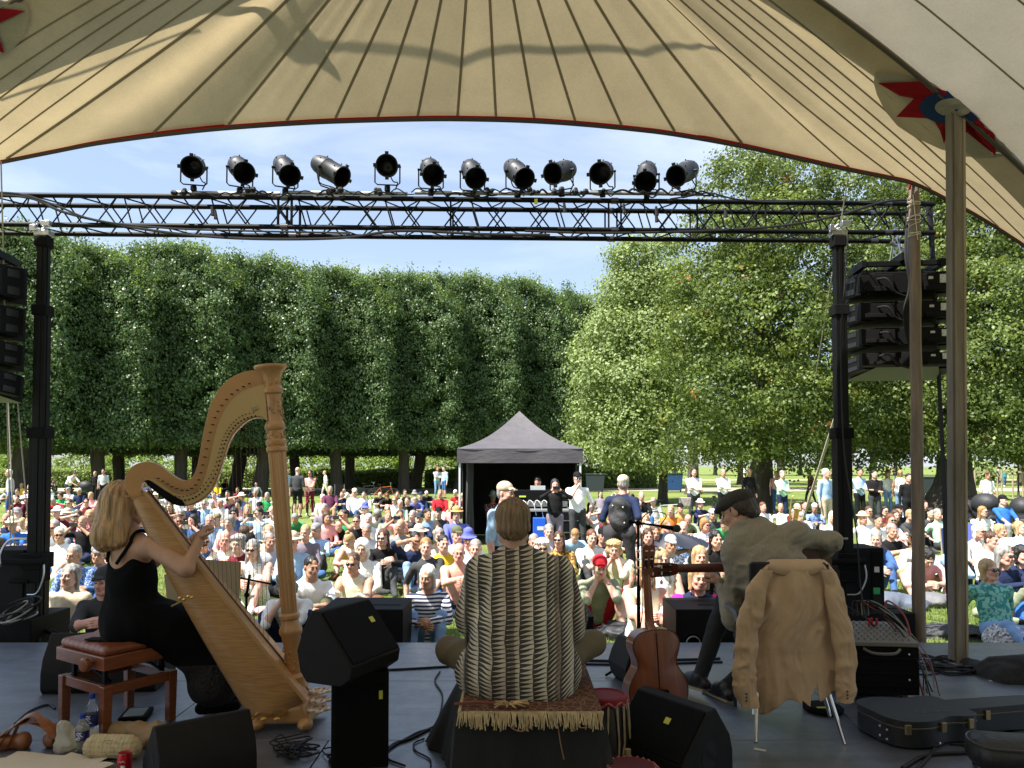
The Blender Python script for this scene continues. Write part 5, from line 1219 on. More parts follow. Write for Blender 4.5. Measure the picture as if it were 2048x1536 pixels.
# ------------------------------------------------------------------ guitars
GBACK = mat('guitar_rosewood', (.20, .050, .012), .28, var=.3, vs=5, stretch=(6, 1, .6), spec=.6, coat=.3)
GDARK = mat('guitar_mahogany', (.10, .022, .010), .3, var=.3, vs=5, stretch=(6, 1, .6), coat=.3)
GTOP = mat('guitar_spruce', (.55, .33, .12), .35, coat=.3); IVO = mat('tuner_ivory', (.75, .70, .60), .35)
def gbody():
 half = [(.0, .0), (.06, .002), (.115, .018), (.155, .055), (.175, .105), (.178, .155), (.165, .205), (.140, .245), (.122, .275), (.117, .300), (.122, .330), (.135, .365), (.142, .400), (.135, .435), (.112, .465), (.075, .483), (.0, .488)]
 h = [(q.x, q.y) for q in bez([(x, y, 0) for x, y in half], 4)]; return h+[(-x, y) for x, y in h[-2:0:-1]]
def guitar(label, backm, sidem):
 t = thing('acoustic_guitar', label, 'guitar')       # local: x across, z along the neck, back faces -y
 out = gbody(); n = len(out); c = (0, .24)
 g = MB(); D = .098
 ring = [[(x*k+c[0]*(1-k), yy, z*k+c[1]*(1-k)) for (x, z) in out] for (k, yy) in ((1, D/2), (1, -D/2), (.97, -D/2-.004), (.6, -D/2-.012), (.02, -D/2-.014))]
 g.grid([r+[r[0]] for r in ring[1:3]], mi=1); g.grid([r+[r[0]] for r in ring[0:2]], mi=1); g.grid([r+[r[0]] for r in ring[2:]], mi=0); g.build('body', [backm, sidem], t, smooth=40)
 g = MB(); g.prism([(x, z) for x, z in out], Matrix(((1, 0, 0, 0), (0, 0, 1, D/2), (0, 1, 0, 0), (0, 0, 0, 1))), .003); g.build('soundboard', GTOP, t, smooth=0)
 g = MB(); g.tube([(x*1.0, -D/2-.001, z) for x, z in out[::2]], .0032, 5, closed=True); g.build('binding', mat('guitar_binding', (.05, .018, .010), .4), t)
 g = MB(); g.tube([(0, -D/2-.0135, .02), (0, -D/2-.0175, .24), (0, -D/2-.0135, .47)], .0025, 4); g.build('back_strip', mat('guitar_inlay', (.04, .012, .008), .4), t)
 V, Q, T, _ = field_mesh([dict(t='c', a=np.array([0, .028, .46]), b=np.array([0, .032, .80]), ra=.028, rb=.024, tag=0, k=.01, sq=((0, 1, 0), .62), op='u'), cap((0, -.02, .475), (0, .02, .51), .026, .02, 0, .02)], .006)
 obj_np('neck', V, Q, T, [sidem], t)
 g = MB(); hd = [(-.027, 0), (.027, 0), (.037, .05), (.039, .17), (.022, .185), (.0, .175), (-.022, .185), (-.039, .17), (-.037, .05)]
 Mh = frame((0, .025, .80), (1, 0, 0), (0, -.22, 1)); g.prism(hd, Mh, .018); g.build('headstock', sidem, t, smooth=0, bevel=.003)
 for s in (-1, 1):
  g = MB(); g.box(Mh @ Vector((s*.017, .10, .019)), (.012, .004, .115)); g.build('slot', HOLE_SHADE, t, smooth=0)  # dark strip painted for the shade inside the slot
  for k in range(3):
   g = MB(); b = Mh @ Vector((s*.036, .045+k*.05, .009)); g.tube([b, b+Vector((s*.020, 0, 0))], .003, 6); g.ball(b+Vector((s*.030, -.004, 0)), .011, 10, sc=(1.15, .5, .8)); g.build('tuner', IVO, t)
   g = MB(); q = Mh @ Vector((s*.017, .045+k*.05, .02)); g.tube([q+Vector((-.008, 0, 0)), q+Vector((.008, 0, 0))], .0045, 6); g.build('roller', IVO, t)
 return t
g2 = guitar('orange brown acoustic guitar standing upright on its stand, seen from the back', GBACK, GBACK)
g2.location = (P(1313, 1400, 4.42).x, 4.42, .085); g2.rotation_euler = (R(-2.5), R(-2.0), R(14)); g2.scale = (1.0, 1.0, .985)
st = thing('guitar_stand', 'black folding stand holding the upright guitar', 'guitar stand', (g2.location.x, 4.42, 0), R(14))
g = MB(); g.tube([(0, -.09, .02), (0, -.10, .17)], .014, 8); g.box((0, -.085, .20), (.07, .03, .09)); g.build('back_rest', BLKM, st, bevel=.006)
for s in (-1, 1): g = MB(); g.tube([(0, -.09, .12), (s*.16, -.02, .03), (s*.17, .10, .06), (s*.17, .12, .10)], .011, 8); g.build('leg', BLKM, st)
g1 = guitar('dark brown acoustic guitar held level in the lap of the guitarist', GDARK, GDARK)
e0, e1 = P(1286, 1148, 5.02), P(1655, 1132, 4.98); d = (e0-e1); sc = d.length/.985
g1.matrix_world = Matrix.Translation(e1) @ Matrix(((0, 0, d.normalized().x), (0, 1, d.normalized().y), (1, 0, d.normalized().z))).to_4x4() @ Matrix.Scale(sc, 4)
# ------------------------------------------------------------------ the chair with the jacket
CHR = mat('chair_chrome', (.55, .54, .52), .22, 1.0); TUB = mat('chair_tube', (.03, .035, .05), .35, .6)
cx = P(1590, 1400, 4.35).x; CH = thing('stacking_chair', 'dark padded stacking chair with chrome legs on which the guitarist sits', 'chair', (cx, 4.62, 0), R(-4))
g = MB(); g.box((0, 0, .445), (.44, .42, .05)); g.build('seat', mat('chair_fabric', (.02, .02, .028), .85, bump=.3, bs=60), CH, smooth=0, bevel=.015)
g = MB(); g.box((0, -.235, .80), (.42, .03, .30)); g.build('backrest', mat('chair_fabric', (.02, .02, .028), .85), CH, smooth=0, bevel=.012)
for s in (-1, 1):
 g = MB(); g.tube(bez([(s*.21, .20, .0), (s*.205, .19, .40), (s*.21, .14, .43), (s*.21, -.2, .43), (s*.215, -.235, .5), (s*.21, -.25, .94)], 5), .0115, 8); g.build('side_frame', TUB, CH)
 g = MB(); g.tube([(s*.16, -.20, .43), (s*.235, -.42, .0)], .011, 8); g.build('leg', CHR, CH)
 g = MB(); g.tube([(s*.15, -.12, .43), (s*.21, -.27, .10)], .010, 8); g.build('rear_strut', CHR, CH)
 g = MB(); g.tube(bez([(s*.26-.02, -.22, .60), (s*.27, -.10, .635), (s*.27, .14, .63)], 4), .017, 8); g.build('arm_pad', mat('arm_pad', (.04, .05, .07), .4), CH) if s < 0 else None
JK = mat('beige_cotton', (.50, .345, .215), .85, var=.07, vs=8, bump=.35, bs=16, spec=.2)
jk = thing('jacket', 'beige cotton jacket hung over the back of the guitarist chair', 'jacket')
yj = 4.30
def jp(px, py, dy=0.0): return np.array(P(px, py, yj+dy))
def cloth_sheet(name, fn, nu, nv, seed, amp, f, parent, wrap=False, m=JK, thick=.004):
 U = np.linspace(0, 1, nu); Vv = np.linspace(0, 1, nv); X = np.array([[fn(u, v) for u in U] for v in Vv]); N_ = np.cross(np.gradient(X, axis=1), np.gradient(X, axis=0)); N_ /= np.linalg.norm(N_, axis=2)[..., None]+1e-9
 if N_[nv//2, nu//2, 1] > 0 and not wrap: N_ = -N_
 d = -folds(X.reshape(-1, 3), amp, f, seed, .10).reshape(nv, nu); w = np.minimum(1, Vv*4+.25)[:, None]; X = X+N_*(d*w)[..., None]
 g = MB(); g.grid([[tuple(p) for p in r] for r in X]); o = g.build(name, m, parent, smooth=180)
 if thick: sd = o.modifiers.new('cloth', 'SOLIDIFY'); sd.thickness = thick; sd.offset = 0
 return o
JL = [(1118, 1540), (1128, 1530), (1150, 1516), (1200, 1503), (1260, 1496), (1330, 1496), (1380, 1506), (1420, 1520)]; JR = [(1118, 1645), (1128, 1656), (1150, 1668), (1200, 1680), (1260, 1688), (1330, 1692), (1380, 1690), (1420, 1688)]
def jback(u, v):
 y = lerp(1120, 1402, v); l = np.interp(y, [q[0] for q in JL], [q[1] for q in JL]); r = np.interp(y, [q[0] for q in JR], [q[1] for q in JR]); x = lerp(l, r, u)
 hem = 14*math.sin(u*11+.5)+(-26 if .60 < u < .68 else 0)-14*(u > .64)+10*(u < .5); y = y+max(0, (v-.78)/.22)*hem
 c = abs(u-.5)*2; return jp(x, y, -.045+.14*c**3+.10*max(0, (.06-v)/.06)**1.5-.03*math.sin(min(1, v*1.5)*math.pi)*(1-c))
cloth_sheet('back', jback, 110, 130, 3, .026, (15, 6, 2.4), jk)
for nm, pts, rs, sd in (('sleeve', [(1534, 1140), (1515, 1180), (1498, 1250), (1488, 1330), (1490, 1390), (1498, 1414)], [.030, .050, .056, .055, .050, .046], 8), ('sleeve', [(1652, 1140), (1668, 1180), (1684, 1260), (1692, 1330), (1692, 1385), (1690, 1404)], [.028, .044, .050, .046, .042, .040], 9)):
 ax_ = np.array([jp(x, y, -.055) for x, y in pts]); kk = np.linspace(0, 1, len(pts))
 def slv(u, v, ax_=ax_, kk=kk, rs=rs):
  c = np.array([np.interp(v, kk, ax_[:, i]) for i in range(3)]); r = np.interp(v, kk, rs); a = -u*2*math.pi; return c+np.array([r*math.cos(a), .52*r*math.sin(a), 0])
 s_ = cloth_sheet(nm, slv, 60, 110, sd, .016, (16, 12, 8), jk, True)
 for k in range(3):
  g = MB(); c = Vector(jp(pts[-2][0]+3, pts[-2][1]-2+k*7, -.098)); g.ball(c, .0065, 8, sc=(1, .4, 1)); g.build('cuff_button', mat('horn_button', (.10, .05, .025), .4), s_)
cloth_sheet('collar', lambda u, v: jp(lerp(1542, 1642, u)+(6*(u-.5))*v*3, 1119+v*34*(1-.35*(2*u-1)**2), -.052-.016*math.sin(v*3.1)+.05*(1-v)**3), 60, 16, 5, .004, (9, 5, 4), jk)
# ------------------------------------------------------------------ stands, case, rack, small things
ms = thing('microphone_stand', 'black boom microphone stand with round microphone left of the guitar neck', 'microphone stand', (P(1277, 1200, 5.65).x, 5.65, 0))
a = Vector((0, 0, 0)); zt = P(1277, 1046, 5.65).z; X0 = ms.location.x
for k in range(3): g = MB(); w = R(90+k*120); g.tube([(0, 0, .12), (.30*math.cos(w), .30*math.sin(w), .012)], .009, 7); g.build('leg', BLKM, ms)
g = MB(); g.tube([(0, 0, .08), (0, 0, .62)], .014, 10); g.tube([(0, 0, .6), (0, 0, zt)], .0095, 10); g.build('upright', BLKM, ms)
g = MB(); g.tube([(P(1258, 1044, 5.65).x-X0, 0, zt+.01), (P(1335, 1052, 5.6).x-X0, -.05, P(1335, 1054, 5.6).z)], .0085, 8); g.ball((0, 0, zt), .022, 8); g.tube([(P(1258, 1044, 5.65).x-X0, 0, zt+.01), (P(1264, 1045, 5.65).x-X0, 0, zt+.008)], .016, 8); g.build('boom', BLKM, ms)
mic = P(1348, 1057, 5.58); g = MB(); m0 = Vector((mic.x-X0, -.07, mic.z)); g.lathe([(.010, 0), (.014, .02), (.017, .09), (.022, .10)], m0+Vector((-.10, .01, .016)), (.95, 0, -.15), 14); g.build('microphone_body', BLKM, ms); g = MB(); g.ball(m0+Vector((.02, 0, 0)), .030, 16); g.build('microphone_head', mat('mic_grille', (.045, .05, .045), .5, .5, bump=.8, bs=200), ms)
g = MB(); g.tube(bez([m0+Vector((-.1, 0, .02)), m0+Vector((-.06, -.02, .10)), m0+Vector((-.16, 0, .12)), (.03, 0, zt+.03), (.02, -.01, zt-.1), (.03, -.01, .5), (.02, 0, .1), (.3, -.1, .01)], 5), .004, 5); g.build('microphone_cable', RUB, ms)
mu = thing('music_stand', 'black music stand holding sand coloured sheets behind the harp strings', 'music stand', (P(492, 1300, 5.4).x, 5.4, 0))
X0 = mu.location.x; ztm = P(490, 1190, 5.4).z
g = MB(); g.tube([(0, 0, .3), (.0, 0, ztm)], .008, 8); g.tube([(0, 0, .02), (0, 0, .35)], .011, 8); g.ball((0, 0, ztm), .02, 8); g.tube([(P(466, 1155, 5.4).x-X0, 0, P(466, 1153, 5.4).z), (P(542, 1170, 5.4).x-X0, 0, P(542, 1168, 5.4).z)], .007, 6); g.tube([(0, 0, ztm), (0.02, 0, ztm+.14)], .01, 6); g.build('stem', BLKM, mu)
for k in range(3): g = MB(); w = R(30+k*120); g.tube([(0, 0, .25), (.28*math.cos(w), .28*math.sin(w), .012)], .008, 7); g.build('leg', BLKM, mu)
SHEET = mat('sand_card', (.46, .36, .22), .85, var=.06, vs=5, transl=.25)
for k, (x0, y0, x1, y1, x2, y2, x3, y3, lb) in enumerate(((398, 1118, 482, 1124, 478, 1210, 404, 1216, 'sand coloured music sheet standing upright behind the harp strings'), (328, 1150, 352, 1140, 398, 1216, 336, 1216, 'sand coloured music sheet leaning left of the harp body'))):
 g = MB(); Y = 5.3; q = [P(x0, y0, Y), P(x1, y1, Y), P(x2, y2, Y), P(x3, y3, Y)]; g.add([*q, *[v+Vector((0, .004, 0)) for v in q]], [(3, 2, 1, 0), (4, 5, 6, 7), (0, 1, 5, 4), (1, 2, 6, 5), (2, 3, 7, 6), (3, 0, 4, 7)]); tag(g.build('music_sheet', SHEET, smooth=0), lb, 'sheet music')
# guitar case
gc = thing('guitar_case', 'black hard guitar case with brass latches lying at the lower right', 'guitar case')
half = [(0, 0), (.10, .0), (.18, .04), (.215, .12), (.215, .21), (.19, .28), (.168, .33), (.168, .38), (.18, .43), (.175, .50), (.14, .535), (.085, .54), (.085, .545), (.075, 1.02), (.04, 1.05), (0, 1.05)]
h = [(q.x, q.y) for q in bez([(x, y, 0) for x, y in half], 3)]; out = h+[(-x, y) for x, y in h[-2:0:-1]]
CASE = mat('case_vinyl', (.011, .012, .014), .5, var=.2, vs=20, bump=.1, bs=200); CASEB = mat('case_trim', (.10, .08, .05), .6)
org = P(1705, 1410, 4.35); Mc = Matrix.Translation((1.98, 4.28, .0)) @ Matrix.Rotation(R(-78), 4, 'Z')
g = MB(); g.prism(out, Mc @ Matrix.Translation((0, 0, .012)), .098); g.build('case_bottom', CASE, gc, smooth=30, bevel=.008)
g = MB(); g.prism([(x*1.01, y) for x, y in out], Mc @ Matrix.Translation((0, 0, .114)), .036); g.build('case_lid', CASE, gc, smooth=30, bevel=.012)
g = MB(); g.tube([Mc @ Vector((x*1.012, y, .112)) for x, y in out[::2]], .004, 5, closed=True); g.build('lid_trim', CASEB, gc)
for (x, y) in ((.205, .27), (.183, .46), (.083, .66), (.20, .06)):
 g = MB(); g.box(Mc @ Vector((x+.006, y, .11)), (.030, .018, .05), R(-78+90)); g.tube([Mc @ Vector((x+.012, y-.01, .088)), Mc @ Vector((x+.012, y+.01, .088))], .004, 6); g.build('latch', mat('old_brass', (.32, .24, .12), .4, .9), gc, smooth=0, bevel=.002)
for (x, y, z) in ((.07, -.004, .09), (.12, .0, .085), (.07, -.004, .04), (.12, .0, .035), (.2175, .24, .03)):
 g = MB(); g.ball(Mc @ Vector((x, y, z)), .008, 8); g.build('case_stud', STEEL, gc)
def text_mesh(name, s, size, m, parent, M_):
 cu = bpy.data.curves.new(name, 'FONT'); cu.body = s; cu.size = size; cu.extrude = .0006; cu.shear = .3
 o = bpy.data.objects.new(name, cu); C.objects.link(o); dg = bpy.context.evaluated_depsgraph_get(); me = bpy.data.meshes.new_from_object(o.evaluated_get(dg)); bpy.data.objects.remove(o)
 n = bpy.data.objects.new(name, me); C.objects.link(n); me.materials.clear(); me.materials.append(m); n.parent = parent; n.matrix_basis = M_; return n
text_mesh('maker_script', 'Larrivee', .062, mat('faded_print', (.075, .078, .085), .6), gc, Mc @ Matrix.Translation((.10, .20, .1515)) @ Matrix.Rotation(R(88), 4, 'Z'))
# mixer on its flight case rack
rk = thing('flight_case', 'black flight case rack at right under the small mixing desk', 'flight case', (P(1745, 1390, 5.1).x, 5.15, 0), R(-6)); rk.scale = (.86, .9, 1)
g = MB(); g.box((0, 0, .19), (.56, .46, .30)); g.build('case', BLKM, rk, smooth=0, bevel=.008)
for z in (.10, .18, .27): g = MB(); g.box((0, -.235, z), (.54, .012, .012)); g.build('rack_rail', BLK, rk, smooth=0)
for (x, z) in ((-.2, .30), (.2, .3), (-.2, .14), (.2, .14), (.0, .3)): g = MB(); g.ball((x, -.243, z), .009, 8); g.build('rack_screw', STEEL, rk)
for s in (-1, 1): g = MB(); g.tube([(s*.18-.02, -.18, .03), (s*.18+.02, -.18, .03)], .03, 12); g.box((s*.18, -.22, .09), (.07, .015, .05)); g.build('castor', mat('castor_grey', (.12, .10, .08), .5), rk)
g = MB(); g.tube(bez([(-.12, -.24, .33), (-.06, -.28, .31), (.08, -.28, .31), (.14, -.24, .33)], 4), .010, 6); g.build('carry_handle', mat('handle_grey', (.13, .13, .12), .6), rk)
mx = thing('mixing_desk', 'small mixing desk with knobs and red plugs on the flight case behind the jacket', 'mixing desk', (P(1745, 1300, 5.1).x-.02, 5.15, .345), R(-6)); mx.scale = (.84, .9, .8)
g = MB(); g.add([(-.30, -.24, 0), (.30, -.24, 0), (.30, .22, 0), (-.30, .22, 0), (-.30, -.24, .035), (.30, -.24, .035), (.30, .22, .10), (-.30, .22, .10)], [(0, 3, 2, 1), (4, 5, 6, 7), (0, 1, 5, 4), (1, 2, 6, 5), (2, 3, 7, 6), (3, 0, 4, 7)]); g.build('console', mat('desk_grey', (.16, .15, .13), .5), mx, smooth=0, bevel=.006)
g = MB()
for i in range(12):
 for j in range(7): y = -.19+j*.06; g.lathe([(.008, 0), (.007, .016)], (-.26+i*.046, y, .038+.065*(y+.24)/.46), (0, -.14, 1), 8)
o = g.build('knobs', mat('knob_grey', (.22, .22, .22), .4), mx); o['kind'] = 'stuff'
for k, (x, y) in enumerate(((.06, .10), (.09, .12), (.12, .10), (-.14, .14), (-.10, .16))): g = MB(); g.tube([(x, y, .09), (x, y-.005, .15)], .010, 8); g.build('plug', mat('red_plug', (.45, .02, .02), .5) if k < 3 else STEEL, mx)
rr = random.Random(12)
for k in range(9):
 x = rr.uniform(-.2, .2); g = MB(); e = Vector((mx.location.x+.32+rr.uniform(-.05, .16), 5.0+rr.uniform(-.2, .25), .012)); s = Vector((mx.location.x+x, 5.25, .48)); mid = Vector((lerp(s.x, e.x, .55), lerp(s.y, e.y, .6), .5-rr.uniform(0, .12)))
 g.tube(bez([s, s+Vector((.02, .0, .10)), mid, Vector((e.x-.03+rr.uniform(-.05, .05), e.y, .20)), e], 6), rr.choice([.004, .005, .0065]), 5)
 tag(g.build('audio_lead', mat('red_lead', (.25, .03, .02), .5) if k % 4 == 1 else (mat('grey_lead', (.25, .25, .22), .5) if k % 4 == 2 else RUB)), 'audio lead drooping from the mixing desk to the floor', 'cable', 'audio leads at the mixing desk')
coil = MB(); cc = G(1902, 1336); pts = [];
for k in range(260): a = k*.21; r_ = .15+.035*math.sin(k*.37)+.02*math.sin(k*.11); pts.append((cc.x+r_*1.15*math.cos(a), cc.y+r_*math.sin(a), .012+.032*(k/260)+.006*math.sin(k*.9)))
coil.tube(pts, .0065, 6); tag(coil.build('cable_coil', RUB), 'coil of black cable on the stage at the foot of the square pole', 'cable')
def floorcable(label, pxs, r=.006, z=.008, m=None):
 return cable('floor_cable', label, [G(x, y)+Vector((0, 0, z)) for x, y in pxs], r, m, 8)
FL = [('long black cable lying across the stage left of the riser', [(395, 1344), (500, 1340), (600, 1342), (760, 1342), (880, 1336), (900, 1334)], .008),
      ('black cable crossing the stage behind the guitar at right', [(1150, 1322), (1230, 1324), (1330, 1322), (1420, 1320), (1440, 1319)], .010), ('second black cable parallel behind the guitar', [(1160, 1330), (1260, 1331), (1400, 1327), (1445, 1326)], .008),
      ('cable looping from the riser leg to the lower left', [(880, 1345), (870, 1365), (885, 1395), (872, 1450), (830, 1470), (780, 1500), (775, 1520), (810, 1535)], .006), ('black cable lying left of the riser near the bottom', [(860, 1460), (820, 1480), (790, 1490), (770, 1500), (700, 1502)], .009), ('thin cable in an S on the stage left of the riser', [(848, 1480), (828, 1490), (832, 1505), (858, 1520), (862, 1536)], .005),
      ('black cable from the mixing desk towards the square pole', [(1790, 1306), (1850, 1312), (1880, 1320), (1910, 1326)], .008), ('loop of black cable in front of the coil', [(1815, 1345), (1850, 1352), (1880, 1346), (1850, 1340), (1810, 1338), (1870, 1342), (1900, 1352), (1960, 1344)], .006),
      ('thick black cable at the bottom right corner', [(1805, 1540), (1850, 1515), (1910, 1510), (1980, 1508), (2060, 1510)], .012), ('black cable from under the guitar case', [(1862, 1480), (1868, 1500), (1850, 1525), (1830, 1545)], .009), ('thin cables trailing under the guitar case', [(1900, 1490), (1950, 1496), (2000, 1500), (2060, 1498)], .006), ('black cable in the lower left behind the bench', [(30, 1450), (60, 1425), (95, 1412), (110, 1420)], .007)]
for lb, pts, r_ in FL: floorcable(lb, pts, r_)
for j, (cxp, cyp, n_, sp) in enumerate(((590, 1500, 7, 40), (690, 1515, 5, 35))):
 rr = random.Random(50+j)
 for k in range(n_):
  pts = [(cxp+rr.uniform(-sp, sp)*1.3, cyp+rr.uniform(-.4, .6)*sp) for _ in range(6)]; o = floorcable('x', pts, rr.choice([.003, .004, .005]), .01+.006*k); o['label'] = ['thin black cable in the tangle below the harp foot', 'thin black cable in the tangle under the pedestal'][j]; o['group'] = ['tangled cables below the harp foot', 'tangled cables at the pedestal'][j]
# coiled cables on the cabinet at the far left
rr = random.Random(77)
for k in range(9):
 c = P(rr.uniform(0, 40), rr.uniform(1228, 1262), 6.85); g = MB(); a0 = rr.uniform(0, 6); rx, rz_ = rr.uniform(.08, .2), rr.uniform(.03, .08); c.z = .16+.02*k*.6
 g.tube([(c.x+rx*math.cos(a), c.y+.10*math.sin(a), c.z+rz_*math.sin(a+.7)) for a in np.linspace(a0, a0+5.6, 26)], rr.choice([.007, .009, .006]), 6); tag(g.build('cable_loop', mat('grey_lead', (.25, .25, .22), .5) if k % 3 == 0 else RUB), 'loop of cable piled on the bass cabinet at the far left', 'cable', 'cable loops piled at the far left')
# black cloth heap at the right edge, black case at the bottom right
def heap(name, label, cat, prims_, m, amp=.01, fr=22, res=.014):
 V, Q, T, _ = field_mesh(prims_, res, lambda X: folds(X, amp*1.5, (fr*.4, fr*.4, fr*.4), 2)); return tag(obj_np(name, V, Q, T, [m]), label, cat)
h0 = G(1990, 1372); heap('cloth_heap', 'black cloth lying along the stage edge at the right picture border', 'cloth', [cap(tuple(G(1935, 1332)), tuple(G(2010, 1362)), .05, .09, 0, .05), cap(tuple(G(2000, 1352)), tuple(G(2120, 1368)), .13, .2, 0, .06)], BLACKCLOTH, .012, 30)
b0 = P(2010, 1510, 3.75); b0.z = 0
t = thing('padded_stool', 'black padded stool top with welted rim in the bottom right corner', 'stool', (b0.x+.08, 3.8, 0), R(-12))
V, Q, T, _ = field_mesh([cap((-.13, 0, .10), (.14, 0, .10), .085, .085, 0, .03)], .01); obj_np('cushion', V*np.array([1, 1.6, 1.0]), Q, T, [mat('black_vinyl', (.02, .021, .024), .45, bump=.3, bs=30)], t)
g = MB(); g.tube([(-.215*1.0*math.cos(a)**1 if False else (.12*math.copysign(1, math.cos(a))+.085*math.cos(a)), .13*math.sin(a), .150) for a in np.linspace(0, 2*math.pi, 33)[:-1]], .005, 6, closed=True); g.build('welt', mat('grey_welt', (.05, .05, .055), .5), t)
for (sx, sy) in ((-1, -1), (1, -1), (-1, 1), (1, 1)): g = MB(); g.tube([(sx*.14, sy*.08, .03), (sx*.15, sy*.09, 0)], .012, 8); g.build('leg', BLKM, t)
# pedals and tape under the chair
pd = G(1648, 1422)
t = thing('effect_pedal', 'round black foot pedal with yellow label under the chair', 'pedal', (pd.x, pd.y, 0)); g = MB(); g.lathe([(.11, .0), (.115, .02), (.10, .035), (.002, .038)], n=28); g.build('housing', BLKM, t); g = MB(); g.box((-.04, -.06, .04), (.05, .02, .004)); g.build('label_sticker', STICK, t, smooth=0)
# bottles, can, bag, papers, purse
PLAS = mat('clear_plastic', (.85, .88, .92), .06, trans=.92, ior=1.35); CAPB = mat('blue_cap', (.01, .04, .30), .4); pass
def bottle(label, px, py, h=.235, Y=None, r=.033, shade_mat=None):
 p = G(px, py); t = thing('water_bottle', label, 'bottle', (p.x, p.y, 0), 0, 'small water bottles with blue caps')
 g = MB(); g.lathe([(r*.8, .002), (r, .012), (r, h*.22), (r*.93, h*.25), (r, h*.28), (r, h*.62), (r*.92, h*.70), (r*.62, h*.80), (r*.42, h*.87), (r*.40, h*.92)], n=24); g.build('bottle_body', shade_mat or PLAS, t, smooth=60)
 g = MB(); g.lathe([(r*.44, h*.90), (r*.46, h*.90), (r*.46, h), (r*.40, h*1.01), (.002, h*1.01)], n=20); g.build('cap', CAPB, t)
 g = MB(); g.lathe([(r*1.012, h*.32), (r*1.012, h*.58)], n=24, cap=False); g.build('label_print', mat('bottle_blue', (.02, .03, .16), .4, var=.9, vs=45), t, smooth=60)
 rr = random.Random(int(px))
 g = MB()
 for k in range(5):
  z = h*(.36+.045*k); a = R(-125+rr.uniform(0, 25)); pts = [(r*1.04*math.cos(a+q*.25), r*1.04*math.sin(a+q*.25), z+.004*math.sin(q*3+k)) for q in range(4)]; g.tube(pts, .0022, 4)
 g.build('lettering', mat('white_print', (.7, .72, .75), .5), t)
 return t
bottle('upright water bottle with blue cap beside the front bench leg', 183, 1480, .25)
bottle('shorter water bottle with blue cap in front of its neighbour by the bench', 164, 1502, .19)
bottle('water bottle standing in the shade at the right foot of the pedestal', 762, 1524, .24, shade_mat=mat('shaded_plastic', (.35, .38, .42), .08, trans=.7, ior=1.35))  # darkened copy of the clear plastic, shade put into its colour
bottle('water bottle with blue cap in front of the tall hand drum', 1237, 1508, .23, shade_mat=mat('shaded_plastic', (.35, .38, .42), .08, trans=.7, ior=1.35))  # same darkened plastic, its shade is in the colour
p = G(249, 1556); t = thing('drink_can', 'red and white soft drink can at the bottom edge in front of the knitted purse', 'can', (p.x, p.y, 0))
g = MB(); g.lathe([(.026, .0), (.033, .006), (.033, .108), (.027, .120), (.027, .122), (.024, .119), (.002, .118)], n=28); g.build('can_body', mat('can_red', (.52, .015, .02), .3, .5), t, smooth=50)
g = MB(); g.lathe([(.0332, .006), (.0332, .020)], n=28, cap=False); g.lathe([(.0272, .1195), (.0278, .1225), (.0262, .1225)], n=28, cap=False); g.build('metal_rim', ALU, t)
g = MB(); g.box((.006, -.0325, .045), (.022, .004, .05)); g.build('barcode_panel', mat('barcode', (.6, .6, .55), .5, var=.9, vs=90, stretch=(1, 1, .1)), t, smooth=0)
g = MB(); g.tube([(-.014, -.031, .085), (-.008, -.034, .092), (0, -.0345, .084), (.008, -.034, .092), (.014, -.031, .085)], .002, 4); g.build('white_lettering', mat('white_print', (.7, .72, .75), .5), t)
pc = G(219, 1520); kn = mat('cream_knit', (.48, .39, .23), .95, var=.2, vs=30)
t = thing('knitted_purse', 'cream bobble knit purse with zip lying under the bench', 'purse', (pc.x, pc.y+.03, 0), R(-4))
V, Q, T, _ = field_mesh([cap((-.10, 0, .05), (.10, 0, .05), .052, .05, 0, .02), cap((-.09, 0, .085), (.09, 0, .085), .030, .03, 0, .03)], .0055, lambda X: -.0055*np.abs(np.sin(X[:, 0]*150)*np.sin((X[:, 2]+.3*0)*150))+.002); obj_np('purse_body', V, Q, T, [kn], t)
g = MB(); g.tube([(-.11, -.030, .093), (0, -.034, .098), (.11, -.030, .093)], .0025, 5); g.build('zip', mat('zip_brown', (.12, .09, .06), .5), t)
pap = mat('paper', (.62, .54, .44), .9, var=.05, vs=3)
for k, (px, py, rz, w, d, lb) in enumerate(((20, 1540, 8, .40, .30, 'large pale sheet of paper lowest in the pile in the bottom left corner'), (62, 1528, -6, .34, .24, 'pale sheet topmost in the paper pile in the bottom left corner'), (150, 1530, -14, .24, .20, 'printed music page fanned out at the right of the paper pile'), (172, 1540, -25, .20, .16, 'cream page sticking out below the purse'), (215, 1466, 10, .24, .2, 'cream page lying on the floor behind the water bottles'))):
 p = G(px, py); g = MB(); n = 8; g.grid([[(w*(i/n-.5), d*(j/n-.5), .004*k+.002+.006*math.sin(i*.7+k)*(j/n)) for j in range(n+1)] for i in range(n+1)], flip=True); o = g.build('paper_sheet', pap, smooth=180); o.location = (p.x, p.y, .002); o.rotation_euler = (0, 0, R(rz)); tag(o, lb, 'paper')
p = G(60, 1500); BRL = mat('tan_leather', (.24, .085, .03), .4, var=.25, vs=8, bump=.2, bs=30)
t = thing('leather_bag', 'brown leather shoulder bag with looped strap beside the paper pile', 'bag', (p.x, p.y, 0))
for k in range(4):
 g = MB(); a = bez([(-.24+.05*k, -.04, .02), (-.12+.02*k, .02*k, .09+.02*k), (.0+.04*k, .02, .17-.03*k), (.12, .03*k-.03, .10), (.22-.03*k, -.02, .03)], 6)
 A = [q+Vector((0, -.022, 0)) for q in a]; B = [q+Vector((0, .022, .012)) for q in a]; g.grid([A, B, [q+Vector((0, 0, .006)) for q in B], [q+Vector((0, 0, .006)) for q in A], A]); g.build('strap', BRL, t, smooth=50)
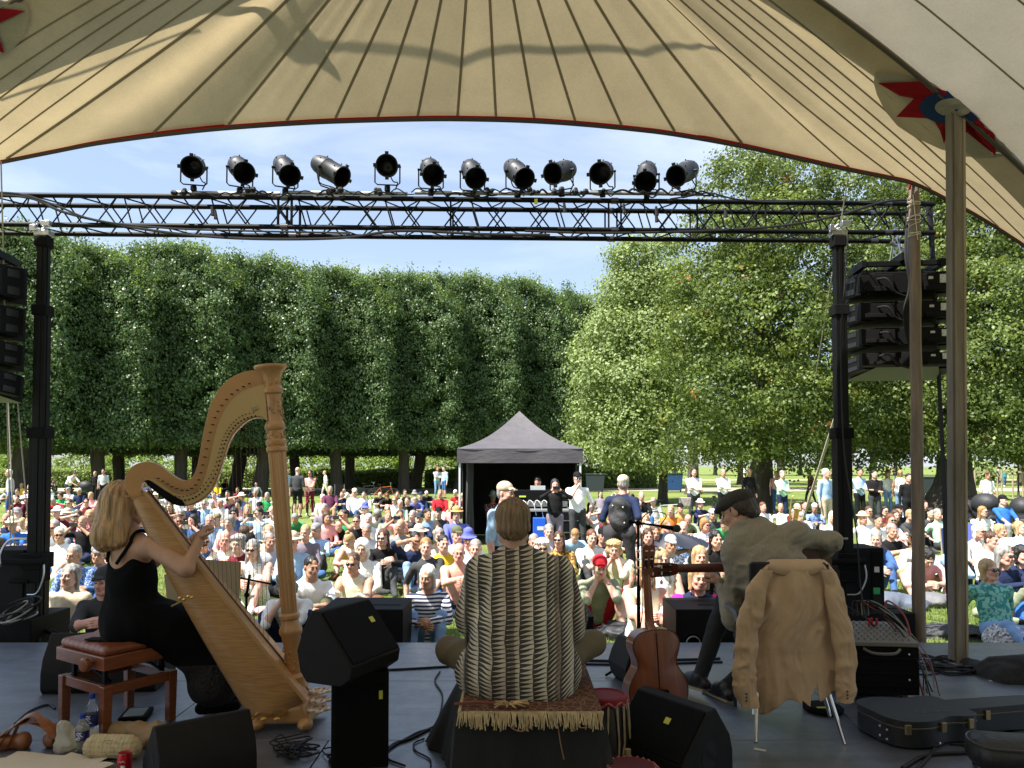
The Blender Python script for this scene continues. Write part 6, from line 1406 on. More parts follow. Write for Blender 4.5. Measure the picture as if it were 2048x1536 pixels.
V, Q, T, _ = field_mesh([cap((-.30, 0, .035), (-.05, .02, .04), .035, .045, 0, .03), cap((.08, .05, .04), (.24, .02, .03), .04, .02, 0, .03)], .009, lambda X: .006*np.sin(X[:, 0]*50+X[:, 1]*30)); obj_np('pouch', V, Q, T, [BRL], t)
p = G(140, 1502); heap('plastic_bag', 'crumpled clear plastic bag beside the water bottles', 'bag', [cap((p.x-.02, p.y, .03), (p.x-.03, p.y, .13), .05, .03, 0, .03), cap((p.x+.03, p.y, .04), (p.x+.05, p.y, .10), .045, .02, 0, .02)], mat('cloudy_plastic', (.6, .58, .5), .25, transl=.4, bump=.8, bs=25), .012, 60, .008)
p = G(262, 1490); heap('canvas_bag', 'slack beige canvas bag on the floor behind the knitted purse', 'bag', [cap((p.x-.16, p.y+.12, .03), (p.x+.12, p.y+.02, .05), .04, .06, 0, .04), cap((p.x+.10, p.y, .04), (p.x+.16, p.y-.06, .05), .05, .04, 0, .03)], mat('beige_canvas', (.30, .20, .10), .9, bump=.5, bs=12), .012, 26, .010)
p = G(272, 1436); g = MB(); g.box((p.x, p.y, .02), (.15, .20, .028), R(12)); g.build('x', BLKM, None, smooth=0, bevel=.004); o = bpy.context.scene.collection.objects[-1]; o.name = 'tuner_box'; tag(o, 'flat black box with a pale screen on the floor between the bench legs', 'box')
g = MB(); g.box((p.x, p.y, .0355), (.11, .15, .003), R(12)); s_ = g.build('screen', mat('pale_screen', (.35, .4, .38), .15), o, smooth=0)
# things on the lawn among the listeners
def bagon(name, label, cat, px, Y, r, m, n=3, amp=.012, flat=.6, seed=0):
 rr = random.Random(seed+int(px)); x = P(px, 900, Y).x; pr = [ell((x+rr.uniform(-.5, .5)*r*1.6, Y+rr.uniform(-.3, .3)*r, LAWN+r*flat*rr.uniform(.35, .6)), (r*rr.uniform(.6, 1), r*rr.uniform(.5, .8), r*flat*rr.uniform(.6, .9)), 0, .06) for _ in range(n)]; return heap(name, label, cat, pr, m, amp, 26, .013)
NAVYB = mat('blue_nylon', (.02, .05, .28), .5, bump=.4, bs=14); BLB = mat('black_nylon', (.02, .02, .024), .6, bump=.4, bs=14)
bagon('rucksack', 'crumpled bright blue rucksack on the grass behind the harp strings', 'rucksack', 525, 8.6, .22, NAVYB, 4)
bagon('blanket', 'dark striped blanket on the grass under the front listeners behind the tall monitor', 'blanket', 780, 8.6, .30, mat('dark_blanket', (.05, .055, .09), .9), 5, .02, .35)
bagon('rucksack', 'black rucksack with green straps left of the striped front listener', 'rucksack', 800, 9.6, .22, BLB, 4)
bagon('jacket', 'black jacket dropped on the grass right of the listener in red shorts', 'jacket', 1262, 8.6, .26, BLB, 4, .02, .4)
bagon('jacket', 'dark grey coat spread on the grass beside the microphone stand', 'jacket', 1300, 9.6, .26, mat('dark_coat', (.05, .055, .06), .9), 4, .02, .35)
bagon('shopping_bag', 'turquoise cloth bag on the grass left of the striped front listener', 'bag', 822, 8.35, .19, mat('turquoise_cloth', (.03, .42, .55), .7), 3, .02, .8)
bagon('rucksack', 'slate grey rucksack lying on the grass right of the tall loudspeaker', 'rucksack', 1795, 10.2, .25, mat('slate_nylon', (.09, .11, .15), .7), 4)
bagon('blanket', 'flat dark blanket on the grass between the two wooden poles', 'blanket', 1880, 8.6, .40, mat('dark_blanket2', (.05, .05, .055), .9), 5, .012, .16)
bagon('rucksack', 'grey rucksack lying behind the round wooden pole', 'rucksack', 1870, 10.4, .22, mat('grey_nylon', (.14, .14, .15), .7), 4)
bagon('scarf_bag', 'bag wrapped in a black and white patterned scarf at the right edge', 'bag', 1996, 8.05, .24, mat('patterned_scarf', (.42, .42, .44), .8, var=.85, vs=38, detail=1.0), 4, .015, .75)
bagon('blanket', 'orange blanket on the grass under the guitarist flat cap', 'blanket', 1408, 14.5, .40, mat('orange_blanket', (.70, .16, .03), .8), 4, .01, .3)
bagon('shopping_bag', 'pink and white picnic bag beside the seated listener in white patterned dress', 'bag', 548, 9.8, .17, mat('pinkish_cloth', (.6, .35, .38), .8, var=.4, vs=20), 3)
bagon('shopping_bag', 'bright blue bag standing at the right picture edge', 'bag', 2062, 9.2, .2, mat('blue_cloth', (.03, .15, .55), .7), 3, .01, 1.3)
wb = thing('windbreak', 'violet blue cloth windbreak standing behind the square wooden pole', 'windbreak')
g = MB(); Y = 13.0; q = [P(1880, 1058, Y), P(1905, 1050, Y+.4), P(1926, 1045, Y+.6), P(1952, 1048, Y+.2)]; lo = [v*Vector((1, 1, 0)) if False else Vector((v.x, v.y-.1, LAWN)) for v in q]
g.grid([q, lo]); g.grid([[v+Vector((0, .02, 0)) for v in q], [v+Vector((0, .02, 0)) for v in lo]]); g.build('cloth', mat('windbreak_cloth', (.13, .17, .50), .8, transl=.3), wb, smooth=180)
for v, l in ((q[0], lo[0]), (q[-1], lo[-1])): g = MB(); g.tube([v+Vector((0, 0, .05)), l], .012, 6); g.build('stick', WOODLT, wb)
bk = thing('parasol', 'low dark blue umbrella lying open among the listeners behind the microphone', 'umbrella')
g = MB(); c = P(1340, 1085, 12.5);
rows = [[c+Vector((r_*math.cos(a), .45*r_*math.sin(a), .16*(1-(r_/.62)**2)-.08*abs(math.sin(4*a))*(r_/.62))) for a in np.linspace(0, 2*math.pi, 33)] for r_ in (.01, .2, .4, .52, .62)]
g.grid(rows); g.build('canopy', mat('umbrella_cloth', (.02, .025, .04), .5), bk, smooth=60); g = MB(); g.tube([c+Vector((0, 0, .2)), Vector((c.x+.1, c.y, LAWN))], .008, 6); g.build('shaft', ALU, bk)
# ------------------------------------------------------------------ gazebo and desk on the lawn
gz = thing('gazebo', 'black peaked gazebo with light legs over the sound desk in the middle of the lawn', 'gazebo'); YG = 18.0
GZ = mat('gazebo_polyester', (.085, .078, .085), .55, var=.12, vs=3, bump=.5, bs=5, stretch=(1, 1, 3)); GZB = mat('gazebo_wall', (.012, .012, .013), .9)
L0, R0 = P(914, 900, YG), P(1166, 900, YG); wz = P(1040, 897, YG).z; vz = P(1040, 926, YG).z; ap = P(1043, 820, YG+1.5); Wg = R0.x-L0.x; y1 = YG+Wg
cor = [Vector((L0.x, YG, wz)), Vector((R0.x, YG, wz)), Vector((R0.x, y1, wz)), Vector((L0.x, y1, wz))]; ap = Vector(((L0.x+R0.x)/2, (YG+y1)/2, P(1043, 822, (YG+y1)/2).z))
g = MB()
for i in range(4):
 a, b = cor[i], cor[(i+1) % 4]; g.grid([[a.lerp(b, u).lerp(ap, v)-Vector((0, 0, .16*math.sin(v*math.pi)*(1)+.05*math.sin(u*math.pi)*(1-v))) for v in np.linspace(0, 1, 9)] for u in np.linspace(0, 1, 11)])
 g.grid([[a.lerp(b, u)+Vector((0, .02*math.sin(u*14)*(1 if i == 0 else 0), 0))-Vector((0, 0, (wz-vz)*v)) for u in np.linspace(0, 1, 30)] for v in (0, .5, 1)])
g.build('roof', GZ, gz, smooth=30)
for i in range(4): g = MB(); c = cor[i]+Vector(((.06 if i in (0, 3) else -.06), (.06 if i < 2 else -.06), 0)); g.box((c.x, c.y, (wz+LAWN)/2), (.045, .045, wz-LAWN-.02)); g.build('leg', mat('white_leg', (.62, .64, .66), .4), gz, smooth=0, bevel=.004)
g = MB()
def wall(a, b, sag=.05):
 n = 24; g.grid([[a.lerp(b, u/n)+Vector((.04*math.sin(u*1.9), .05*math.sin(u*1.3), z-wz)) for u in range(n+1)] for z in (vz+.1, .7, LAWN+.02)])
wall(cor[3], cor[2]); wall(cor[0]+Vector((.12, .25, 0)), cor[3]+Vector((.1, 0, 0))); wall(cor[1]+Vector((-.1, .9, 0)), cor[2]+Vector((-.1, 0, 0))); g.build('wall_cloth', GZB, gz, smooth=180)
g = MB(); a = P(932, 925, YG+.15); g.grid([[Vector((a.x+.02*k+.05*math.sin(k*2.1+z), YG+.2+.03*k, z)) for k in range(8)] for z in np.linspace(vz, LAWN+.05, 9)]); g.build('drawn_curtain', mat('curtain_grey', (.05, .05, .052), .85, bump=.5, bs=6, stretch=(4, 4, .4)), gz, smooth=180)
dk_ = thing('sound_desk', 'long sound desk with mixer and leads in the shade of the gazebo', 'desk'); YD = 16.6
a, b = P(1035, 1030, YD), P(1132, 1030, YD); zt = P(1070, 1018, YD).z
g = MB(); g.box(((a.x+b.x)/2, YD+.4, zt-.03), (b.x-a.x+.5, .8, .05)); g.build('table_top', mat('desk_top', (.25, .26, .24), .6), dk_, smooth=0, bevel=.004)
for (sx, sy) in ((0, 0), (1, 0), (0, 1), (1, 1)): g = MB(); g.box((lerp(a.x-.2, b.x+.2, sx), YD+.05+.7*sy, (zt+LAWN)/2-.03), (.04, .04, zt-LAWN-.06)); g.build('leg', BLKM, dk_, smooth=0)
g = MB(); g.box(((a.x+b.x)/2+.1, YD+.45, zt+.06), (.95, .5, .12), Matrix.Rotation(R(-8), 3, 'X')); k_ = g.build('mixer', mat('mixer_dark', (.08, .085, .09), .5, var=.7, vs=35), dk_, smooth=0, bevel=.01)
g = MB(); g.box(((a.x+b.x)/2-.05, YD+.95, zt+.20), (1.5, .25, .36)); g.build('equipment_rack', BLKM, dk_, smooth=0, bevel=.01); g = MB(); g.box((P(1045, 990, YD+.8).x, YD+.815, P(1045, 993, YD+.8).z), (.15, .01, .035)); g.build('lit_display', mat('lime_label', (.45, .7, .05), .5), dk_, smooth=0)
lp = thing('laptop', 'open silver laptop seen from behind on the rack in the gazebo', 'laptop'); c = P(1076, 990, YD+.9)
g = MB(); g.box((c.x, YD+.95, c.z+.10), (.34, .012, .22), Matrix.Rotation(R(-10), 3, 'X')); g.build('lid', mat('laptop_silver', (.55, .58, .55), .35, .6), lp, smooth=0, bevel=.005); g = MB(); g.box((c.x, YD+1.05, c.z-.005), (.34, .22, .015)); g.build('keyboard_base', mat('laptop_silver', (.55, .58, .55), .35, .6), lp, smooth=0)
for k in range(5): rr = random.Random(k); p0 = P(1040+k*14, 1012, YD+.1); cable('desk_lead', 'white lead looping on the sound desk', [p0, p0+Vector((.05, 0, .12)), p0+Vector((.14, -.05, .05)), p0+Vector((.20, -.06, -.15-.05*k))], .007, mat('white_lead', (.7, .7, .68), .5), 6, grp='white leads on the sound desk')
bc = thing('blue_crate', 'bright blue upright crate with pale label hanging at the front of the sound desk', 'crate'); c = P(1079, 1085, YD-.2)
g = MB(); z0, z1 = P(1079, 1082, YD-.2).z, P(1079, 1036, YD-.2).z; z0 = LAWN; g.box((c.x, YD-.1, (z0+z1)/2), (.27, .25, z1-z0)); g.build('body', mat('crate_blue', (.015, .10, .62), .45), bc, smooth=0, bevel=.01); g = MB(); g.box((c.x+.02, YD-.227, z0+(z1-z0)*.72), (.14, .006, .08)); g.build('label_plate', LABW, bc, smooth=0)
sp = thing('stage_box', 'black flight cased amplifier rack beside the desk under the gazebo edge', 'rack'); c = P(1138, 1040, 16.4); g = MB(); g.box((c.x, 16.6, LAWN+.45), (.55, .5, .9)); g.build('case', BLKM, sp, smooth=0, bevel=.01)
for k in range(3): g = MB(); g.box((c.x, 16.345, LAWN+.22+.25*k), (.5, .012, .02)); g.build('edge_strip', ALU, sp, smooth=0)
# bicycles, pushchairs, bins, tree guards, saxophone
def bicycle(label, px, Y, rz, fm, basket=False):
 t = thing('bicycle', label, 'bicycle', (P(px, 900, Y).x, Y, LAWN), R(rz), 'bicycles parked around the lawn'); r = .34
 for s, nm in ((-.52, 'rear_wheel'), (.52, 'front_wheel')):
  g = MB(); g.tube([(s+r*math.cos(a), 0, r+r*math.sin(a)) for a in np.linspace(0, 2*math.pi, 29)[:-1]], .020, 6, closed=True); w = g.build(nm, mat('pale_tyre', (.30, .28, .24), .7) if basket else RUB, t)
  g = MB()
  for k in range(10): g.tube([(s, 0, r), (s+r*math.cos(k*.628), 0, r+r*math.sin(k*.628))], .003, 4)
  g.build('spokes', STEEL, w)
 g = MB();
 for (a, b) in (((-.52, r), (-.08, .30)), ((-.08, .30), (-.20, .82)), ((-.52, r), (-.18, .72)), ((-.18, .74), (.36, .78)), ((-.08, .30), (.38, .66)), ((.35, .86), (.40, .62)), ((.40, .62), (.52, r))): g.tube([(a[0], 0, a[1]), (b[0], 0, b[1])], .016, 7)
 g.build('frame', fm, t); g = MB(); g.tube(bez([(.34, -.26, .98), (.38, -.1, .95), (.35, 0, .92), (.38, .1, .95), (.34, .26, .98)], 3), .012, 6); g.tube([(.35, 0, .84), (.35, 0, .92)], .012, 6); g.build('handlebar', ALU, t)
 g = MB(); g.ball((-.21, 0, .88), .09, 10, sc=(1.3, .7, .35)); g.tube([(-.20, 0, .8), (-.21, 0, .88)], .012, 6); g.build('saddle', BLKM, t)
 if basket: g = MB(); g.box((.50, 0, .86), (.28, .34, .22), taper=(1.2, 1.15)); g.build('basket', mat('wicker', (.35, .30, .28), .9, var=.5, vs=30), t, smooth=0)
 return t
bicycle('cream tyred bicycle with basket leaning by the slim trunk under the maple', 1333, 22, -12, mat('bike_grey', (.4, .42, .4), .4), True)
bicycle('bicycle with dark bag seen end on beside the standing person in white', 1428, 25, 70, mat('bike_black', (.02, .02, .02), .4))
bicycle('dark red bicycle held by the person in pale pink beside the harp', 609, 28, 78, mat('bike_red', (.25, .02, .03), .4))
bicycle('orange framed cargo bicycle parked against the leaning linden trunk', 768, 40, 5, mat('bike_orange', (.45, .12, .03), .4))
bicycle('dark bicycle parked in the shade left of the orange one', 735, 42, -8, mat('bike_black', (.02, .02, .02), .4))
def pram(label, px, Y, rz, s=1.0):
 t = thing('pushchair', label, 'pushchair', (P(px, 900, Y).x, Y, LAWN), R(rz), 'black pushchairs at the right edge'); t.scale = (s, s, s)
 V, Q, T, _ = field_mesh([ell((0, 0, .86), (.27, .34, .26), 0, .03), cap((0, -.1, .62), (0, .2, .58), .20, .16, 0, .05), cap((-.2, -.3, .5), (.2, -.3, .5), .06, .06, 0, .05)], .02); obj_np('hood', V, Q, T, [BLB], t)
 for (x, y) in ((-.26, -.3), (.26, -.3), (-.28, .32), (.28, .32)): g = MB(); g.tube([(x, y+.12*math.cos(a), .13+.12*math.sin(a)) for a in np.linspace(0, 2*math.pi, 15)[:-1]], .02, 6, closed=True); g.build('wheel', RUB, t)
 g = MB()
 for sx in (-1, 1): g.tube([(sx*.25, -.3, .14), (sx*.24, .1, .60), (sx*.24, .45, 1.02)], .013, 6); g.tube([(sx*.27, .32, .14), (sx*.24, .0, .5)], .012, 6)
 g.tube([(-.24, .45, 1.02), (.24, .45, 1.02)], .018, 7); g.box((0, .05, .3), (.4, .5, .12)); g.build('frame', BLK, t); return t
pram('large black pushchair with round hood behind the seated listener in pale clothes', 1968, 20, 15, 1.05); pram('second black pushchair with upright hood at the right picture edge', 2042, 19, -20, 1.0); pram('small black pushchair half hidden by the square wooden pole', 1925, 20.5, 30, .9)
pram('pushchair with pale frame pushed along the hedge behind the harpist', 172, 38, 80, 1.0)
def bin_(label, px, Y, w, h, col):
 t = thing('waste_container', label, 'container', (P(px, 900, Y).x, Y, LAWN), 0, 'wheeled waste containers by the path'); g = MB(); g.box((0, 0, .12+h/2), (w*.86, .8, h), taper=(1.16, 1.12)); g.build('tub', mat('bin_'+col, dict(blue=(.02, .07, .20), dark=(.03, .04, .05), green=(.04, .07, .06))[col], .5), t, smooth=0, bevel=.02)
 g = MB(); g.box((0, 0, .15+h), (w*1.04, .95, .08)); g.build('lid', mat('bin_lid', (.03, .04, .06), .5), t, smooth=0, bevel=.02)
 for sx in (-1, 1): g = MB(); g.tube([(sx*w*.36, -.3, .09), (sx*w*.36+.05, -.3, .09)], .09, 10); g.build('wheel', RUB, t)
bin_('dark grey waste container left of the thick trunk right of the gazebo', 1190, 55, 1.3, 1.1, 'dark'); bin_('blue waste container under the maple between two slim trunks', 1345, 54, 1.25, 1.15, 'blue'); bin_('dark waste container between the right wooden poles', 1852, 48, 1.0, 1.0, 'dark')
for i, (px, Y) in enumerate(((1960, 44), (2034, 45))):
 t = thing('tree_guard', ['square wooden guard of four posts round the thin sapling beside the square pole', 'square pale wooden guard round the bright young tree at the right edge'][i], 'tree guard', (P(px, 900, Y).x, Y, LAWN), 0); s_ = 1.0
 for (sx, sy) in ((-1, -1), (1, -1), (-1, 1), (1, 1)): g = MB(); g.tube([(sx*s_*.75, sy*.7, 0), (sx*s_*.75, sy*.7, 1.6)], .05, 8); g.build('post', WOODLT, t)
 for sy in (-1, 1): g = MB(); g.box((0, sy*.7, 1.5), (1.6, .05, .1)); g.build('rail', WOODLT, t, smooth=0)
t = thing('wheelchair', 'empty dark wheelchair standing behind the listeners near the thin trunk', 'wheelchair', (P(685, 900, 34).x, 34, LAWN), R(160))
g = MB(); g.box((0, 0, .5), (.45, .42, .05)); g.build('seat', BLKM, t, smooth=0); g = MB(); g.box((0, .2, .80), (.46, .03, .45)); g.build('backrest', BLKM, t, smooth=0)
for s in (-1, 1):
 g = MB(); g.tube([(s*.28, .1+.3*math.cos(a), .3+.3*math.sin(a)) for a in np.linspace(0, 2*math.pi, 21)[:-1]], .018, 6, closed=True); g.build('wheel', RUB, t); g = MB(); g.tube([(s*.24, .22, 1.05), (s*.24, .2, .5), (s*.24, -.25, .45), (s*.22, -.35, .1)], .014, 6); g.build('side_frame', ALU, t)
t = thing('saxophone', 'brass saxophone standing upright behind the flat cap', 'saxophone'); b0 = P(1582, 1032, 14.5)
g = MB(); g.tube(bez([b0+Vector((.06, 0, .38)), b0+Vector((.03, 0, .36)), b0+Vector((0, 0, .25)), b0+Vector((-.02, 0, .0)), b0+Vector((0, 0, -.20)), b0+Vector((.07, 0, -.22)), b0+Vector((.09, 0, -.05)), b0+Vector((.11, -.02, .12))], 5), [.008]*6+[.012]*6+[.018]*6+[.025]*6+[.032]*6+[.045]*5+[.075], 12); g.build('body', mat('sax_brass', (.75, .50, .18), .25, 1.0), t)
g = MB(); g.tube([Vector((b0.x, b0.y, LAWN)), b0+Vector((0, 0, -.2))], .01, 6); g.build('stand', BLKM, t)
for k, (px, py, rz, w, lb) in enumerate(((1987, 1361, 20, .07, 'white tape tab on the stage edge near the cloth heap'), (690, 1302, 5, .10, 'pale tape strip on the stage behind the tall monitor'), (900, 1452, 60, .08, 'pale tape strip on the stage left of the draped riser'), (1520, 1500, -30, .06, 'small pale tape mark in front of the chair'))):
 p = G(px, py); g = MB(); g.box((p.x, p.y, .0015), (w, .022, .003), R(rz)); tag(g.build('floor_tape', mat('white_tape', (.55, .55, .52), .6), smooth=0), lb, 'tape')
# ================================================================== PEOPLE
V3 = lambda *a: np.array(a, float)
def ik(a, b, l1, l2, hint):
 a, b, h = np.array(a, float), np.array(b, float), np.array(hint, float); d = b-a; D = np.linalg.norm(d)
 if D > (l1+l2)*.995: b = a+d/D*(l1+l2)*.995; d = b-a; D = np.linalg.norm(d)
 u = d/D; x = (l1*l1-l2*l2+D*D)/(2*D); y = math.sqrt(max(0, l1*l1-x*x))
 h = h-u*(h @ u); h = h/(np.linalg.norm(h)+1e-9)
 return a+u*x+h*y, b
def rotm(yaw, pitch, roll=0):     # head: yaw to its left (+), pitch down (+)
 m = Matrix.Rotation(R(yaw), 3, 'Z') @ Matrix.Rotation(R(pitch), 3, 'X') @ Matrix.Rotation(R(roll), 3, 'Y'); return np.array(m)
def head_prims(s=1.0, nose=1.0):
 P_ = [ell((0, .018, .035), (.074, .093, .086), 0), ell((0, -.018, -.035), (.060, .072, .078), 0, .03), cap((-.02, -.062, -.092), (.02, -.062, -.092), .021, .021, 0, .025),
          cap((-.055, -.0, -.065), (-.028, -.05, -.088), .018, .02, 0, .03), cap((.055, -.0, -.065), (.028, -.05, -.088), .018, .02, 0, .03),
          cap((-.032, -.083, .024), (.032, -.083, .024), .009, .009, 0, .014), cap((0, -.090, .012), (0, -.112*nose, -.026), .0065, .0125, 0, .010),
          cap((-.010, -.096, -.030), (.010, -.096, -.030), .009, .009, 0, .010), ell((-.038, -.062, -.028), (.020, .022, .020), 0, .02), ell((.038, -.062, -.028), (.020, .022, .020), 0, .02),
          ell((0, -.083, -.055), (.025, .014, .018), 0, .015), ell((-.078, .012, -.010), (.009, .020, .031), 0, .008), ell((.078, .012, -.010), (.009, .020, .031), 0, .008),
          ell((-.030, -.094, .004), (.018, .012, .010), 0, .010, op='s'), ell((.030, -.094, .004), (.018, .012, .010), 0, .010, op='s'),
          ell((-.030, -.0825, .002), (.012, .010, .0065), 7, .002), ell((.030, -.0825, .002), (.012, .010, .0065), 7, .002),
          ell((0, -.0955, -.0515), (.021, .007, .0042), 8, .003), ell((0, -.0945, -.0600), (.018, .007, .0050), 8, .003),
          cap((0, .022, -.06), (0, .040, -.15), .052, .054, 0, .03)]
 return P_
HEADS = {}
def head_mesh(res):
 if res not in HEADS: HEADS[res] = field_mesh(head_prims(), res)
 return HEADS[res]
def hand_prims(w, d, n, curl=.35, spread=1.0, side=1, s=1.0, tag_=0, thumb=.5):
 d = nrm(d); n = nrm(np.array(n)-d*np.dot(n, d)); l = np.cross(d, n)*side; rot = np.stack([l, n, d], 1); w = np.array(w, float); out = []
 out.append(ell(w+d*.045*s, np.array([.040, .0165, .052])*s, tag_, .012, rot)); out.append(cap(w-d*.02*s, w+d*.02*s, .026*s, .028*s, tag_, .015))
 for i, (x, L_) in enumerate(((-.029, .060), (-.0095, .072), (.0105, .077), (.030, .070))):
  b = w+d*.082*s+l*x*s*spread; a1 = curl*.8+.07*i*curl; a2 = curl*1.9
  d1 = d*math.cos(a1)+n*math.sin(a1)+l*x*1.5*spread; d2 = d*math.cos(a1+a2*.6)+n*math.sin(a1+a2*.6); d3 = d*math.cos(a1+a2)+n*math.sin(a1+a2)
  p1 = b+nrm(d1)*L_*.45*s; p2 = p1+nrm(d2)*L_*.32*s; p3 = p2+nrm(d3)*L_*.26*s
  out += [cap(b-d*.02*s, p1, .0098*s, .0088*s, tag_, .004), cap(p1, p2, .0088*s, .008*s, tag_, .003), cap(p2, p3, .008*s, .0068*s, tag_, .003)]
 tb = w+d*.025*s+l*.030*s; t1 = tb+(l*.75+d*.65+n*thumb)*.040*s; t2 = t1+(l*.35+d*.85+n*thumb)*.034*s
 out += [cap(tb, t1, .0135*s, .011*s, tag_, .008), cap(t1, t2, .0105*s, .0085*s, tag_, .003)]
 return out
def body_prims(p, cloth=1.0):
 """p: joints -> limbs as one field"""
 o = []; pel, nk = p['pel'], p['nk']; sp = nrm(nk-pel); sl, sr = p['sh']; lat = nrm(sl-sr); fr = nrm(np.cross(lat, sp)); w = p.get('w', 1.0); c = cloth
 mid = pel+sp*np.linalg.norm(nk-pel)*.45+p.get('bulge', V3(0, 0, 0))
 o.append(cap(pel-lat*.065*w, pel+lat*.065*w, .115*w*c, None, 4, .05, (fr, .95)))
 o.append(cap(pel+sp*.05, mid, .152*w*c, .150*w*c, 1, .06, (fr, .78))); o.append(cap(mid, nk-sp*.13, .150*w*c, .160*w*c, 1, .06, (fr, .70)))
 o.append(cap(sl-sp*.02, sr-sp*.02, .056*c, None, 1, .05)); o.append(cap(nk-sp*.13, nk-sp*.02, .12*w, .07, 1, .05, (fr, .7)))
 o.append(cap(nk-sp*.03, p['hd']-sp*.04, .053, .05, 0, .025))
 for i in (0, 1):
  s, e, wr = p['sh'][i], p['el'][i], p['wr'][i]
  o.append(cap(s, e, .056*c, .050*c, 2, .03)); o.append(cap(e, wr, .042*c, .028*c, 3, .015))
  h, k, a, t = p['hip'][i], p['kn'][i], p['an'][i], p['toe'][i]
  o.append(cap(h, k, .088*c*w, .062*c, 4, .03)); o.append(cap(k, k+(a-k)*.35, .058*c, .056*c, 5, .02)); o.append(cap(k+(a-k)*.35, a, .056*c, .038*c, 5, .02))
  heel = a-nrm(t-a)*.045; heel[2] = min(heel[2], a[2])
  o.append(cap(heel+V3(0, 0, -.035)*p.get('fz', 1), t, .036, .033, 6, .02)); o.append(cap(a, a*.5+t*.5, .040, .036, 6, .02))
 return o
def make_pose(pel, lean, wr, an, side=0.0, yaw=0, pitch=0, knh=None, elh=None, toes=None, tl=.50, nodf=.05, shw=.185, mid=None):
 pel = V3(*pel); L_ = R(lean); S_ = R(side); sp = nrm(V3(math.sin(S_), -math.sin(L_), math.cos(L_)*math.cos(S_))); nk = pel+sp*tl
 lat = nrm(V3(1, 0, 0)-sp*sp[0]); fr = np.cross(lat, sp); fr = fr*(1 if fr[1] < 0 else -1)
 hd = nk+sp*.10+V3(0, -nodf-.02*pitch/20, .085-.0015*abs(pitch))
 sh = [nk+lat*shw-sp*.055, nk-lat*shw-sp*.055]; hip = [pel+V3(.09, -.02, -.01), pel+V3(-.09, -.02, -.01)]
 q = dict(pel=pel, nk=nk, hd=hd, sh=sh, hip=hip, el=[], wr=[], kn=[], an=[], toe=[], yaw=yaw, pitch=pitch)
 elh = elh or [(1, .3, -.5), (-1, .3, -.5)]; knh = knh or [(.15, -.2, 1), (-.15, -.2, 1)]
 for i in (0, 1):
  e, w = ik(sh[i], wr[i], .29, .255, elh[i]); q['el'].append(e); q['wr'].append(w)
  k, a = ik(hip[i], an[i], .43, .41, knh[i]); q['kn'].append(k); q['an'].append(a)
  t = V3(*toes[i]) if toes else V3(a[0]*1.12, a[1]-.15, max(.035, a[2]-.045)); q['toe'].append(t)
 if mid is not None: q['bulge'] = V3(*mid)
 return q
s2 = lambda x, y, z: [V3(x, y, z), V3(-x, y, z)]
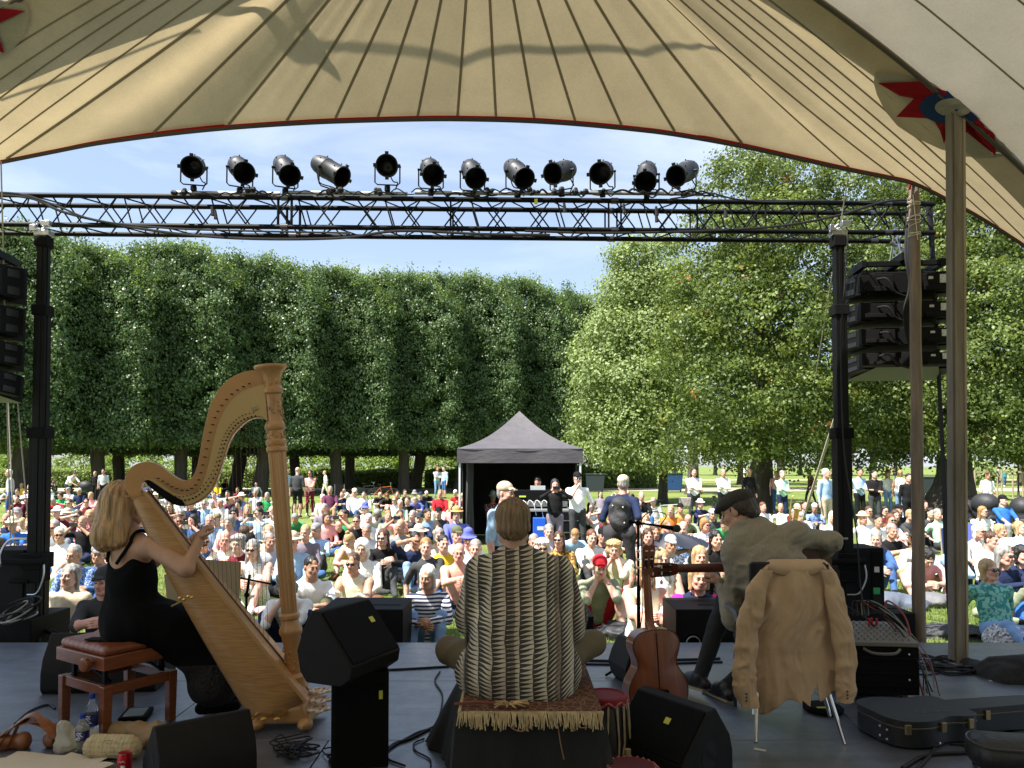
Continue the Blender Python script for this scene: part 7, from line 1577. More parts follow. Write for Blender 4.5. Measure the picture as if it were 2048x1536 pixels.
POSES = {
 'hug': lambda y: make_pose((0, 0, .12), 10, [V3(.04, -.47, .40), V3(-.04, -.49, .37)], s2(.13, -.56, .085), yaw=y, pitch=6),
 'cross': lambda y: make_pose((0, 0, .12), 6, [V3(.07, -.34, .20), V3(-.07, -.33, .18)], [V3(-.10, -.36, .06), V3(.13, -.40, .06)], yaw=y, pitch=4, knh=[(1, -.35, .25), (-1, -.35, .25)], toes=[V3(-.25, -.36, .05), V3(.26, -.42, .05)]),
 'out': lambda y: make_pose((0, 0, .12), -20, [V3(.27, .30, .05), V3(-.27, .30, .05)], [V3(.10, -.84, .08), V3(-.10, -.80, .08)], yaw=y, pitch=-4, knh=[(.2, 0, 1), (-.2, 0, 1)], elh=[(.6, 1, 0), (-.6, 1, 0)], toes=[V3(.17, -.92, .21), V3(-.17, -.88, .21)]),
 'chin': lambda y: make_pose((0, 0, .12), 24, [V3(.055, -.33, .60), V3(-.05, -.33, .58)], s2(.20, -.50, .085), yaw=y, pitch=10, knh=[(.3, -.2, 1), (-.3, -.2, 1)], elh=[(.5, -.7, -1), (-.5, -.7, -1)]),
 'brow': lambda y: make_pose((0, 0, .12), 4, [V3(.10, -.32, .22), V3(-.09, -.20, .80)], [V3(-.10, -.36, .06), V3(-.16, -.54, .085)], yaw=y, pitch=6, knh=[(1, -.35, .2), (-.1, -.2, 1)], elh=[(1, .3, -.5), (-1, -.3, .1)], toes=[V3(-.25, -.36, .05), V3(-.18, -.68, .04)]),
 'side': lambda y: make_pose((0, 0, .12), -6, [V3(-.0, -.32, .22), V3(-.36, .12, .05)], [V3(.42, -.10, .06), V3(.40, -.30, .06)], side=-8, yaw=y, pitch=2, knh=[(.2, -1, .1), (-.3, -1, .2)], elh=[(1, .3, -.5), (-.6, 1, 0)], toes=[V3(.54, -.02, .05), V3(.53, -.22, .05)]),
 'bowed': lambda y: make_pose((0, 0, .12), 34, [V3(.06, -.56, .30), V3(-.06, -.56, .27)], s2(.20, -.50, .085), yaw=y, pitch=42, knh=[(.5, -.2, 1), (-.5, -.2, 1)]),
 'chair': lambda y: make_pose((0, 0, .40), -8, [V3(.12, -.34, .52), V3(-.10, -.36, .52)], [V3(.14, -.50, .085), V3(-.16, -.40, .085)], yaw=y, pitch=4, knh=[(.2, -1, .6), (-.2, -1, .6)]),
 'oneup': lambda y: make_pose((0, 0, .12), 6, [V3(.09, -.46, .47), V3(.02, -.44, .50)], [V3(.15, -.55, .085), V3(-.05, -.42, .06)], yaw=y, pitch=5, knh=[(.1, -.2, 1), (-1, -.35, .15)], toes=[V3(.17, -.70, .04), V3(.08, -.46, .05)]),
 'photo': lambda y: make_pose((0, 0, .12), 2, [V3(.085, -.30, .72), V3(-.085, -.30, .72)], [V3(-.10, -.36, .06), V3(.13, -.40, .06)], yaw=0, pitch=4, knh=[(1, -.35, .25), (-1, -.35, .25)], elh=[(1, .1, -.8), (-1, .1, -.8)], toes=[V3(-.25, -.36, .05), V3(.26, -.42, .05)]),
 'stand': lambda y: make_pose((0, 0, .95), 0, [V3(.26, -.06, .86), V3(-.25, -.04, .86)], [V3(.11, -.03, .085), V3(-.10, .02, .085)], yaw=y, pitch=2, knh=[(0, -1, 0), (0, -1, 0)], elh=[(.5, 1, 0), (-.5, 1, 0)]),
 'arms': lambda y: make_pose((0, 0, .95), 0, [V3(-.08, -.22, 1.16), V3(.08, -.24, 1.12)], [V3(.12, -.03, .085), V3(-.10, .02, .085)], yaw=y, pitch=2, knh=[(0, -1, 0), (0, -1, 0)], elh=[(1, .1, -.8), (-1, .1, -.8)]),
 'thinker': lambda y: make_pose((0, 0, .95), -2, [V3(.24, -.08, .92), V3(-.04, -.19, 1.44)], [V3(.13, -.03, .085), V3(-.12, .02, .085)], yaw=y, pitch=4, knh=[(0, -1, 0), (0, -1, 0)], elh=[(.8, .6, 0), (-.6, -.3, -1)]),
 'shoot': lambda y: make_pose((0, 0, .95), -2, [V3(.09, -.26, 1.52), V3(-.09, -.26, 1.52)], [V3(.11, -.03, .085), V3(-.10, .02, .085)], yaw=0, pitch=2, knh=[(0, -1, 0), (0, -1, 0)], elh=[(1, .1, -.7), (-1, .1, -.7)]),
 'walk': lambda y: make_pose((0, 0, .94), 4, [V3(.25, -.16, .92), V3(-.26, .10, .90)], [V3(.09, .22, .12), V3(-.10, -.26, .085)], yaw=y, pitch=2, knh=[(0, -1, .1), (0, -1, 0)], elh=[(.5, 1, 0), (-.5, 1, 0)]),
 'bend': lambda y: make_pose((0, .1, .92), 38, [V3(.15, -.55, .95), V3(-.14, -.55, .93)], [V3(.12, .02, .085), V3(-.12, .05, .085)], yaw=y, pitch=28, knh=[(0, -1, 0), (0, -1, 0)]),
}
BODY = {}; HEADF = {}
def body_mesh(pose, yaw, near):
 key = (pose, yaw, near)
 if key in BODY: return BODY[key]
 p = POSES[pose](yaw); res = .0125 if near else .026
 V, Q, T, Cn = field_mesh(body_prims(p), res, (lambda X: folds(X, .009, (8, 8, 9), len(BODY))) if near else None)
 hr = rotm(yaw, p['pitch'])
 hv, hq, ht, hc = head_mesh(.0062 if near else .014); parts = [(V, Q, T, Cn), (hv @ hr.T+p['hd'], hq, ht, hc @ hr.T+p['hd'])]
 hp = []
 for i in (0, 1):
  w, e = p['wr'][i], p['el'][i]; d = nrm(w-e); s = 1 if i == 0 else -1
  if w[2] < .1: d = nrm(V3(s*.3, .5, -.15)); n = V3(0, 0, -1)
  else: n = nrm(V3(-s*.9, .35, -.2)-d*.2)
  if near: hp += hand_prims(w, d, n, .45, 1, s if i == 0 else -s*-1)
  else: hp.append(cap(w, w+d*.11, .034, .024, 0, .02))
 parts.append(field_mesh(hp, .0065 if near else .02))
 V, Q, T, _ = join_np(parts)
 me = np_mesh('body', V, Q, T)
 for k in range(9): me.materials.append(SKINS[0])
 BODY[key] = me; HEADF[key] = (p['hd'], hr); BODY[(key, 'p')] = p
 return me
def skin_mat(name, c):
 m = mat(name, c, .5, var=.10, vs=14, spec=.4); b = m.node_tree.nodes['Principled BSDF']
 b.inputs['Subsurface Weight'].default_value = 0.0; return m
SKINS = [skin_mat('skin_fair', (.62, .38, .29)), skin_mat('skin_tanned', (.50, .27, .18)), skin_mat('skin_rosy', (.66, .34, .26)), skin_mat('skin_brown', (.30, .16, .10))]
EYEM = mat('eye', (.16, .11, .09), .3); LIPM = mat('lip', (.42, .17, .15), .5)
COL = dict(white='#f0efec', cream='#e2dcc4', beige='#c3b49a', khaki='#8d8462', olive='#5d6046', black='#141416', charcoal='#3d3f42', grey='#8a8b8d', silver='#b9bcc0', navy='#1f2a48', denim='#3f5f8e', paledenim='#7d9cc4', sky='#a5c3e2', blue='#2f68b8', violet='#6068b4', teal='#3f8f86', mint='#b4dcc4', green='#2f9158', sage='#90987f', yellow='#e6bf30', orange='#dd7a2c', red='#b5202c', burgundy='#6a1f2d', pink='#e8a9a8', fuchsia='#e8259a', lilac='#cbc2d8', mauve='#7d7480', brown='#67482f', tan='#b3905c', plum='#5d3048', turquoise='#3cb4c8')
def cloth(name):
 return mat('cloth_'+name, hexc(COL[name]), .85, var=.13, vs=7, bump=.35, bs=18, spec=.25)
def striped(name, a, b, sc, axis=2):
 if name in MATS: return MATS[name]
 m = bpy.data.materials.new(name); m.use_nodes = True; MATS[name] = m; nt = m.node_tree; N = nt.nodes.new; L = nt.links.new; bs = nt.nodes['Principled BSDF']
 tc = N('ShaderNodeTexCoord'); sx = N('ShaderNodeSeparateXYZ'); mu = N('ShaderNodeMath'); mu.operation = 'MULTIPLY'; mu.inputs[1].default_value = sc
 fr = N('ShaderNodeMath'); fr.operation = 'FRACT'; gt = N('ShaderNodeMath'); gt.operation = 'GREATER_THAN'; gt.inputs[1].default_value = .5
 mx = N('ShaderNodeMix'); mx.data_type = 'RGBA'; mx.inputs['A'].default_value = (*hexc(a), 1); mx.inputs['B'].default_value = (*hexc(b), 1)
 L(tc.outputs['Object'], sx.inputs[0]); L(sx.outputs[axis], mu.inputs[0]); L(mu.outputs[0], fr.inputs[0]); L(fr.outputs[0], gt.inputs[0]); L(gt.outputs[0], mx.inputs['Factor']); L(mx.outputs['Result'], bs.inputs['Base Color']); bs.inputs['Roughness'].default_value = .85
 return m
def mottled(name, a, b, sc, pos=.5):
 if name in MATS: return MATS[name]
 m = bpy.data.materials.new(name); m.use_nodes = True; MATS[name] = m; nt = m.node_tree; N = nt.nodes.new; L = nt.links.new; bs = nt.nodes['Principled BSDF']
 tc = N('ShaderNodeTexCoord'); n = N('ShaderNodeTexNoise'); n.inputs['Scale'].default_value = sc; n.inputs['Detail'].default_value = 3
 r = N('ShaderNodeValToRGB'); r.color_ramp.elements[0].position = pos-.03; r.color_ramp.elements[1].position = pos+.03; r.color_ramp.elements[0].color = (*hexc(a), 1); r.color_ramp.elements[1].color = (*hexc(b), 1)
 L(tc.outputs['Object'], n.inputs['Vector']); L(n.outputs['Fac'], r.inputs[0]); L(r.outputs[0], bs.inputs['Base Color']); bs.inputs['Roughness'].default_value = .85
 return m
SPECIAL = {'stripe': lambda: striped('cloth_navy_stripe', '#e8e8ea', '#2a3350', 26), 'bluepat': lambda: mottled('cloth_blue_pattern', '#2f5596', '#9db4d8', 60, .52), 'plaid': lambda: mottled('cloth_plaid', '#8d2536', '#c9b9b6', 30, .55),
           'tealpat': lambda: mottled('cloth_teal_pattern', '#2f7f78', '#7fb9a8', 22, .5), 'floral': lambda: mottled('cloth_floral', '#e6e9ee', '#5a6b8a', 38, .52), 'whitepat': lambda: mottled('cloth_white_pattern', '#dfe1dd', '#8d938f', 45, .58), 'camo': lambda: mottled('cloth_camo', '#5a5d48', '#8c8a70', 16), 'goldpat': lambda: mottled('cloth_gold_pattern', '#5d4426', '#c39a4a', 30)}
SPNAME = dict(stripe='navy and white striped', bluepat='blue patterned', plaid='red checked', tealpat='teal patterned', floral='blue and white floral', whitepat='pale patterned', camo='camouflage', goldpat='brown and gold patterned', paledenim='pale denim', sky='light blue', silver='light grey')
def cl(n): return SPECIAL[n]() if n in SPECIAL else cloth(n)
def cn(n): return SPNAME.get(n, n)
HAIRC = dict(brown='#4a3220', dark='#1c1614', blond='#b39368', grey='#8f8c88', white='#dcd9d2', auburn='#6b4128', sandy='#9c7548')
HM = {}
def hair_mat(n):
 if n not in HM: HM[n] = mat('hair_'+n, hexc(HAIRC[n]), .45, var=.35, vs=30, bump=.6, bs=60, stretch=(1.6, 1.6, .25), spec=.5)
 return HM[n]
face_cut = ell((0, -.115, -.030), (.066, .062, .082), 0, .008, op='s')
HAIRS = {
 'short': lambda: [ell((0, .026, .050), (.081, .094, .081), 0), ell((0, .055, -.01), (.074, .062, .07), 0, .02), face_cut, ell((-.09, .0, -.03), (.03, .035, .04), 0, .01, op='s'), ell((.09, .0, -.03), (.03, .035, .04), 0, .01, op='s')],
 'bob': lambda: [ell((0, .026, .046), (.083, .098, .086), 0), cap((-.066, .015, .02), (-.076, .0, -.11), .028, .022, 0, .03), cap((.066, .015, .02), (.076, .0, -.11), .028, .022, 0, .03), cap((0, .06, 0), (0, .07, -.10), .060, .045, 0, .04), ell((0, -.118, -.040), (.062, .066, .100), 0, .008, op='s')],
 'long': lambda: [ell((0, .026, .046), (.082, .097, .085), 0), cap((-.065, .02, .02), (-.084, .01, -.20), .027, .020, 0, .03), cap((.065, .02, .02), (.084, .01, -.19), .027, .020, 0, .03), cap((0, .06, 0), (0, .09, -.24), .060, .05, 0, .04), ell((0, -.118, -.040), (.060, .066, .100), 0, .008, op='s')],
 'curly': lambda: [ell((0, .028, .050), (.098, .106, .094), 0), cap((-.075, .02, .0), (-.084, .01, -.07), .036, .028, 0, .03), cap((.075, .02, .0), (.084, .01, -.07), .036, .028, 0, .03), ell((0, .06, -.03), (.09, .07, .08), 0, .03), ell((0, -.122, -.04), (.064, .066, .095), 0, .008, op='s')],
 'bun': lambda: [ell((0, .026, .045), (.080, .096, .082), 0), ell((0, .06, .135), (.036, .036, .032), 0, .012), ell((0, .055, -.01), (.066, .058, .06), 0, .02), face_cut],
 'tied': lambda: [ell((0, .026, .045), (.079, .096, .081), 0), cap((0, .11, .03), (.02, .15, -.10), .026, .016, 0, .012), ell((0, .055, -.01), (.066, .058, .06), 0, .02), face_cut],
 'fringe': lambda: [ell((0, .045, -.005), (.082, .078, .048), 0), ell((0, -.06, .02), (.10, .085, .12), 0, .01, op='s'), ell((0, .02, .075), (.075, .09, .05), 0, .01, op='s')],
}
HATS = {
 'cap': lambda: [ell((0, .020, .062), (.087, .103, .080), 0), cap((-.035, -.085, .050), (.035, -.085, .050), .011, .011, 0, .02), cap((-.030, -.135, .042), (.030, -.135, .042), .009, .009, 0, .02), cap((-.045, -.10, .047), (.045, -.10, .047), .010, .010, 0, .02), ell((0, .02, -.03), (.2, .2, .065), 0, .006, op='s')],
 'sunhat': lambda: [ell((0, .020, .075), (.086, .100, .078), 0), ell((0, .015, .050), (.165, .175, .012), 0, .02), ell((0, .02, -.05), (.085, .10, .085), 0, .006, op='s')],
 'bucket': lambda: [cap((0, .02, .05), (0, .02, .10), .094, .078, 0, .02), ell((0, .015, .030), (.135, .145, .020), 0, .03), ell((0, .02, -.05), (.088, .10, .07), 0, .006, op='s')],
 'hood': lambda: [ell((0, .026, .035), (.105, .118, .115), 0), ell((0, .06, -.07), (.10, .08, .08), 0, .03), ell((0, -.11, -.02), (.070, .085, .098), 0, .01, op='s')],
}
ACC = {}
def acc_mesh(kind, res):
 k = (kind, res)
 if k in ACC: return ACC[k]
 pr = (HAIRS.get(kind) or HATS.get(kind))()
 amp = {'short': .004, 'bob': .005, 'long': .006, 'curly': .012}.get(kind, .0015 if kind in HATS else .003)
 fr = 55 if kind == 'curly' else 40
 dsp = lambda X: amp*(np.sin(X[:, 0]*fr*2+X[:, 2]*15)*np.sin(X[:, 1]*fr*2+X[:, 2]*11)+(np.sin(X[:, 2]*fr) if kind == 'curly' else 0))
 V, Q, T, _ = field_mesh(pr, res, dsp if res < .01 else None)
 me = np_mesh('hair' if kind in HAIRS else 'hat', V, Q); me.materials.append(SKINS[0]); ACC[k] = me
 return me
g = MB()
for s in (-1, 1): g.ball((s*.031, -.104, .004), .026, 12, sc=(1, .32, .78)); g.tube([(s*.055, -.098, .008), (s*.082, -.02, .006), (s*.082, .015, -.0)], .003, 5)
g.tube([(-.012, -.108, .008), (.012, -.108, .008)], .004, 5); SG = g.build('sunglasses', mat('dark_lens', (.01, .01, .012), .12, spec=.8)); SGM = SG.data; bpy.data.objects.remove(SG)
g = MB()
for s in (-1, 1): g.tube([(s*.031+.022*math.cos(a), -.108, .003+.017*math.sin(a)) for a in np.linspace(0, 2*math.pi, 13)[:-1]], .0022, 5, closed=True); g.tube([(s*.055, -.104, .008), (s*.082, -.01, .006)], .002, 4)
g.tube([(-.01, -.11, .006), (.01, -.11, .006)], .0022, 4); GLS = g.build('glasses', mat('glasses_frame', (.05, .035, .03), .4)); GLSM = GLS.data; bpy.data.objects.remove(GLS)
def add_child(name, me, parent, M_, m=None):
 o = bpy.data.objects.new(name, me); C.objects.link(o); o.parent = parent; o.matrix_basis = M_
 if m is not None: o.material_slots[0].link = 'OBJECT'; o.material_slots[0].material = m
 return o
GARM = {0: 'sleeveless top', 1: 'tee', 2: 'long sleeved top'}
POSETXT = dict(hug='hugging both knees', cross='sitting cross legged', out='leaning back on both hands', chin='resting chin on both hands', brow='shading the eyes with one hand', side='sitting sideways on one hand', bowed='bent forward looking down', chair='on a low chair', oneup='with one knee raised', photo='filming with a phone', stand='standing', arms='standing with folded arms', thinker='standing with a hand at the mouth', shoot='standing and filming with a phone', walk='walking', bend='standing bent forward')
HAIRTXT = dict(short='short {} hair', bob='{} bobbed hair', long='long {} hair', curly='curly {} hair', bun='{} hair in a bun', tied='tied back {} hair', fringe='thin {} hair', bald='bald head')
def zone(px, Y):
 for lim, s in ((95, 'by the left mast'), (300, 'behind the harpist'), (400, 'behind the harp neck'), (545, 'behind the harp strings'), (640, 'beside the harp pillar'), (745, 'above the tall monitor'), (840, 'right of the tall monitor'), (930, 'left of the patterned shirt'), (1060, 'behind the cross legged man'), (1140, 'beneath the gazebo edge'), (1215, 'right of the patterned shirt'), (1275, 'left of the microphone stand'), (1350, 'beneath the microphone'), (1440, 'behind the guitar neck'), (1560, 'behind the flat cap'), (1660, 'behind the bent elbow'), (1745, 'right of the right mast'), (1825, 'left of the round pole'), (1905, 'between both wooden poles'), (1975, 'right of the square pole'), (9999, 'at the right edge')):
  if px < lim: return s
LAB = {}
def uniq(l):
 w = l.split(); l = ' '.join(w[:16]);
 if l not in LAB: LAB[l] = 1; return l
 for extra in ('farther back', 'nearer the stage', 'slightly to the left', 'slightly to the right', 'half hidden', 'in a gap', 'one row back', 'one row forward'):
  ww = w[:16-len(extra.split())]; k = ' '.join(ww)+' '+extra
  if k not in LAB: LAB[k] = 1; return k
 return l
NEARLIM = 13.0
rp = random.Random(21)
def person(px, py, pose, hair, hc, top, sl, bot, bl='L', ex='', rz=None, yaw=None, label=None, Y=None, skin=None, sc=None, z0=LAWN, shoe=None):
 """bl: L long, S short, D dress"""
 yaw = rp.choice([-20, 0, 20]) if yaw is None else yaw
 if yaw not in (-40, -20, 0, 20, 40): yaw = int(round(yaw/20)*20)
 p0 = BODY.get((pose, 'h'));
 if p0 is None: q = POSES[pose](0); p0 = q['hd'][2]+.125; BODY[(pose, 'h')] = p0
 sc = sc if sc is not None else rp.uniform(.95, 1.05); Ht = p0*sc+z0
 if Y is None: d = ray(px, py); Y = (Ht-EYE_Z)/d.z*d.y if d.z < -1e-4 else 20; Y = max(6.9, min(Y, 55))
 near = Y < NEARLIM; me = body_mesh(pose, yaw, near); key = (pose, yaw, near); hd, hr = HEADF[key]
 a = rp.uniform(-22, 22) if rz is None else rz
 loc = P(px, py, Y); off = Matrix.Rotation(R(a), 3, 'Z') @ Vector(hd)
 o = bpy.data.objects.new('person', me); C.objects.link(o)
 o.location = (loc.x-off.x*sc, max(Y-off.y*sc, 6.72-min(0, (Matrix.Rotation(R(a), 3, 'Z') @ Vector(BODY[(key, 'p')]['toe'][0]))[1], (Matrix.Rotation(R(a), 3, 'Z') @ Vector(BODY[(key, 'p')]['toe'][1]))[1])*sc), z0); o.rotation_euler = (0, 0, R(a)); o.scale = (sc*rp.uniform(.93, 1.04), sc, sc)
 sk = SKINS[skin if skin is not None else rp.choice([0, 0, 1, 2, 2, 0, 1])]; t = sk if top == 'bare' else cl(top); b = t if bl == 'D' else cl(bot)
 sh = cl(shoe or rp.choice(['white', 'black', 'grey', 'brown', 'charcoal']))
 sl_ = {0: (sk, sk), 1: (t, sk), 2: (t, t), 3: (cl('fuchsia'), cl('fuchsia'))}[sl]
 ms = [sk, t, sl_[0], sl_[1], b, sk if bl in 'SD' else b, sh, EYEM, LIPM]
 for i, m in enumerate(ms): o.material_slots[i].link = 'OBJECT'; o.material_slots[i].material = m
 M_ = Matrix.Translation(Vector(hd)) @ Matrix(hr.tolist()).to_4x4(); res = .0075 if near else .015
 if hair != 'bald': add_child('hair', acc_mesh(hair, res), o, M_, hair_mat(hc))
 hat = None
 for tok in ex.split():
  if ':' in tok: hat, hcl = tok.split(':'); add_child('hat', acc_mesh(hat, res), o, M_, cl(hcl))
  elif tok == 'g': add_child('sunglasses', SGM, o, M_)
  elif tok == 'G': add_child('glasses', GLSM, o, M_)
 if pose in ('photo', 'shoot'):
  q = BODY[(key, 'p')]; c = (q['wr'][0]+q['wr'][1])/2+V3(0, -.06, .05)
  g = MB(); g.box(c, (.15, .009, .075)); ph = g.build('phone', mat('phone_black', (.02, .02, .022), .2), smooth=0, bevel=.004)
  ph.matrix_world = Matrix.Translation(o.location) @ Matrix.Rotation(R(a), 4, 'Z') @ Matrix.Scale(sc, 4); tag(ph, uniq(f"phone held up by a filming listener {zone(px, Y)} in {cn(top)}"), 'phone')
 elif pose == 'photo2': pass
 if label is None:
  who = 'person'; h = HAIRTXT[hair].format({'white': 'white', 'dark': 'dark'}.get(hc, hc))
  if hat: h = f"{cn(hcl)} {dict(cap='cap', sunhat='sun hat', bucket='bucket hat', hood='hood')[hat]}"
  if ' g' in ' '+ex: h += ' and sunglasses'
  gar = ('bare chest' if top == 'bare' else cn(top)+' '+('dress' if bl == 'D' else GARM.get(sl, 'vest')))
  label = f"person, {h}, {gar}, {POSETXT[pose]} {zone(px, Y)}"
 o['label'] = uniq(label); o['category'] = 'person'; o['group'] = 'listeners on the lawn' if pose not in ('stand', 'arms', 'thinker', 'shoot', 'walk', 'bend') else 'people standing in the park'
 return o
EYE_Z = 1.5
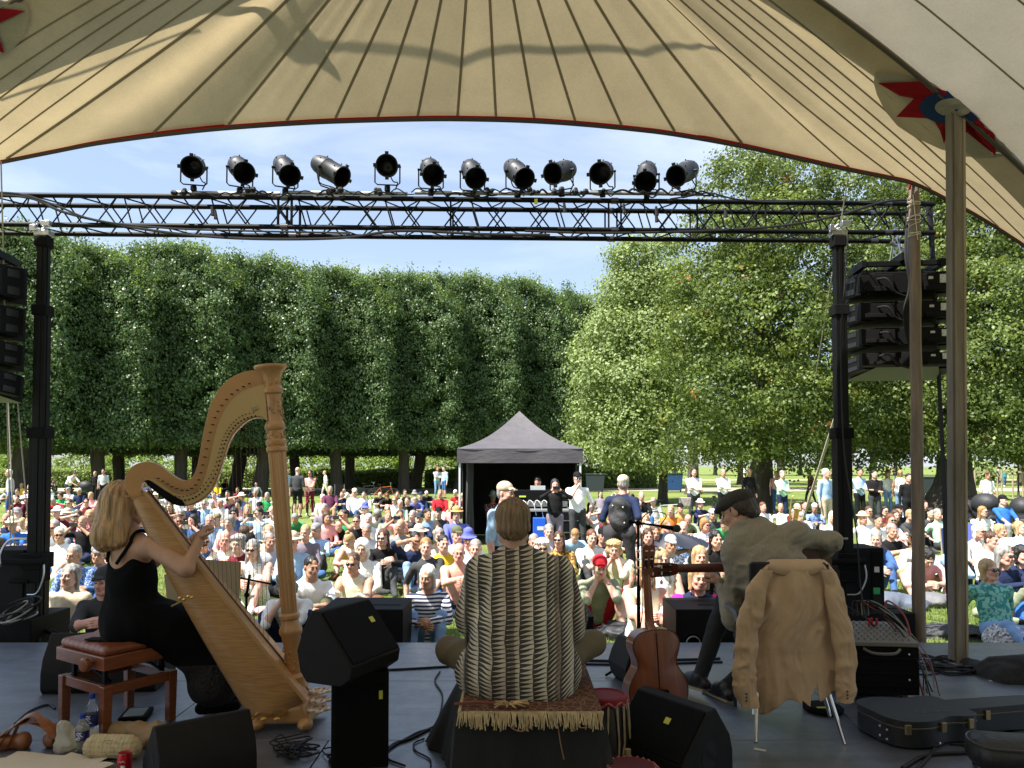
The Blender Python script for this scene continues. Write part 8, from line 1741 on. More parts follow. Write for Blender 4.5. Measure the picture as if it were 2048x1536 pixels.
# px, py(head top), pose, hair, hair colour, top, sleeve, bottom, length, extras, turn, head yaw
CROWD = """
140 1128 out long grey beige 2 khaki L - -5 0
147 1090 cross short grey bluepat 2 navy L G 0 0
192 1140 oneup short dark charcoal 1 black L cap:charcoal 15 -20
118 1054 side short white white 1 cream L g 10 20
197 1088 hug short grey denim 2 denim L cap:grey 0 20
108 1040 cross long grey grey 1 denim L g 0 0
165 1031 photo fringe grey black 1 navy L - 0 0
25 1035 hug short white blue 1 navy L sunhat:cream 10 0
-8 1075 cross bob brown navy 1 black L - 0 0
13 1026 oneup bald grey navy 0 charcoal L - 5 0
34 990 hug short dark burgundy 1 black L - 0 20
11 977 bowed short blond silver 1 grey L - 0 0
58 969 cross short sandy white 2 white L - 0 0
43 966 cross short blond yellow 1 white L - 0 0
97 972 cross bald grey white 1 grey L sunhat:white 0 20
106 996 bowed short grey red 1 charcoal L - -10 20
136 975 oneup short grey white 1 charcoal L cap:grey 0 -20
138 998 cross short brown silver 1 sage L g 0 0
173 996 cross tied dark burgundy 0 brown L g 0 20
107 955 chin short dark grey 1 olive L - 10 20
140 954 cross short dark black 1 black L - 20 -20
158 976 cross short white navy 1 navy L - 0 0
168 962 cross short blond red 1 green L - 0 0
181 984 hug bob blond pink 1 pink L - 0 0
52 1090 cross bob brown plum 1 navy L - 0 -20
60 1034 hug bob blond white 1 red S - 0 0
75 1010 cross short grey white 1 blue L - 0 0
312 984 cross bald brown cream 1 khaki L sunhat:cream 0 0
293 964 cross bob dark lilac 1 pink L cap:pink 0 0
362 1019 brow curly grey cream 1 beige L g 10 20
340 1003 hug long auburn brown 2 brown L - 0 0
382 1000 cross short dark navy 2 black L - 0 0
433 964 cross short blond yellow 1 denim L g 0 0
449 958 cross bob dark black 1 black L - 0 0
475 974 cross short dark burgundy 1 navy L - 0 0
512 964 out short dark silver 1 navy L - 0 0
455 981 hug short dark white 1 denim L - 0 0
428 983 cross tied dark pink 1 white L - 0 20
476 999 cross curly dark pink 2 denim L - 0 0
408 999 cross short grey sky 2 grey L g 0 20
440 997 cross short white white 1 beige L - 0 0
424 1001 bowed short grey beige 1 khaki L cap:silver 0 0
433 1027 cross bald grey silver 1 grey L cap:khaki 0 -20
458 1031 cross curly grey pink 1 pink L - 0 0
495 1009 cross long blond grey 1 black L - 0 20
519 1004 oneup short grey charcoal 1 denim L cap:black 0 0
488 1053 bowed curly brown black 1 charcoal L - 20 20
505 1079 hug long grey whitepat 0 white D g 0 0
585 1065 cross short grey sky 2 black L sunhat:beige 5 0
590 1027 bowed short grey green 1 cream L - 10 0
624 1112 hug tied dark white 1 olive L - 15 20
572 1146 chin curly grey white 1 navy L - 0 0
648 1007 cross short grey mauve 1 white L - 5 -20
678 1040 bowed bald dark black 1 camo L - 10 20
660 972 chair short grey plum 1 khaki S - 10 0
645 989 cross bald grey white 1 beige L cap:white 0 0
684 982 hug short dark navy 1 navy L - 0 0
709 977 chair short sandy white 2 denim L cap:cream 0 0
728 982 cross short dark white 1 charcoal L - 0 0
730 1007 cross short grey white 1 black L bucket:violet 0 0
713 1029 hug short brown black 1 khaki L g 0 0
737 1027 cross short white white 1 denim L - 0 0
733 1047 hug short grey silver 2 silver L G 0 0
699 1066 bowed bun blond white 0 yellow S - -15 -20
724 1079 cross bob white white 2 brown L hood:white 0 0
706 1105 hug tied brown cream 0 cream D g -8 0
766 1058 oneup long brown black 2 charcoal L g 10 -20
760 984 bowed bald grey black 1 silver L - 5 0
774 987 bowed bob auburn black 1 navy L - 0 0
789 992 cross short sandy white 0 white L g 0 0
795 982 cross short brown black 1 black L - 0 0
800 999 cross short white mint 1 paledenim L G 0 0
775 1009 oneup bald grey charcoal 2 charcoal L g 0 0
815 993 hug short brown black 1 khaki S - 0 -20
830 994 bowed short grey violet 1 denim L - 0 20
853 982 bowed short white black 1 denim L G 0 0
841 984 cross short dark navy 1 navy L cap:navy 0 0
829 982 cross short grey grey 1 grey L bucket:grey 0 0
880 979 chair short sandy red 2 white L G 0 0
903 1003 cross bob blond pink 1 white L - 0 0
877 1014 cross short dark charcoal 1 charcoal L cap:black 0 0
856 1017 hug short dark paledenim 0 sage L - 10 20
913 1014 chair curly brown violet 2 brown L sunhat:tan 5 0
838 1025 oneup short dark navy 2 denim L cap:charcoal 0 0
801 1038 cross bald grey grey 1 navy L G 0 -20
823 1045 bowed short dark black 1 black L g 0 0
831 1063 brow short dark navy 1 paledenim L g 15 0
851 1075 side short sandy charcoal 1 denim L - 8 0
887 1069 cross bun dark yellow 0 white L - 0 20
915 1053 cross short grey silver 1 grey L cap:olive 0 20
937 1061 hug short grey white 1 beige L bucket:violet 0 0
918 1086 oneup bald grey bare 0 navy L G 5 0
951 1078 hug tied grey sky 2 navy L - 0 0
855 1130 hug bob white stripe 2 paledenim L - 4 -20
986 984 chair short grey plaid 2 navy L bucket:silver 5 0
1098 1048 cross short grey lilac 1 navy L - 0 0
1118 1062 cross long brown goldpat 1 brown L g 0 -20
1085 1077 cross curly white pink 1 white L g 0 0
1068 1068 hug short grey pink 1 beige L - 0 0
1150 1058 bowed short sandy sky 2 black L - 5 0
1184 1059 hug short auburn white 1 charcoal L - 10 0
1228 1080 chin curly blond cream 1 khaki S - -25 20
1200 1112 chin short grey sage 1 red S cap:red 3 0
1206 1055 cross short dark charcoal 1 black L cap:black 0 0
1183 1004 hug long dark white 1 charcoal L - 30 20
1283 983 chair bald grey black 2 denim L - 5 0
1278 1002 cross short white lilac 1 navy L g 0 0
1290 1027 hug bob blond white 1 navy L - 0 0
1361 1007 hug short dark tan 2 khaki L cap:black -10 20
1341 1010 cross long blond orange 1 sky L - 0 -20
1376 1029 bowed bald white sage 2 charcoal L - 0 0
1296 1057 cross long brown white 0 black S - 0 0
1310 1050 cross short brown silver 1 black L - 0 0
1342 1071 hug short grey floral 1 silver S cap:silver 6 0
1400 1092 cross bob blond black 2 black L - 0 0
1398 1128 hug bob blond navy 3 paledenim L - 0 0
1432 1060 hug long dark black 0 beige L - -10 20
1425 1018 cross short dark charcoal 1 black L cap:lilac 0 0
1325 1098 cross long blond white 0 beige S - 0 0
1295 1120 hug long blond cream 0 white S - 10 0
1526 1004 cross short auburn white 1 navy L - 0 20
1510 1008 cross short dark grey 1 grey L - 0 20
1590 1017 cross short grey teal 1 navy L - 0 0
1603 1024 bowed short grey white 1 grey L - 0 0
1610 1001 cross tied dark black 2 black L - 0 0
1665 1022 cross long white silver 1 denim L - 0 -20
1726 1024 side bob blond white 1 grey L sunhat:beige 10 0
1738 1012 cross short brown beige 1 denim L g 0 0
1757 1029 cross short dark white 1 white L - 0 0
1782 1027 hug long auburn white 1 pink L g 0 0
1770 1011 cross long dark burgundy 1 black L g 0 0
1798 1009 cross short dark black 2 black L cap:black 10 0
1791 1019 hug long brown brown 1 brown L - 0 0
1784 1047 oneup short grey black 1 charcoal L - 5 0
1752 1061 hug short grey denim 2 denim L - -10 -20
1822 1019 hug short blond charcoal 2 black L - 20 20
1850 1001 cross short dark black 2 black L - 0 0
1862 1015 cross short dark charcoal 1 black L - 0 0
1875 1017 side short grey mint 1 charcoal L - 0 0
1893 1018 bowed short blond charcoal 1 black L - 0 0
1838 1078 bowed short grey white 1 khaki S - -20 0
1856 1098 bowed bob dark pink 1 khaki S - -10 0
1957 1048 cross bob white whitepat 1 black L g 0 20
1984 1063 cross short brown white 2 navy L G 0 20
2001 1048 cross long blond white 0 beige L - 0 20
2014 1078 hug short grey grey 1 sky L cap:silver 0 20
2009 1090 oneup long grey navy 2 sage L g 0 20
1978 1118 out bob blond tealpat 1 paledenim L g -5 20
1966 1012 cross long sandy whitepat 1 sage L g 0 20
1959 1004 cross bald dark grey 1 grey L - 0 0
2006 990 chair short dark blue 1 grey L cap:black 0 20
2040 1042 out bob blond sky 1 sky S - 0 20
1908 1086 bowed short dark sky 2 black L - 0 0
2045 1090 hug bob dark navy 1 blue L - 0 0
"""
def line_person(s, **kw):
 q = s.split(); ex = q[9].replace('-', '') if len(q) > 9 else ''
 if len(q) > 9 and ':' in q[9]: ex = q[9]
 return person(float(q[0]), float(q[1]), q[2], q[3], q[4], q[5], int(q[6]), q[7], q[8], ex, float(q[10]) if len(q) > 10 else None, int(q[11]) if len(q) > 11 else None, **kw)
FACEY = [l.strip() for l in CROWD.strip().splitlines()]
spots = []; NP = [205]
for l in FACEY:
 o = line_person(l, sc=rp.uniform(.97, 1.03)); q = l.split(); spots.append((float(q[0]), float(q[1])))
# the denser rows farther back, where single faces are a few pixels
rows_ = [(980, 8, 545, 21), (990, 0, 545, 22), (1003, 300, 560, 23), (1016, 0, 200, 25), (1016, 440, 560, 28), (1030, 220, 420, 27), (984, 640, 960, 24), (1022, 640, 900, 29), (1040, 0, 90, 30), (1045, 520, 640, 30), (1052, 770, 960, 33), (1065, 380, 560, 33),
         (985, 1180, 1260, 30), (1018, 1190, 1290, 30), (1040, 1240, 1450, 36), (998, 1290, 1420, 40), (1008, 1500, 1660, 32), (1050, 1080, 1180, 30), (1040, 1640, 1790, 48), (1015, 1850, 1960, 40), (975, 0, 120, 28), (966, 400, 520, 34), (1095, 20, 100, 40), (1088, 560, 700, 50), (1082, 780, 900, 60)]
Y_ok = lambda y: y < 1030
tops = 'whitepat floral plaid bluepat stripe goldpat white white silver grey black navy charcoal sky beige pink red sage cream denim white burgundy mauve green lilac plum'.split()
for (py, a, b, st) in rows_:
 x = a+rp.uniform(0, st)
 while x < b:
  yy = py+rp.uniform(-5, 5)
  if all((x-sx)**2*.9+(yy-sy)**2*1.6 > 165 for sx, sy in spots) and NP[0] < 292:
   NP[0] += 1; hr_ = rp.choice(['short', 'short', 'short', 'bob', 'long', 'curly', 'tied', 'fringe', 'bald']); hcol = rp.choice(['brown', 'dark', 'blond', 'grey', 'white', 'grey', 'sandy', 'brown'])
   ex = rp.choice(['', '', '', 'g', 'g', 'cap:'+rp.choice(['white', 'navy', 'beige', 'black', 'grey']), 'sunhat:'+rp.choice(['cream', 'beige', 'white']), 'G'])
   person(x, yy, rp.choice(['hug', 'cross', 'cross', 'oneup', 'side', 'bowed', 'hug', 'brow', 'out', 'cross', 'photo'] if Y_ok(yy) else ['hug', 'cross', 'side', 'bowed', 'oneup']), hr_, hcol, rp.choice(tops), rp.choice([1, 1, 1, 2, 0]), rp.choice(['denim', 'black', 'navy', 'khaki', 'beige', 'grey', 'charcoal']), rp.choice('LLLS'), ex)
   spots.append((x, yy))
  x += st*rp.uniform(.7, 1.35)
# people on their feet; Y from where they stand
person(18, 916, 'stand', 'short', 'white', 'silver', 2, 'denim', 'L', '', -60, 0, Y=26, sc=1.0, label='person in pale grey shirt and jeans standing beside the leftmost trunk behind the ropes')
person(150, 932, 'bend', 'short', 'dark', 'white', 1, 'charcoal', 'L', '', 70, 0, Y=38, label='person in white tee leaning over a pushchair near the hedge behind the harpist')
person(207, 918, 'stand', 'short', 'dark', 'silver', 1, 'black', 'L', '', 10, 0, Y=37, label='dark haired person standing in a pale tee with dark shoulder straps behind the harpist')
person(190, 938, 'stand', 'bob', 'sandy', 'black', 1, 'black', 'L', '', 0, 0, Y=40, sc=.9, label='person in black tee standing left of the dark strapped one behind the harpist')
person(596, 921, 'stand', 'bald', 'grey', 'charcoal', 1, 'black', 'S', '', 175, 0, Y=27.5, sc=1.04, skin=0, label='person seen from behind in grey tee and black shorts standing right of the harp pillar')
person(574, 924, 'stand', 'short', 'dark', 'sky', 2, 'grey', 'S', '', 60, 0, Y=33, label='dark haired person in light blue shirt standing half behind the harp pillar')
person(620, 932, 'arms', 'long', 'dark', 'pink', 0, 'burgundy', 'L', 'g', 0, 0, Y=28.5, sc=.98, label='person with long dark hair and pale pink top standing behind a bicycle')
person(649, 941, 'walk', 'short', 'blond', 'white', 1, 'cream', 'S', '', -70, 0, Y=44, sc=.9, label='small fair haired person in white running past the thin trunk')
person(688, 966, 'bend', 'short', 'blond', 'white', 1, 'denim', 'L', '', -60, 0, Y=30, sc=.62, label='small fair haired child in white bending forward beside the wheelchair')
person(875, 937, 'arms', 'long', 'auburn', 'silver', 2, 'paledenim', 'L', '', 30, 0, Y=44, label='person with long auburn hair and pale shirt standing left of the gazebo, facing a companion')
person(888, 937, 'stand', 'short', 'dark', 'sky', 2, 'denim', 'S', '', -50, 0, Y=43, label='person in pale turquoise shirt and denim shorts standing left of the gazebo')
person(1155, 951, 'thinker', 'short', 'grey', 'white', 1, 'charcoal', 'L', 'cap:black g', 5, 0, Y=15.6, sc=1.0, label='person in white polo, black cap and sunglasses standing at the gazebo leg, hand at mouth')
person(1110, 973, 'shoot', 'bob', 'dark', 'black', 2, 'mauve', 'L', '', 3, 0, Y=15.0, sc=.93, label='person in open black cardigan standing under the gazebo and filming with a phone')
person(1075, 938, 'bend', 'short', 'dark', 'black', 2, 'black', 'L', '', -15, 0, Y=18.2, sc=1.04, label='person in black bending over the desk in the dark of the gazebo')
person(1388, 956, 'arms', 'long', 'dark', 'white', 2, 'charcoal', 'L', '', 5, 0, Y=23, label='person in long dark coat over white standing with folded arms beside the thin trunk')
person(1447, 958, 'arms', 'short', 'grey', 'white', 2, 'black', 'L', '', 0, 0, Y=25, label='person in white standing beside a bicycle just left of the flat cap')
person(1499, 954, 'stand', 'fringe', 'grey', 'black', 2, 'black', 'L', '', 10, -20, Y=27, label='balding person in black jacket standing right of the flat cap')
person(1565, 957, 'arms', 'short', 'grey', 'mint', 2, 'navy', 'L', '', 8, 0, Y=23.5, sc=.99, label='grey haired person in mint shirt standing with a mint cardigan over the arms')
person(1553, 965, 'stand', 'short', 'auburn', 'pink', 1, 'denim', 'L', '', 0, 0, Y=30, sc=.95)
person(1618, 950, 'walk', 'short', 'dark', 'brown', 2, 'charcoal', 'L', '', -80, 0, Y=36, label='person in brown jacket walking on the path behind the slanting guy strap')
person(1653, 947, 'stand', 'short', 'white', 'sky', 2, 'beige', 'L', '', 30, 20, Y=20.5, sc=1.03, label='white haired person in light blue shirt standing left of the right mast, bag at the hip')
person(1720, 949, 'arms', 'short', 'dark', 'sky', 2, 'black', 'L', '', 10, 0, Y=23.5, sc=1.03, label='dark haired person in light blue shirt with shoulder strap standing right of the right mast')
person(1749, 950, 'arms', 'short', 'dark', 'black', 2, 'charcoal', 'L', '', -15, 20, Y=22.8, sc=1.0, label='person all in black standing beside the one in light blue right of the mast')
person(1776, 953, 'stand', 'long', 'sandy', 'white', 1, 'paledenim', 'L', '', 15, 0, Y=29, label='long haired person in white top and pale jeans standing left of the round pole')
person(1800, 955, 'stand', 'bob', 'blond', 'white', 0, 'paledenim', 'L', '', 150, 0, Y=27, label='person in white vest top and jeans seen from behind next to the round pole')
person(1818, 962, 'stand', 'short', 'dark', 'black', 2, 'black', 'L', '', 0, 0, Y=21, sc=.95, label='person in black standing just left of the round pole')
person(1976, 962, 'stand', 'short', 'auburn', 'white', 1, 'black', 'L', '', 0, 0, Y=25, sc=.96, label='red haired person in white tee standing behind the black pushchairs')
person(1700, 931, 'walk', 'short', 'blond', 'blue', 1, 'pink', 'S', '', 80, 0, Y=62, label='person in blue walking on the far path right of the mast')
for i, (px, Y, tp) in enumerate([(1775, 78, 'red'), (1790, 90, 'pink'), (1955, 74, 'sky'), (1983, 70, 'denim'), (1997, 72, 'white'), (2009, 66, 'teal'), (1895, 82, 'blue'), (1530, 80, 'cream'), (1490, 86, 'white'), (2040, 75, 'lilac'), (1945, 90, 'white'), (1350, 88, 'navy')]):
 person(px, 938, rp.choice(['stand', 'walk', 'arms']), 'short', rp.choice(['dark', 'brown', 'blond']), tp, 1, rp.choice(['denim', 'navy', 'beige']), 'L', '', rp.uniform(-90, 90), 0, Y=Y, label=f"tiny {cn(tp)} clad person far away on the park paths, {ORD[i]} of these")
# the one with the tan cap standing close behind the cross legged man, and the walker with the rucksack
person(1012, 969, 'stand', 'short', 'grey', 'sky', 1, 'black', 'L', 'cap:beige', 55, 0, Y=8.7, sc=.97, skin=2, label='person in tan cap and light blue shirt standing behind the cross legged man', z0=LAWN)
w = person(1246, 961, 'walk', 'short', 'grey', 'navy', 1, 'black', 'L', 'cap:beige', 158, 20, Y=11.3, sc=1.0, skin=1, label='person in beige cap and navy tee walking away with a black rucksack')
def rucksack(loc, rz):
 t = thing('rucksack', 'bulging black rucksack on the back of the walker in the beige cap', 'rucksack', loc, rz)
 V, Q, T, _ = field_mesh([ell((0, -.10, 1.20), (.17, .13, .25), 0, .05), ell((0, -.20, 1.10), (.13, .07, .14), 0, .03), ell((0, -.19, 1.32), (.12, .06, .10), 0, .03)], .012, lambda X: .006*np.sin(X[:, 2]*40+X[:, 0]*20))
 obj_np('bag', V, Q, T, [mat('rucksack_fabric', (.03, .03, .033), .7, var=.3, vs=12, bump=.5, bs=20)], t)
 g = MB()
 for s in (-1, 1): g.tube(bez([(s*.10, -.0, 1.38), (s*.14, .08, 1.47), (s*.16, .14, 1.35), (s*.17, .05, 1.05)], 6), .018, 6)
 g.build('strap', mat('rucksack_strap', (.05, .05, .06), .8), t)
 g = MB()
 for (x, z) in ((-.07, 1.32), (.08, 1.3), (.10, 1.08)): g.ball((x, -.245, z), .012, 6)
 g.build('badge', LABW, t)
rucksack((w.location.x, w.location.y, LAWN), w.rotation_euler.z+math.pi)
g = MB(); VV = field_mesh([cap((-.14, -.1, .95), (.16, -.1, .93), .10, .10, 0, .04), cap((-.12, -.12, .9), (-.14, -.10, .45), .11, .06, 0, .05), cap((.12, -.10, .9), (.16, -.08, .50), .10, .05, 0, .05)], .015, lambda X: .01*np.sin(X[:, 0]*45+X[:, 2]*9))
o = obj_np('jacket', VV[0], VV[1], VV[2], [mat('dark_jacket', (.03, .03, .033), .85, bump=.4, bs=14)], None, (w.location.x, w.location.y, LAWN)); o.rotation_euler = (0, 0, w.rotation_euler.z+math.pi); tag(o, 'black jacket tied round the waist of the walker with the rucksack', 'jacket')
# ================================================================== THE THREE MUSICIANS
SK_F = skin_mat('skin_harpist', (.46, .26, .17)); SK_M = skin_mat('skin_player', (.50, .27, .18))
def noise_folds(a, f1, f2): return lambda X: folds(X, a*1.8, (f1*.25, f1*.25, f2*.25), 4)
def place_prims(pr, hr, hd):
 out = []
 for p in pr:
  q = dict(p); q['a'] = hr @ p['a']+hd
  if p['t'] == 'c': q['b'] = hr @ p['b']+hd;
  if p['t'] == 'e': q['rot'] = hr if p['rot'] is None else hr @ p['rot']
  if p.get('sq') is not None: q['sq'] = (hr @ np.array(p['sq'][0], float), p['sq'][1])
  out.append(q)
 return out
def player(label, loc, q, hands, mats, res=.0085, folds=None, feet=None, thick=1.0):
 hr = q['hr']; parts = [field_mesh(body_prims(q, thick), res, folds)]
 hp_ = [p for p in place_prims(head_prims(), hr, q['hd'])]; parts.append(field_mesh(hp_, .0055))
 if hands: parts.append(field_mesh(hands, .0042))
 V, Q, T, _ = join_np(parts); o = obj_np('person', V, Q, T, mats, None, loc); tag(o, label, 'person'); return o
def hair_obj(o, q, prims, m, amp=.004, res=.005, fr=70, wv=2.5):
 hr = q['hr']; V, Q, T, _ = field_mesh(prims, res, lambda X: amp*np.sin(np.arctan2(X[:, 0], X[:, 1]-.02)*fr*.16+wv*np.sin(X[:, 2]*7)+1.5*vnoise(X, (9, 9, 3), 2))*.7+amp*.8*vnoise(X, (60, 60, 9), 4)); h = obj_np('hair', V @ hr.T+q['hd'], Q, T, [m], o); return h
# --- the man in the zigzag shirt, cross legged on the riser, his back to us
def zig_mat():
 m = bpy.data.materials.new('zigzag_cotton'); m.use_nodes = True; nt = m.node_tree; N = nt.nodes.new; L = nt.links.new; b = nt.nodes['Principled BSDF']; b.inputs['Roughness'].default_value = .85
 def mt(op, a, c=None, v=None, v0=None):
  n = N('ShaderNodeMath'); n.operation = op
  if a is not None: L(a, n.inputs[0])
  if v0 is not None: n.inputs[0].default_value = v0
  if c is not None: L(c, n.inputs[1])
  elif v is not None: n.inputs[1].default_value = v
  return n.outputs[0]
 tc = N('ShaderNodeTexCoord'); sx = N('ShaderNodeSeparateXYZ'); L(tc.outputs['Object'], sx.inputs[0])
 nz = N('ShaderNodeTexNoise'); nz.inputs['Scale'].default_value = 7; L(tc.outputs['Object'], nz.inputs['Vector'])
 w = mt('MULTIPLY_ADD', nz.outputs['Fac'], v=.030); w.node.inputs[2].default_value = -.015
 x = mt('ADD', sx.outputs[0], w); ax_ = mt('ABSOLUTE', x)
 u = mt('FRACT', mt('MULTIPLY', mt('ADD', x, v=.005), v=15.5))                      # column coordinate
 sl = mt('MULTIPLY', mt('MAXIMUM', mt('SUBTRACT', ax_, v=.13), v=0), v=.5)
 z = mt('ADD', mt('SUBTRACT', sx.outputs[2], sl, None), mt('MULTIPLY', u, v=-.012))
 v_ = mt('FRACT', mt('MULTIPLY', mt('ADD', z, mt('MULTIPLY', nz.outputs['Fac'], v=.03)), v=48))
 tri = mt('ABSOLUTE', mt('SUBTRACT', v_, v=.5))                                     # 0..0.5
 dark = mt('LESS_THAN', tri, mt('MULTIPLY', mt('SUBTRACT', None, u, v0=1.08), v=.47))
 edge = mt('GREATER_THAN', mt('ABSOLUTE', mt('SUBTRACT', mt('FRACT', mt('MULTIPLY', mt('ADD', x, v=.04), v=4.6)), v=.5)), v=.44)
 mxx = N('ShaderNodeMix'); mxx.data_type = 'RGBA'; mxx.inputs['A'].default_value = (.60, .55, .43, 1); mxx.inputs['B'].default_value = (.050, .044, .037, 1)
 L(mt('MAXIMUM', dark, mt('MULTIPLY', edge, v=.55)), mxx.inputs['Factor'])
 n2 = N('ShaderNodeTexNoise'); n2.inputs['Scale'].default_value = 1; mp = N('ShaderNodeMapping'); mp.inputs['Scale'].default_value = (14, 1, .6); L(tc.outputs['Object'], mp.inputs[0]); L(mp.outputs[0], n2.inputs['Vector'])
 r = N('ShaderNodeValToRGB'); r.color_ramp.elements[0].position = .42; r.color_ramp.elements[1].position = .58; r.color_ramp.elements[0].color = (.55, .36, .30, 1); r.color_ramp.elements[1].color = (1, 1, 1, 1); L(n2.outputs['Fac'], r.inputs[0])
 m2 = N('ShaderNodeMix'); m2.data_type = 'RGBA'; m2.blend_type = 'MULTIPLY'; m2.inputs['Factor'].default_value = .5; L(mxx.outputs['Result'], m2.inputs['A']); L(r.outputs[0], m2.inputs['B']); L(m2.outputs['Result'], b.inputs['Base Color']); return m
PX_, PY_ = P(1040, 1390, 3.80).x, 3.73; PZ = RZ+.02
h180 = rotm(180, 0); hrot = rotm(183, 2, 2)
Z = lambda x, y, z: V3(x, y, z)
q = dict(pel=Z(0, 0, .13), nk=Z(-.015, .07, .635), hd=Z(-.035, .095, .79), hr=hrot, sh=[Z(-.195, .055, .575), Z(.19, .055, .575)], hip=[Z(-.10, .02, .11), Z(.10, .02, .11)], w=1.08,
         el=[Z(-.238, .10, .31), Z(.248, .09, .30)], wr=[Z(-.16, .31, .31), Z(.24, .33, .27)], kn=[Z(-.365, .27, .13), Z(.375, .25, .17)], an=[Z(.08, .40, .07), Z(-.10, .46, .07)], toe=[Z(.20, .42, .05), Z(-.24, .48, .05)])
SHIRT = zig_mat(); CHINO = mat('olive_chino', (.135, .105, .06), .85, var=.12, vs=6, bump=.4, bs=14)
hn = hand_prims(q['wr'][1], (-.3, .9, -.1), (0, 0, -1), .5, 1, 1)+hand_prims(q['wr'][0], (.4, .85, .1), (0, 0, -1), .5, 1, -1)
man = player('person sitting cross legged on the riser, seen from behind, wearing a cream zigzag shirt', (PX_, PY_, PZ), q, hn, [SK_M, SHIRT, SHIRT, SK_M, CHINO, CHINO, SK_M, EYEM, LIPM], folds=noise_folds(.005, 34, 22), thick=1.06)
sp_ = [cap((0, -.01, .12), (0, .015, .30), .186, .176, 0, .08, ((0, 1, 0), .90)), cap((0, .02, .30), (-.01, .05, .52), .178, .170, 0, .08, ((0, 1, 0), .60)), cap((-.185, .055, .57), (.18, .055, .57), .068, .068, 0, .06), cap((-.015, .06, .56), (-.015, .07, .625), .13, .075, 0, .05, ((0, 1, 0), .7)),
       cap((-.15, -.01, .10), (-.14, .0, .30), .085, .08, 0, .06), cap((.15, -.01, .085), (.15, .0, .30), .085, .08, 0, .06), cap((-.13, -.05, .045), (.15, -.05, .03), .080, .085, 0, .05), cap((-.10, -.07, .02), (.12, -.07, .0), .055, .06, 0, .04), cap((-.15, .02, .08), (.15, .02, .08), .15, .15, 0, .06, ((0, 1, 0), .7)),
       cap((-.195, .055, .55), (-.235, .085, .36), .076, .080, 0, .04), cap((.19, .055, .55), (.242, .08, .35), .076, .082, 0, .04), cap((-.235, .085, .36), (-.238, .10, .315), .080, .076, 0, .03), cap((.242, .08, .35), (.248, .10, .29), .082, .076, 0, .03),
       cap((-.23, .10, .34), (-.20, .17, .30), .07, .06, 0, .03), cap((.25, .12, .33), (.245, .20, .28), .07, .055, 0, .03)]
Vv, Qq, Tt, _ = field_mesh(sp_, .0085, lambda X: folds(X, .017, (10, 7, 2.4), 6)*np.clip(1.15-X[:, 2]*1.5, .25, 1))
obj_np('shirt', Vv, Qq, Tt, [SHIRT], man)
pr = [dict(t='c', a=np.array([-.02+.062*math.cos(a), .075+.052*math.sin(a), .665+.012*math.sin(a)]), b=np.array([-.02+.062*math.cos(a+.5), .075+.052*math.sin(a+.5), .665+.012*math.sin(a+.5)]), ra=.017, rb=.017, tag=0, k=.008, sq=None, op='u') for a in np.arange(0, 2*math.pi, .5)]
Vv, Qq, Tt, _ = field_mesh(pr, .006); obj_np('collar', Vv, Qq, Tt, [SHIRT], man)
HMN = mat('hair_greying_sand', (.20, .125, .062), .5, var=.45, vs=26, bump=.7, bs=55, stretch=(1.8, 1.8, .3))
hair_obj(man, q, [ell((0, .028, .050), (.084, .099, .084), 0), ell((0, .060, -.010), (.078, .066, .070), 0, .02), ell((0, .05, -.125), (.12, .12, .055), 0, .01, op='s'), ell((0, -.115, -.030), (.066, .062, .082), 0, .008, op='s'), ell((-.09, .0, -.035), (.028, .030, .045), 0, .01, op='s'), ell((.09, .0, -.035), (.028, .030, .045), 0, .01, op='s')], HMN, .005, .0045, 150, 1.0)
g = MB(); g.add([(-.245, .05, .30), (-.17, .03, .30), (-.17, .02, .10), (-.26, .05, .08), (-.245, .055, .30), (-.17, .035, .30), (-.17, .025, .10), (-.26, .055, .08)], [(0, 1, 2, 3), (7, 6, 5, 4)]);
Vv, Qq, Tt, _ = field_mesh([cap((-.215, .10, .30), (-.225, .10, .12), .055, .05, 0, .03)], .009); STRP = striped('brown_stripes', '#5a4a38', '#2a1c14', 44, 0); obj_np('side_cloth', Vv, Qq, Tt, [STRP], man)
# --- the harpist on the bench
def W(px, py, Y): p = P(px, py, Y); return V3(p.x, p.y, p.z)
H0 = V3(-2.335, 4.52, 0)
pel = V3(-2.26, 4.52, .62); nk = W(243, 1062, 4.46); hd = W(238, 1008, 4.47); ra = 136
lat = V3(math.cos(R(ra)), math.sin(R(ra)), 0)
shR = W(283, 1090, 4.38); shL = nk+(nk-shR)*.8+V3(0, 0, -.10); wrR = W(384, 1078, 4.42); elR = W(356, 1138, 4.30); knR = W(446, 1283, 4.68); knL = knR+V3(-.10, .18, .0); anR = W(402, 1412, 4.66); anL = W(418, 1395, 4.86)
anR[2] = .085; anL[2] = .09
q = dict(pel=pel, nk=nk, hd=hd, hr=rotm(128, 6, 0), sh=[shL, shR], hip=[pel+lat*.09+V3(.03, .03, 0), pel-lat*.09+V3(.03, .03, 0)], w=.88, el=[shL+V3(.16, .14, -.16), elR], wr=[shL+V3(.36, .22, -.05), wrR], kn=[knL, knR], an=[anL, anR], toe=[anL+V3(.16, .06, -.05), anR+V3(.13, .09, -.05)])
BLKD = mat('black_dress', (.005, .005, .006), .9, bump=.3, bs=12, spec=.12)
for k_ in q:
 if isinstance(q[k_], list): q[k_] = [v-H0 for v in q[k_]]
 elif k_ in ('pel', 'nk', 'hd'): q[k_] = q[k_]-H0
hh = hand_prims(q['wr'][1], nrm(V3(.35, .15, .75)), nrm(V3(.6, .3, -.5)), 1.35, .7, -1, .95)+hand_prims(q['wr'][0], nrm(V3(.8, .3, .5)), nrm(V3(.2, -.8, .1)), .8, 1, 1, .92)
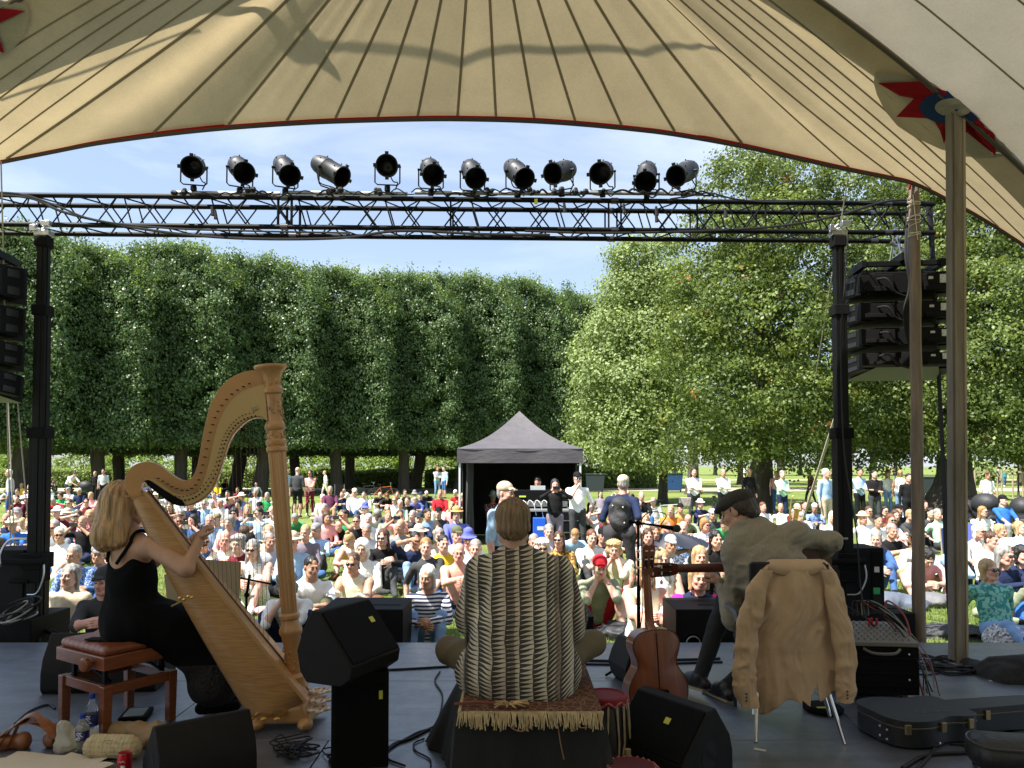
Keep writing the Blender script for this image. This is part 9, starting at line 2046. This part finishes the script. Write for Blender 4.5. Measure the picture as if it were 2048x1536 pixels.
har = player('person with shoulder length blond hair in a black sleeveless dress playing the harp', (-2.29, 4.52, 0), q, hh, [SK_F, SK_F, SK_F, SK_F, BLKD, SK_F, BLKM, EYEM, LIPM], folds=None, thick=.97)
pelL, nkL = q['pel'], q['nk']; mid = (pelL+nkL)/2; shR_, shL_ = q['sh'][1], q['sh'][0]; fr = nrm(np.cross(nrm(shL_-shR_), nrm(nkL-pelL)))
kR, kL, aR = q['kn'][1], q['kn'][0], q['an'][1]; dr_ = [cap(pelL-V3(0, 0, .01), mid, .160, .132, 0, .06, (fr, .86)), cap(mid, nkL*.72+mid*.28-V3(0, 0, .07), .134, .120, 0, .06, (fr, .80)), cap(shR_*.60+nkL*.40-V3(0, 0, .06), mid*.55+shR_*.45, .022, .055, 0, .03), cap(shL_*.6+nkL*.4-V3(0, 0, .05), mid*.5+shL_*.5, .02, .06, 0, .03), cap(kR*.5+pelL*.5-V3(0, 0, .10), kR*.5+aR*.5, .10, .12, 0, .07), cap(kR*.75+pelL*.25-V3(0, 0, .14), aR+V3(-.02, 0, .14), .10, .085, 0, .07),
     cap(pelL-V3(0, 0, .035), (kR+kL)/2, .165, .135, 0, .06), cap(q['hip'][1]-V3(0, 0, .02), kR, .125, .10, 0, .05), cap(kR, kR*.25+aR*.75+V3(0, 0, .02), .105, .125, 0, .05), cap(kL, kL*.3+q['an'][0]*.7, .10, .12, 0, .05), cap((kR+kL)/2, (kR+kL)/2*.35+aR*.65, .11, .13, 0, .06),
     ell(nkL-fr*.10+V3(0, 0, -.03), (.115, .115, .17), 0, .02, op='s')]
LACE = mat('black_lace', (.012, .010, .010), .7, bump=1.0, bs=60, var=.8, vs=50)
Vv, Qq, Tt, Cn = field_mesh(dr_, .009, lambda X: folds(X, .016, (6, 6, 5), 9)*np.clip(1.25-X[:, 2]*.7, .35, 1)); Tt = (Cn[:, 2] < .33).astype(int); obj_np('dress', Vv, Qq, Tt, [BLKD, LACE], har)
up_ = nrm(nkL-pelL)
for s_ in q['sh'][::-1]:
 c0 = nkL*.45+s_*.55-up_*.02; pts = [Vector(c0+(fr*math.cos(R(w))+up_*math.sin(R(w)))*.066) for w in (10, 45, 80, 115, 150, 175)]; pts.append(Vector(c0*.45+mid*.55-fr*.118)); g = MB(); g.tube(bez(pts, 4), .010, 6); g.build('shoulder_strap', BLKD, har)
HBL = mat('hair_honey_blond', (.42, .25, .11), .38, var=.5, vs=22, bump=.7, bs=45, stretch=(2.2, 2.2, .14), spec=.6)
hair_obj(har, q, [ell((0, .028, .042), (.094, .112, .096), 0), cap((0, .055, -.01), (0, .085, -.20), .088, .080, 0, .05), cap((-.072, .02, .0), (-.085, .03, -.20), .042, .045, 0, .04), cap((.072, .02, .0), (.085, .03, -.20), .042, .045, 0, .04), cap((-.05, .09, -.16), (.05, .09, -.16), .052, .052, 0, .05), cap((-.07, .05, -.22), (.07, .05, -.22), .028, .028, 0, .03), ell((0, -.135, -.05), (.062, .07, .105), 0, .008, op='s')], HBL, .0045, .0055, 120, .5)
# --- the guitarist
G0 = V3(1.72, 4.66, 0)
pel = V3(1.70, 4.68, .57); nk = W(1503, 1052, 4.80); hd = W(1474, 1022, 4.86)
shL = W(1478, 1098, 4.80); shR = W(1588, 1072, 4.74); elR = W(1662, 1082, 4.84); elL = W(1468, 1235, 4.90); wrL = W(1440, 1166, 5.06); wrR = W(1625, 1130, 5.12)
knL = W(1450, 1205, 5.12); anL = W(1400, 1345, 5.02); knR = W(1600, 1230, 5.15); anR = W(1452, 1400, 4.95); anL[2] = .13; anR[2] = .085
q = dict(pel=pel, nk=nk, hd=hd, hr=rotm(232, 24, 0), sh=[shL, shR], hip=[pel+V3(-.10, .04, 0), pel+V3(.10, .04, 0)], w=1.0, el=[elL, elR], wr=[wrL, wrR], kn=[knL, knR], an=[anL, anR], toe=[anL+V3(-.10, .15, -.04), anR+V3(-.06, .15, -.05)])
for k_ in q:
 if isinstance(q[k_], list): q[k_] = [v-G0 for v in q[k_]]
 elif k_ in ('pel', 'nk', 'hd'): q[k_] = q[k_]-G0
def tweed():
 m = mat('taupe_shirt', (.27, .235, .175), .9, var=.12, vs=90, bump=.12, bs=25); nt = m.node_tree; b = nt.nodes['Principled BSDF']; N = nt.nodes.new; L = nt.links.new
 src = b.inputs['Base Color'].links[0].from_socket; tc = N('ShaderNodeTexCoord'); outs = []
 for rot in (0, 60, 120):
  mp = N('ShaderNodeMapping'); mp.inputs['Rotation'].default_value = (0, R(rot), 0); L(tc.outputs['Object'], mp.inputs[0]); s = N('ShaderNodeSeparateXYZ'); L(mp.outputs[0], s.inputs[0])
  a = N('ShaderNodeMath'); a.operation = 'MULTIPLY'; a.inputs[1].default_value = 13; f = N('ShaderNodeMath'); f.operation = 'FRACT'; l = N('ShaderNodeMath'); l.operation = 'LESS_THAN'; l.inputs[1].default_value = .07
  L(s.outputs[0], a.inputs[0]); L(a.outputs[0], f.inputs[0]); L(f.outputs[0], l.inputs[0]); outs.append(l.outputs[0])
 mx1 = N('ShaderNodeMath'); mx1.operation = 'MAXIMUM'; L(outs[0], mx1.inputs[0]); L(outs[1], mx1.inputs[1]); mx2 = N('ShaderNodeMath'); mx2.operation = 'MAXIMUM'; L(mx1.outputs[0], mx2.inputs[0]); L(outs[2], mx2.inputs[1])
 k = N('ShaderNodeMath'); k.operation = 'MULTIPLY'; k.inputs[1].default_value = .22; L(mx2.outputs[0], k.inputs[0]); m_ = N('ShaderNodeMix'); m_.data_type = 'RGBA'; L(k.outputs[0], m_.inputs['Factor']); L(src, m_.inputs['A']); m_.inputs['B'].default_value = (.40, .33, .23, 1); L(m_.outputs['Result'], b.inputs['Base Color']); return m
TW = tweed(); TRO = mat('black_trousers', (.010, .010, .012), .85, bump=.3, bs=10); SHOE = mat('black_shoe', (.012, .012, .013), .4)
hh = hand_prims(q['wr'][0], nrm(V3(-.45, .45, .55)), nrm(V3(-.3, .5, -.7)), 1.0, 1, 1, .98)+hand_prims(q['wr'][1], nrm(V3(-.55, .35, -.5)), nrm(V3(-.2, .3, -.9)), .6, 1, -1)
gt = player('person in dark flat cap and taupe shirt bent over a level guitar', tuple(G0), q, hh, [SK_M, TW, TW, TW, TRO, TRO, SHOE, EYEM, LIPM], folds=noise_folds(.004, 36, 26), thick=1.02)
pelL, nkL = q['pel'], q['nk']; mid = (pelL+nkL)/2+V3(-.01, 0, .02); sL, sR = q['sh']; fr = nrm(np.cross(nrm(sL-sR), nrm(nkL-pelL))); fr = fr*(1 if fr[1] > 0 else -1)
st_ = [cap(pelL+V3(0, 0, .03), mid, .185, .185, 0, .08, (fr, .74)), cap(mid, nkL-V3(0, 0, .14), .185, .17, 0, .08, (fr, .68)), cap(sL+V3(.0, 0, -.01), sR, .072, .075, 0, .07), cap(nkL-V3(0, 0, .14), nkL-V3(-.01, 0, .02), .12, .07, 0, .06, (fr, .75)),
       cap(sR, q['el'][1], .074, .056, 0, .05), cap(q['el'][1], q['wr'][1]*.7+q['el'][1]*.3, .058, .044, 0, .03), cap(sL, q['el'][0], .072, .062, 0, .05), cap(q['el'][0], q['wr'][0]*.75+q['el'][0]*.25, .062, .042, 0, .03), cap(q['el'][0]+V3(.01, -.02, .02), q['el'][0]+V3(.02, -.01, -.03), .062, .05, 0, .03),
       cap(nkL+V3(-.04, .01, .01), nkL+V3(.05, -.02, -.0), .052, .05, 0, .02)]
Vv, Qq, Tt, _ = field_mesh(st_, .0085, lambda X: folds(X, .015, (10, 8, 10), 11)); obj_np('shirt', Vv, Qq, Tt, [TW], gt)
HDK = mat('hair_dark_brown', (.035, .022, .014), .5, var=.4, vs=30, bump=.6, bs=60)
hair_obj(gt, q, [ell((0, .040, .015), (.083, .090, .075), 0), cap((-.03, .095, -.045), (.03, .095, -.045), .036, .036, 0, .03), ell((0, -.115, -.030), (.066, .062, .082), 0, .008, op='s'), ell((-.09, -.01, -.035), (.028, .032, .04), 0, .01, op='s'), ell((.09, -.01, -.035), (.028, .032, .04), 0, .01, op='s')], HDK)
Vv, Qq, Tt, _ = field_mesh([ell((0, .024, .066), (.091, .109, .062), 0), ell((0, -.035, .058), (.084, .080, .036), 0, .03), cap((-.035, -.118, .042), (.035, -.118, .042), .013, .013, 0, .03), ell((0, .02, -.02), (.2, .2, .048), op='s', k=.006)], .0055, lambda X: .0015*np.sin(X[:, 0]*90)); hr = q['hr']
obj_np('flat_cap', Vv @ hr.T+q['hd'], Qq, Tt, [mat('cap_wool', (.035, .030, .024), .9, var=.3, vs=60)], gt)
for i in (0, 1):
 a, t = q['an'][i], q['toe'][i]; d = nrm((t-a)*V3(1, 1, 0)); g = MB(); zb = a[2]-.075
 g.tube([tuple(a-d*.05+V3(0, 0, zb-a[2])), tuple(a+d*.20+V3(0, 0, zb-a[2]))], [.038, .046], 10); g.v = [(x, y, zb+(z-zb)*.28) for x, y, z in g.v]; g.build('shoe_sole', mat('pale_sole', (.35, .30, .22), .7), gt)
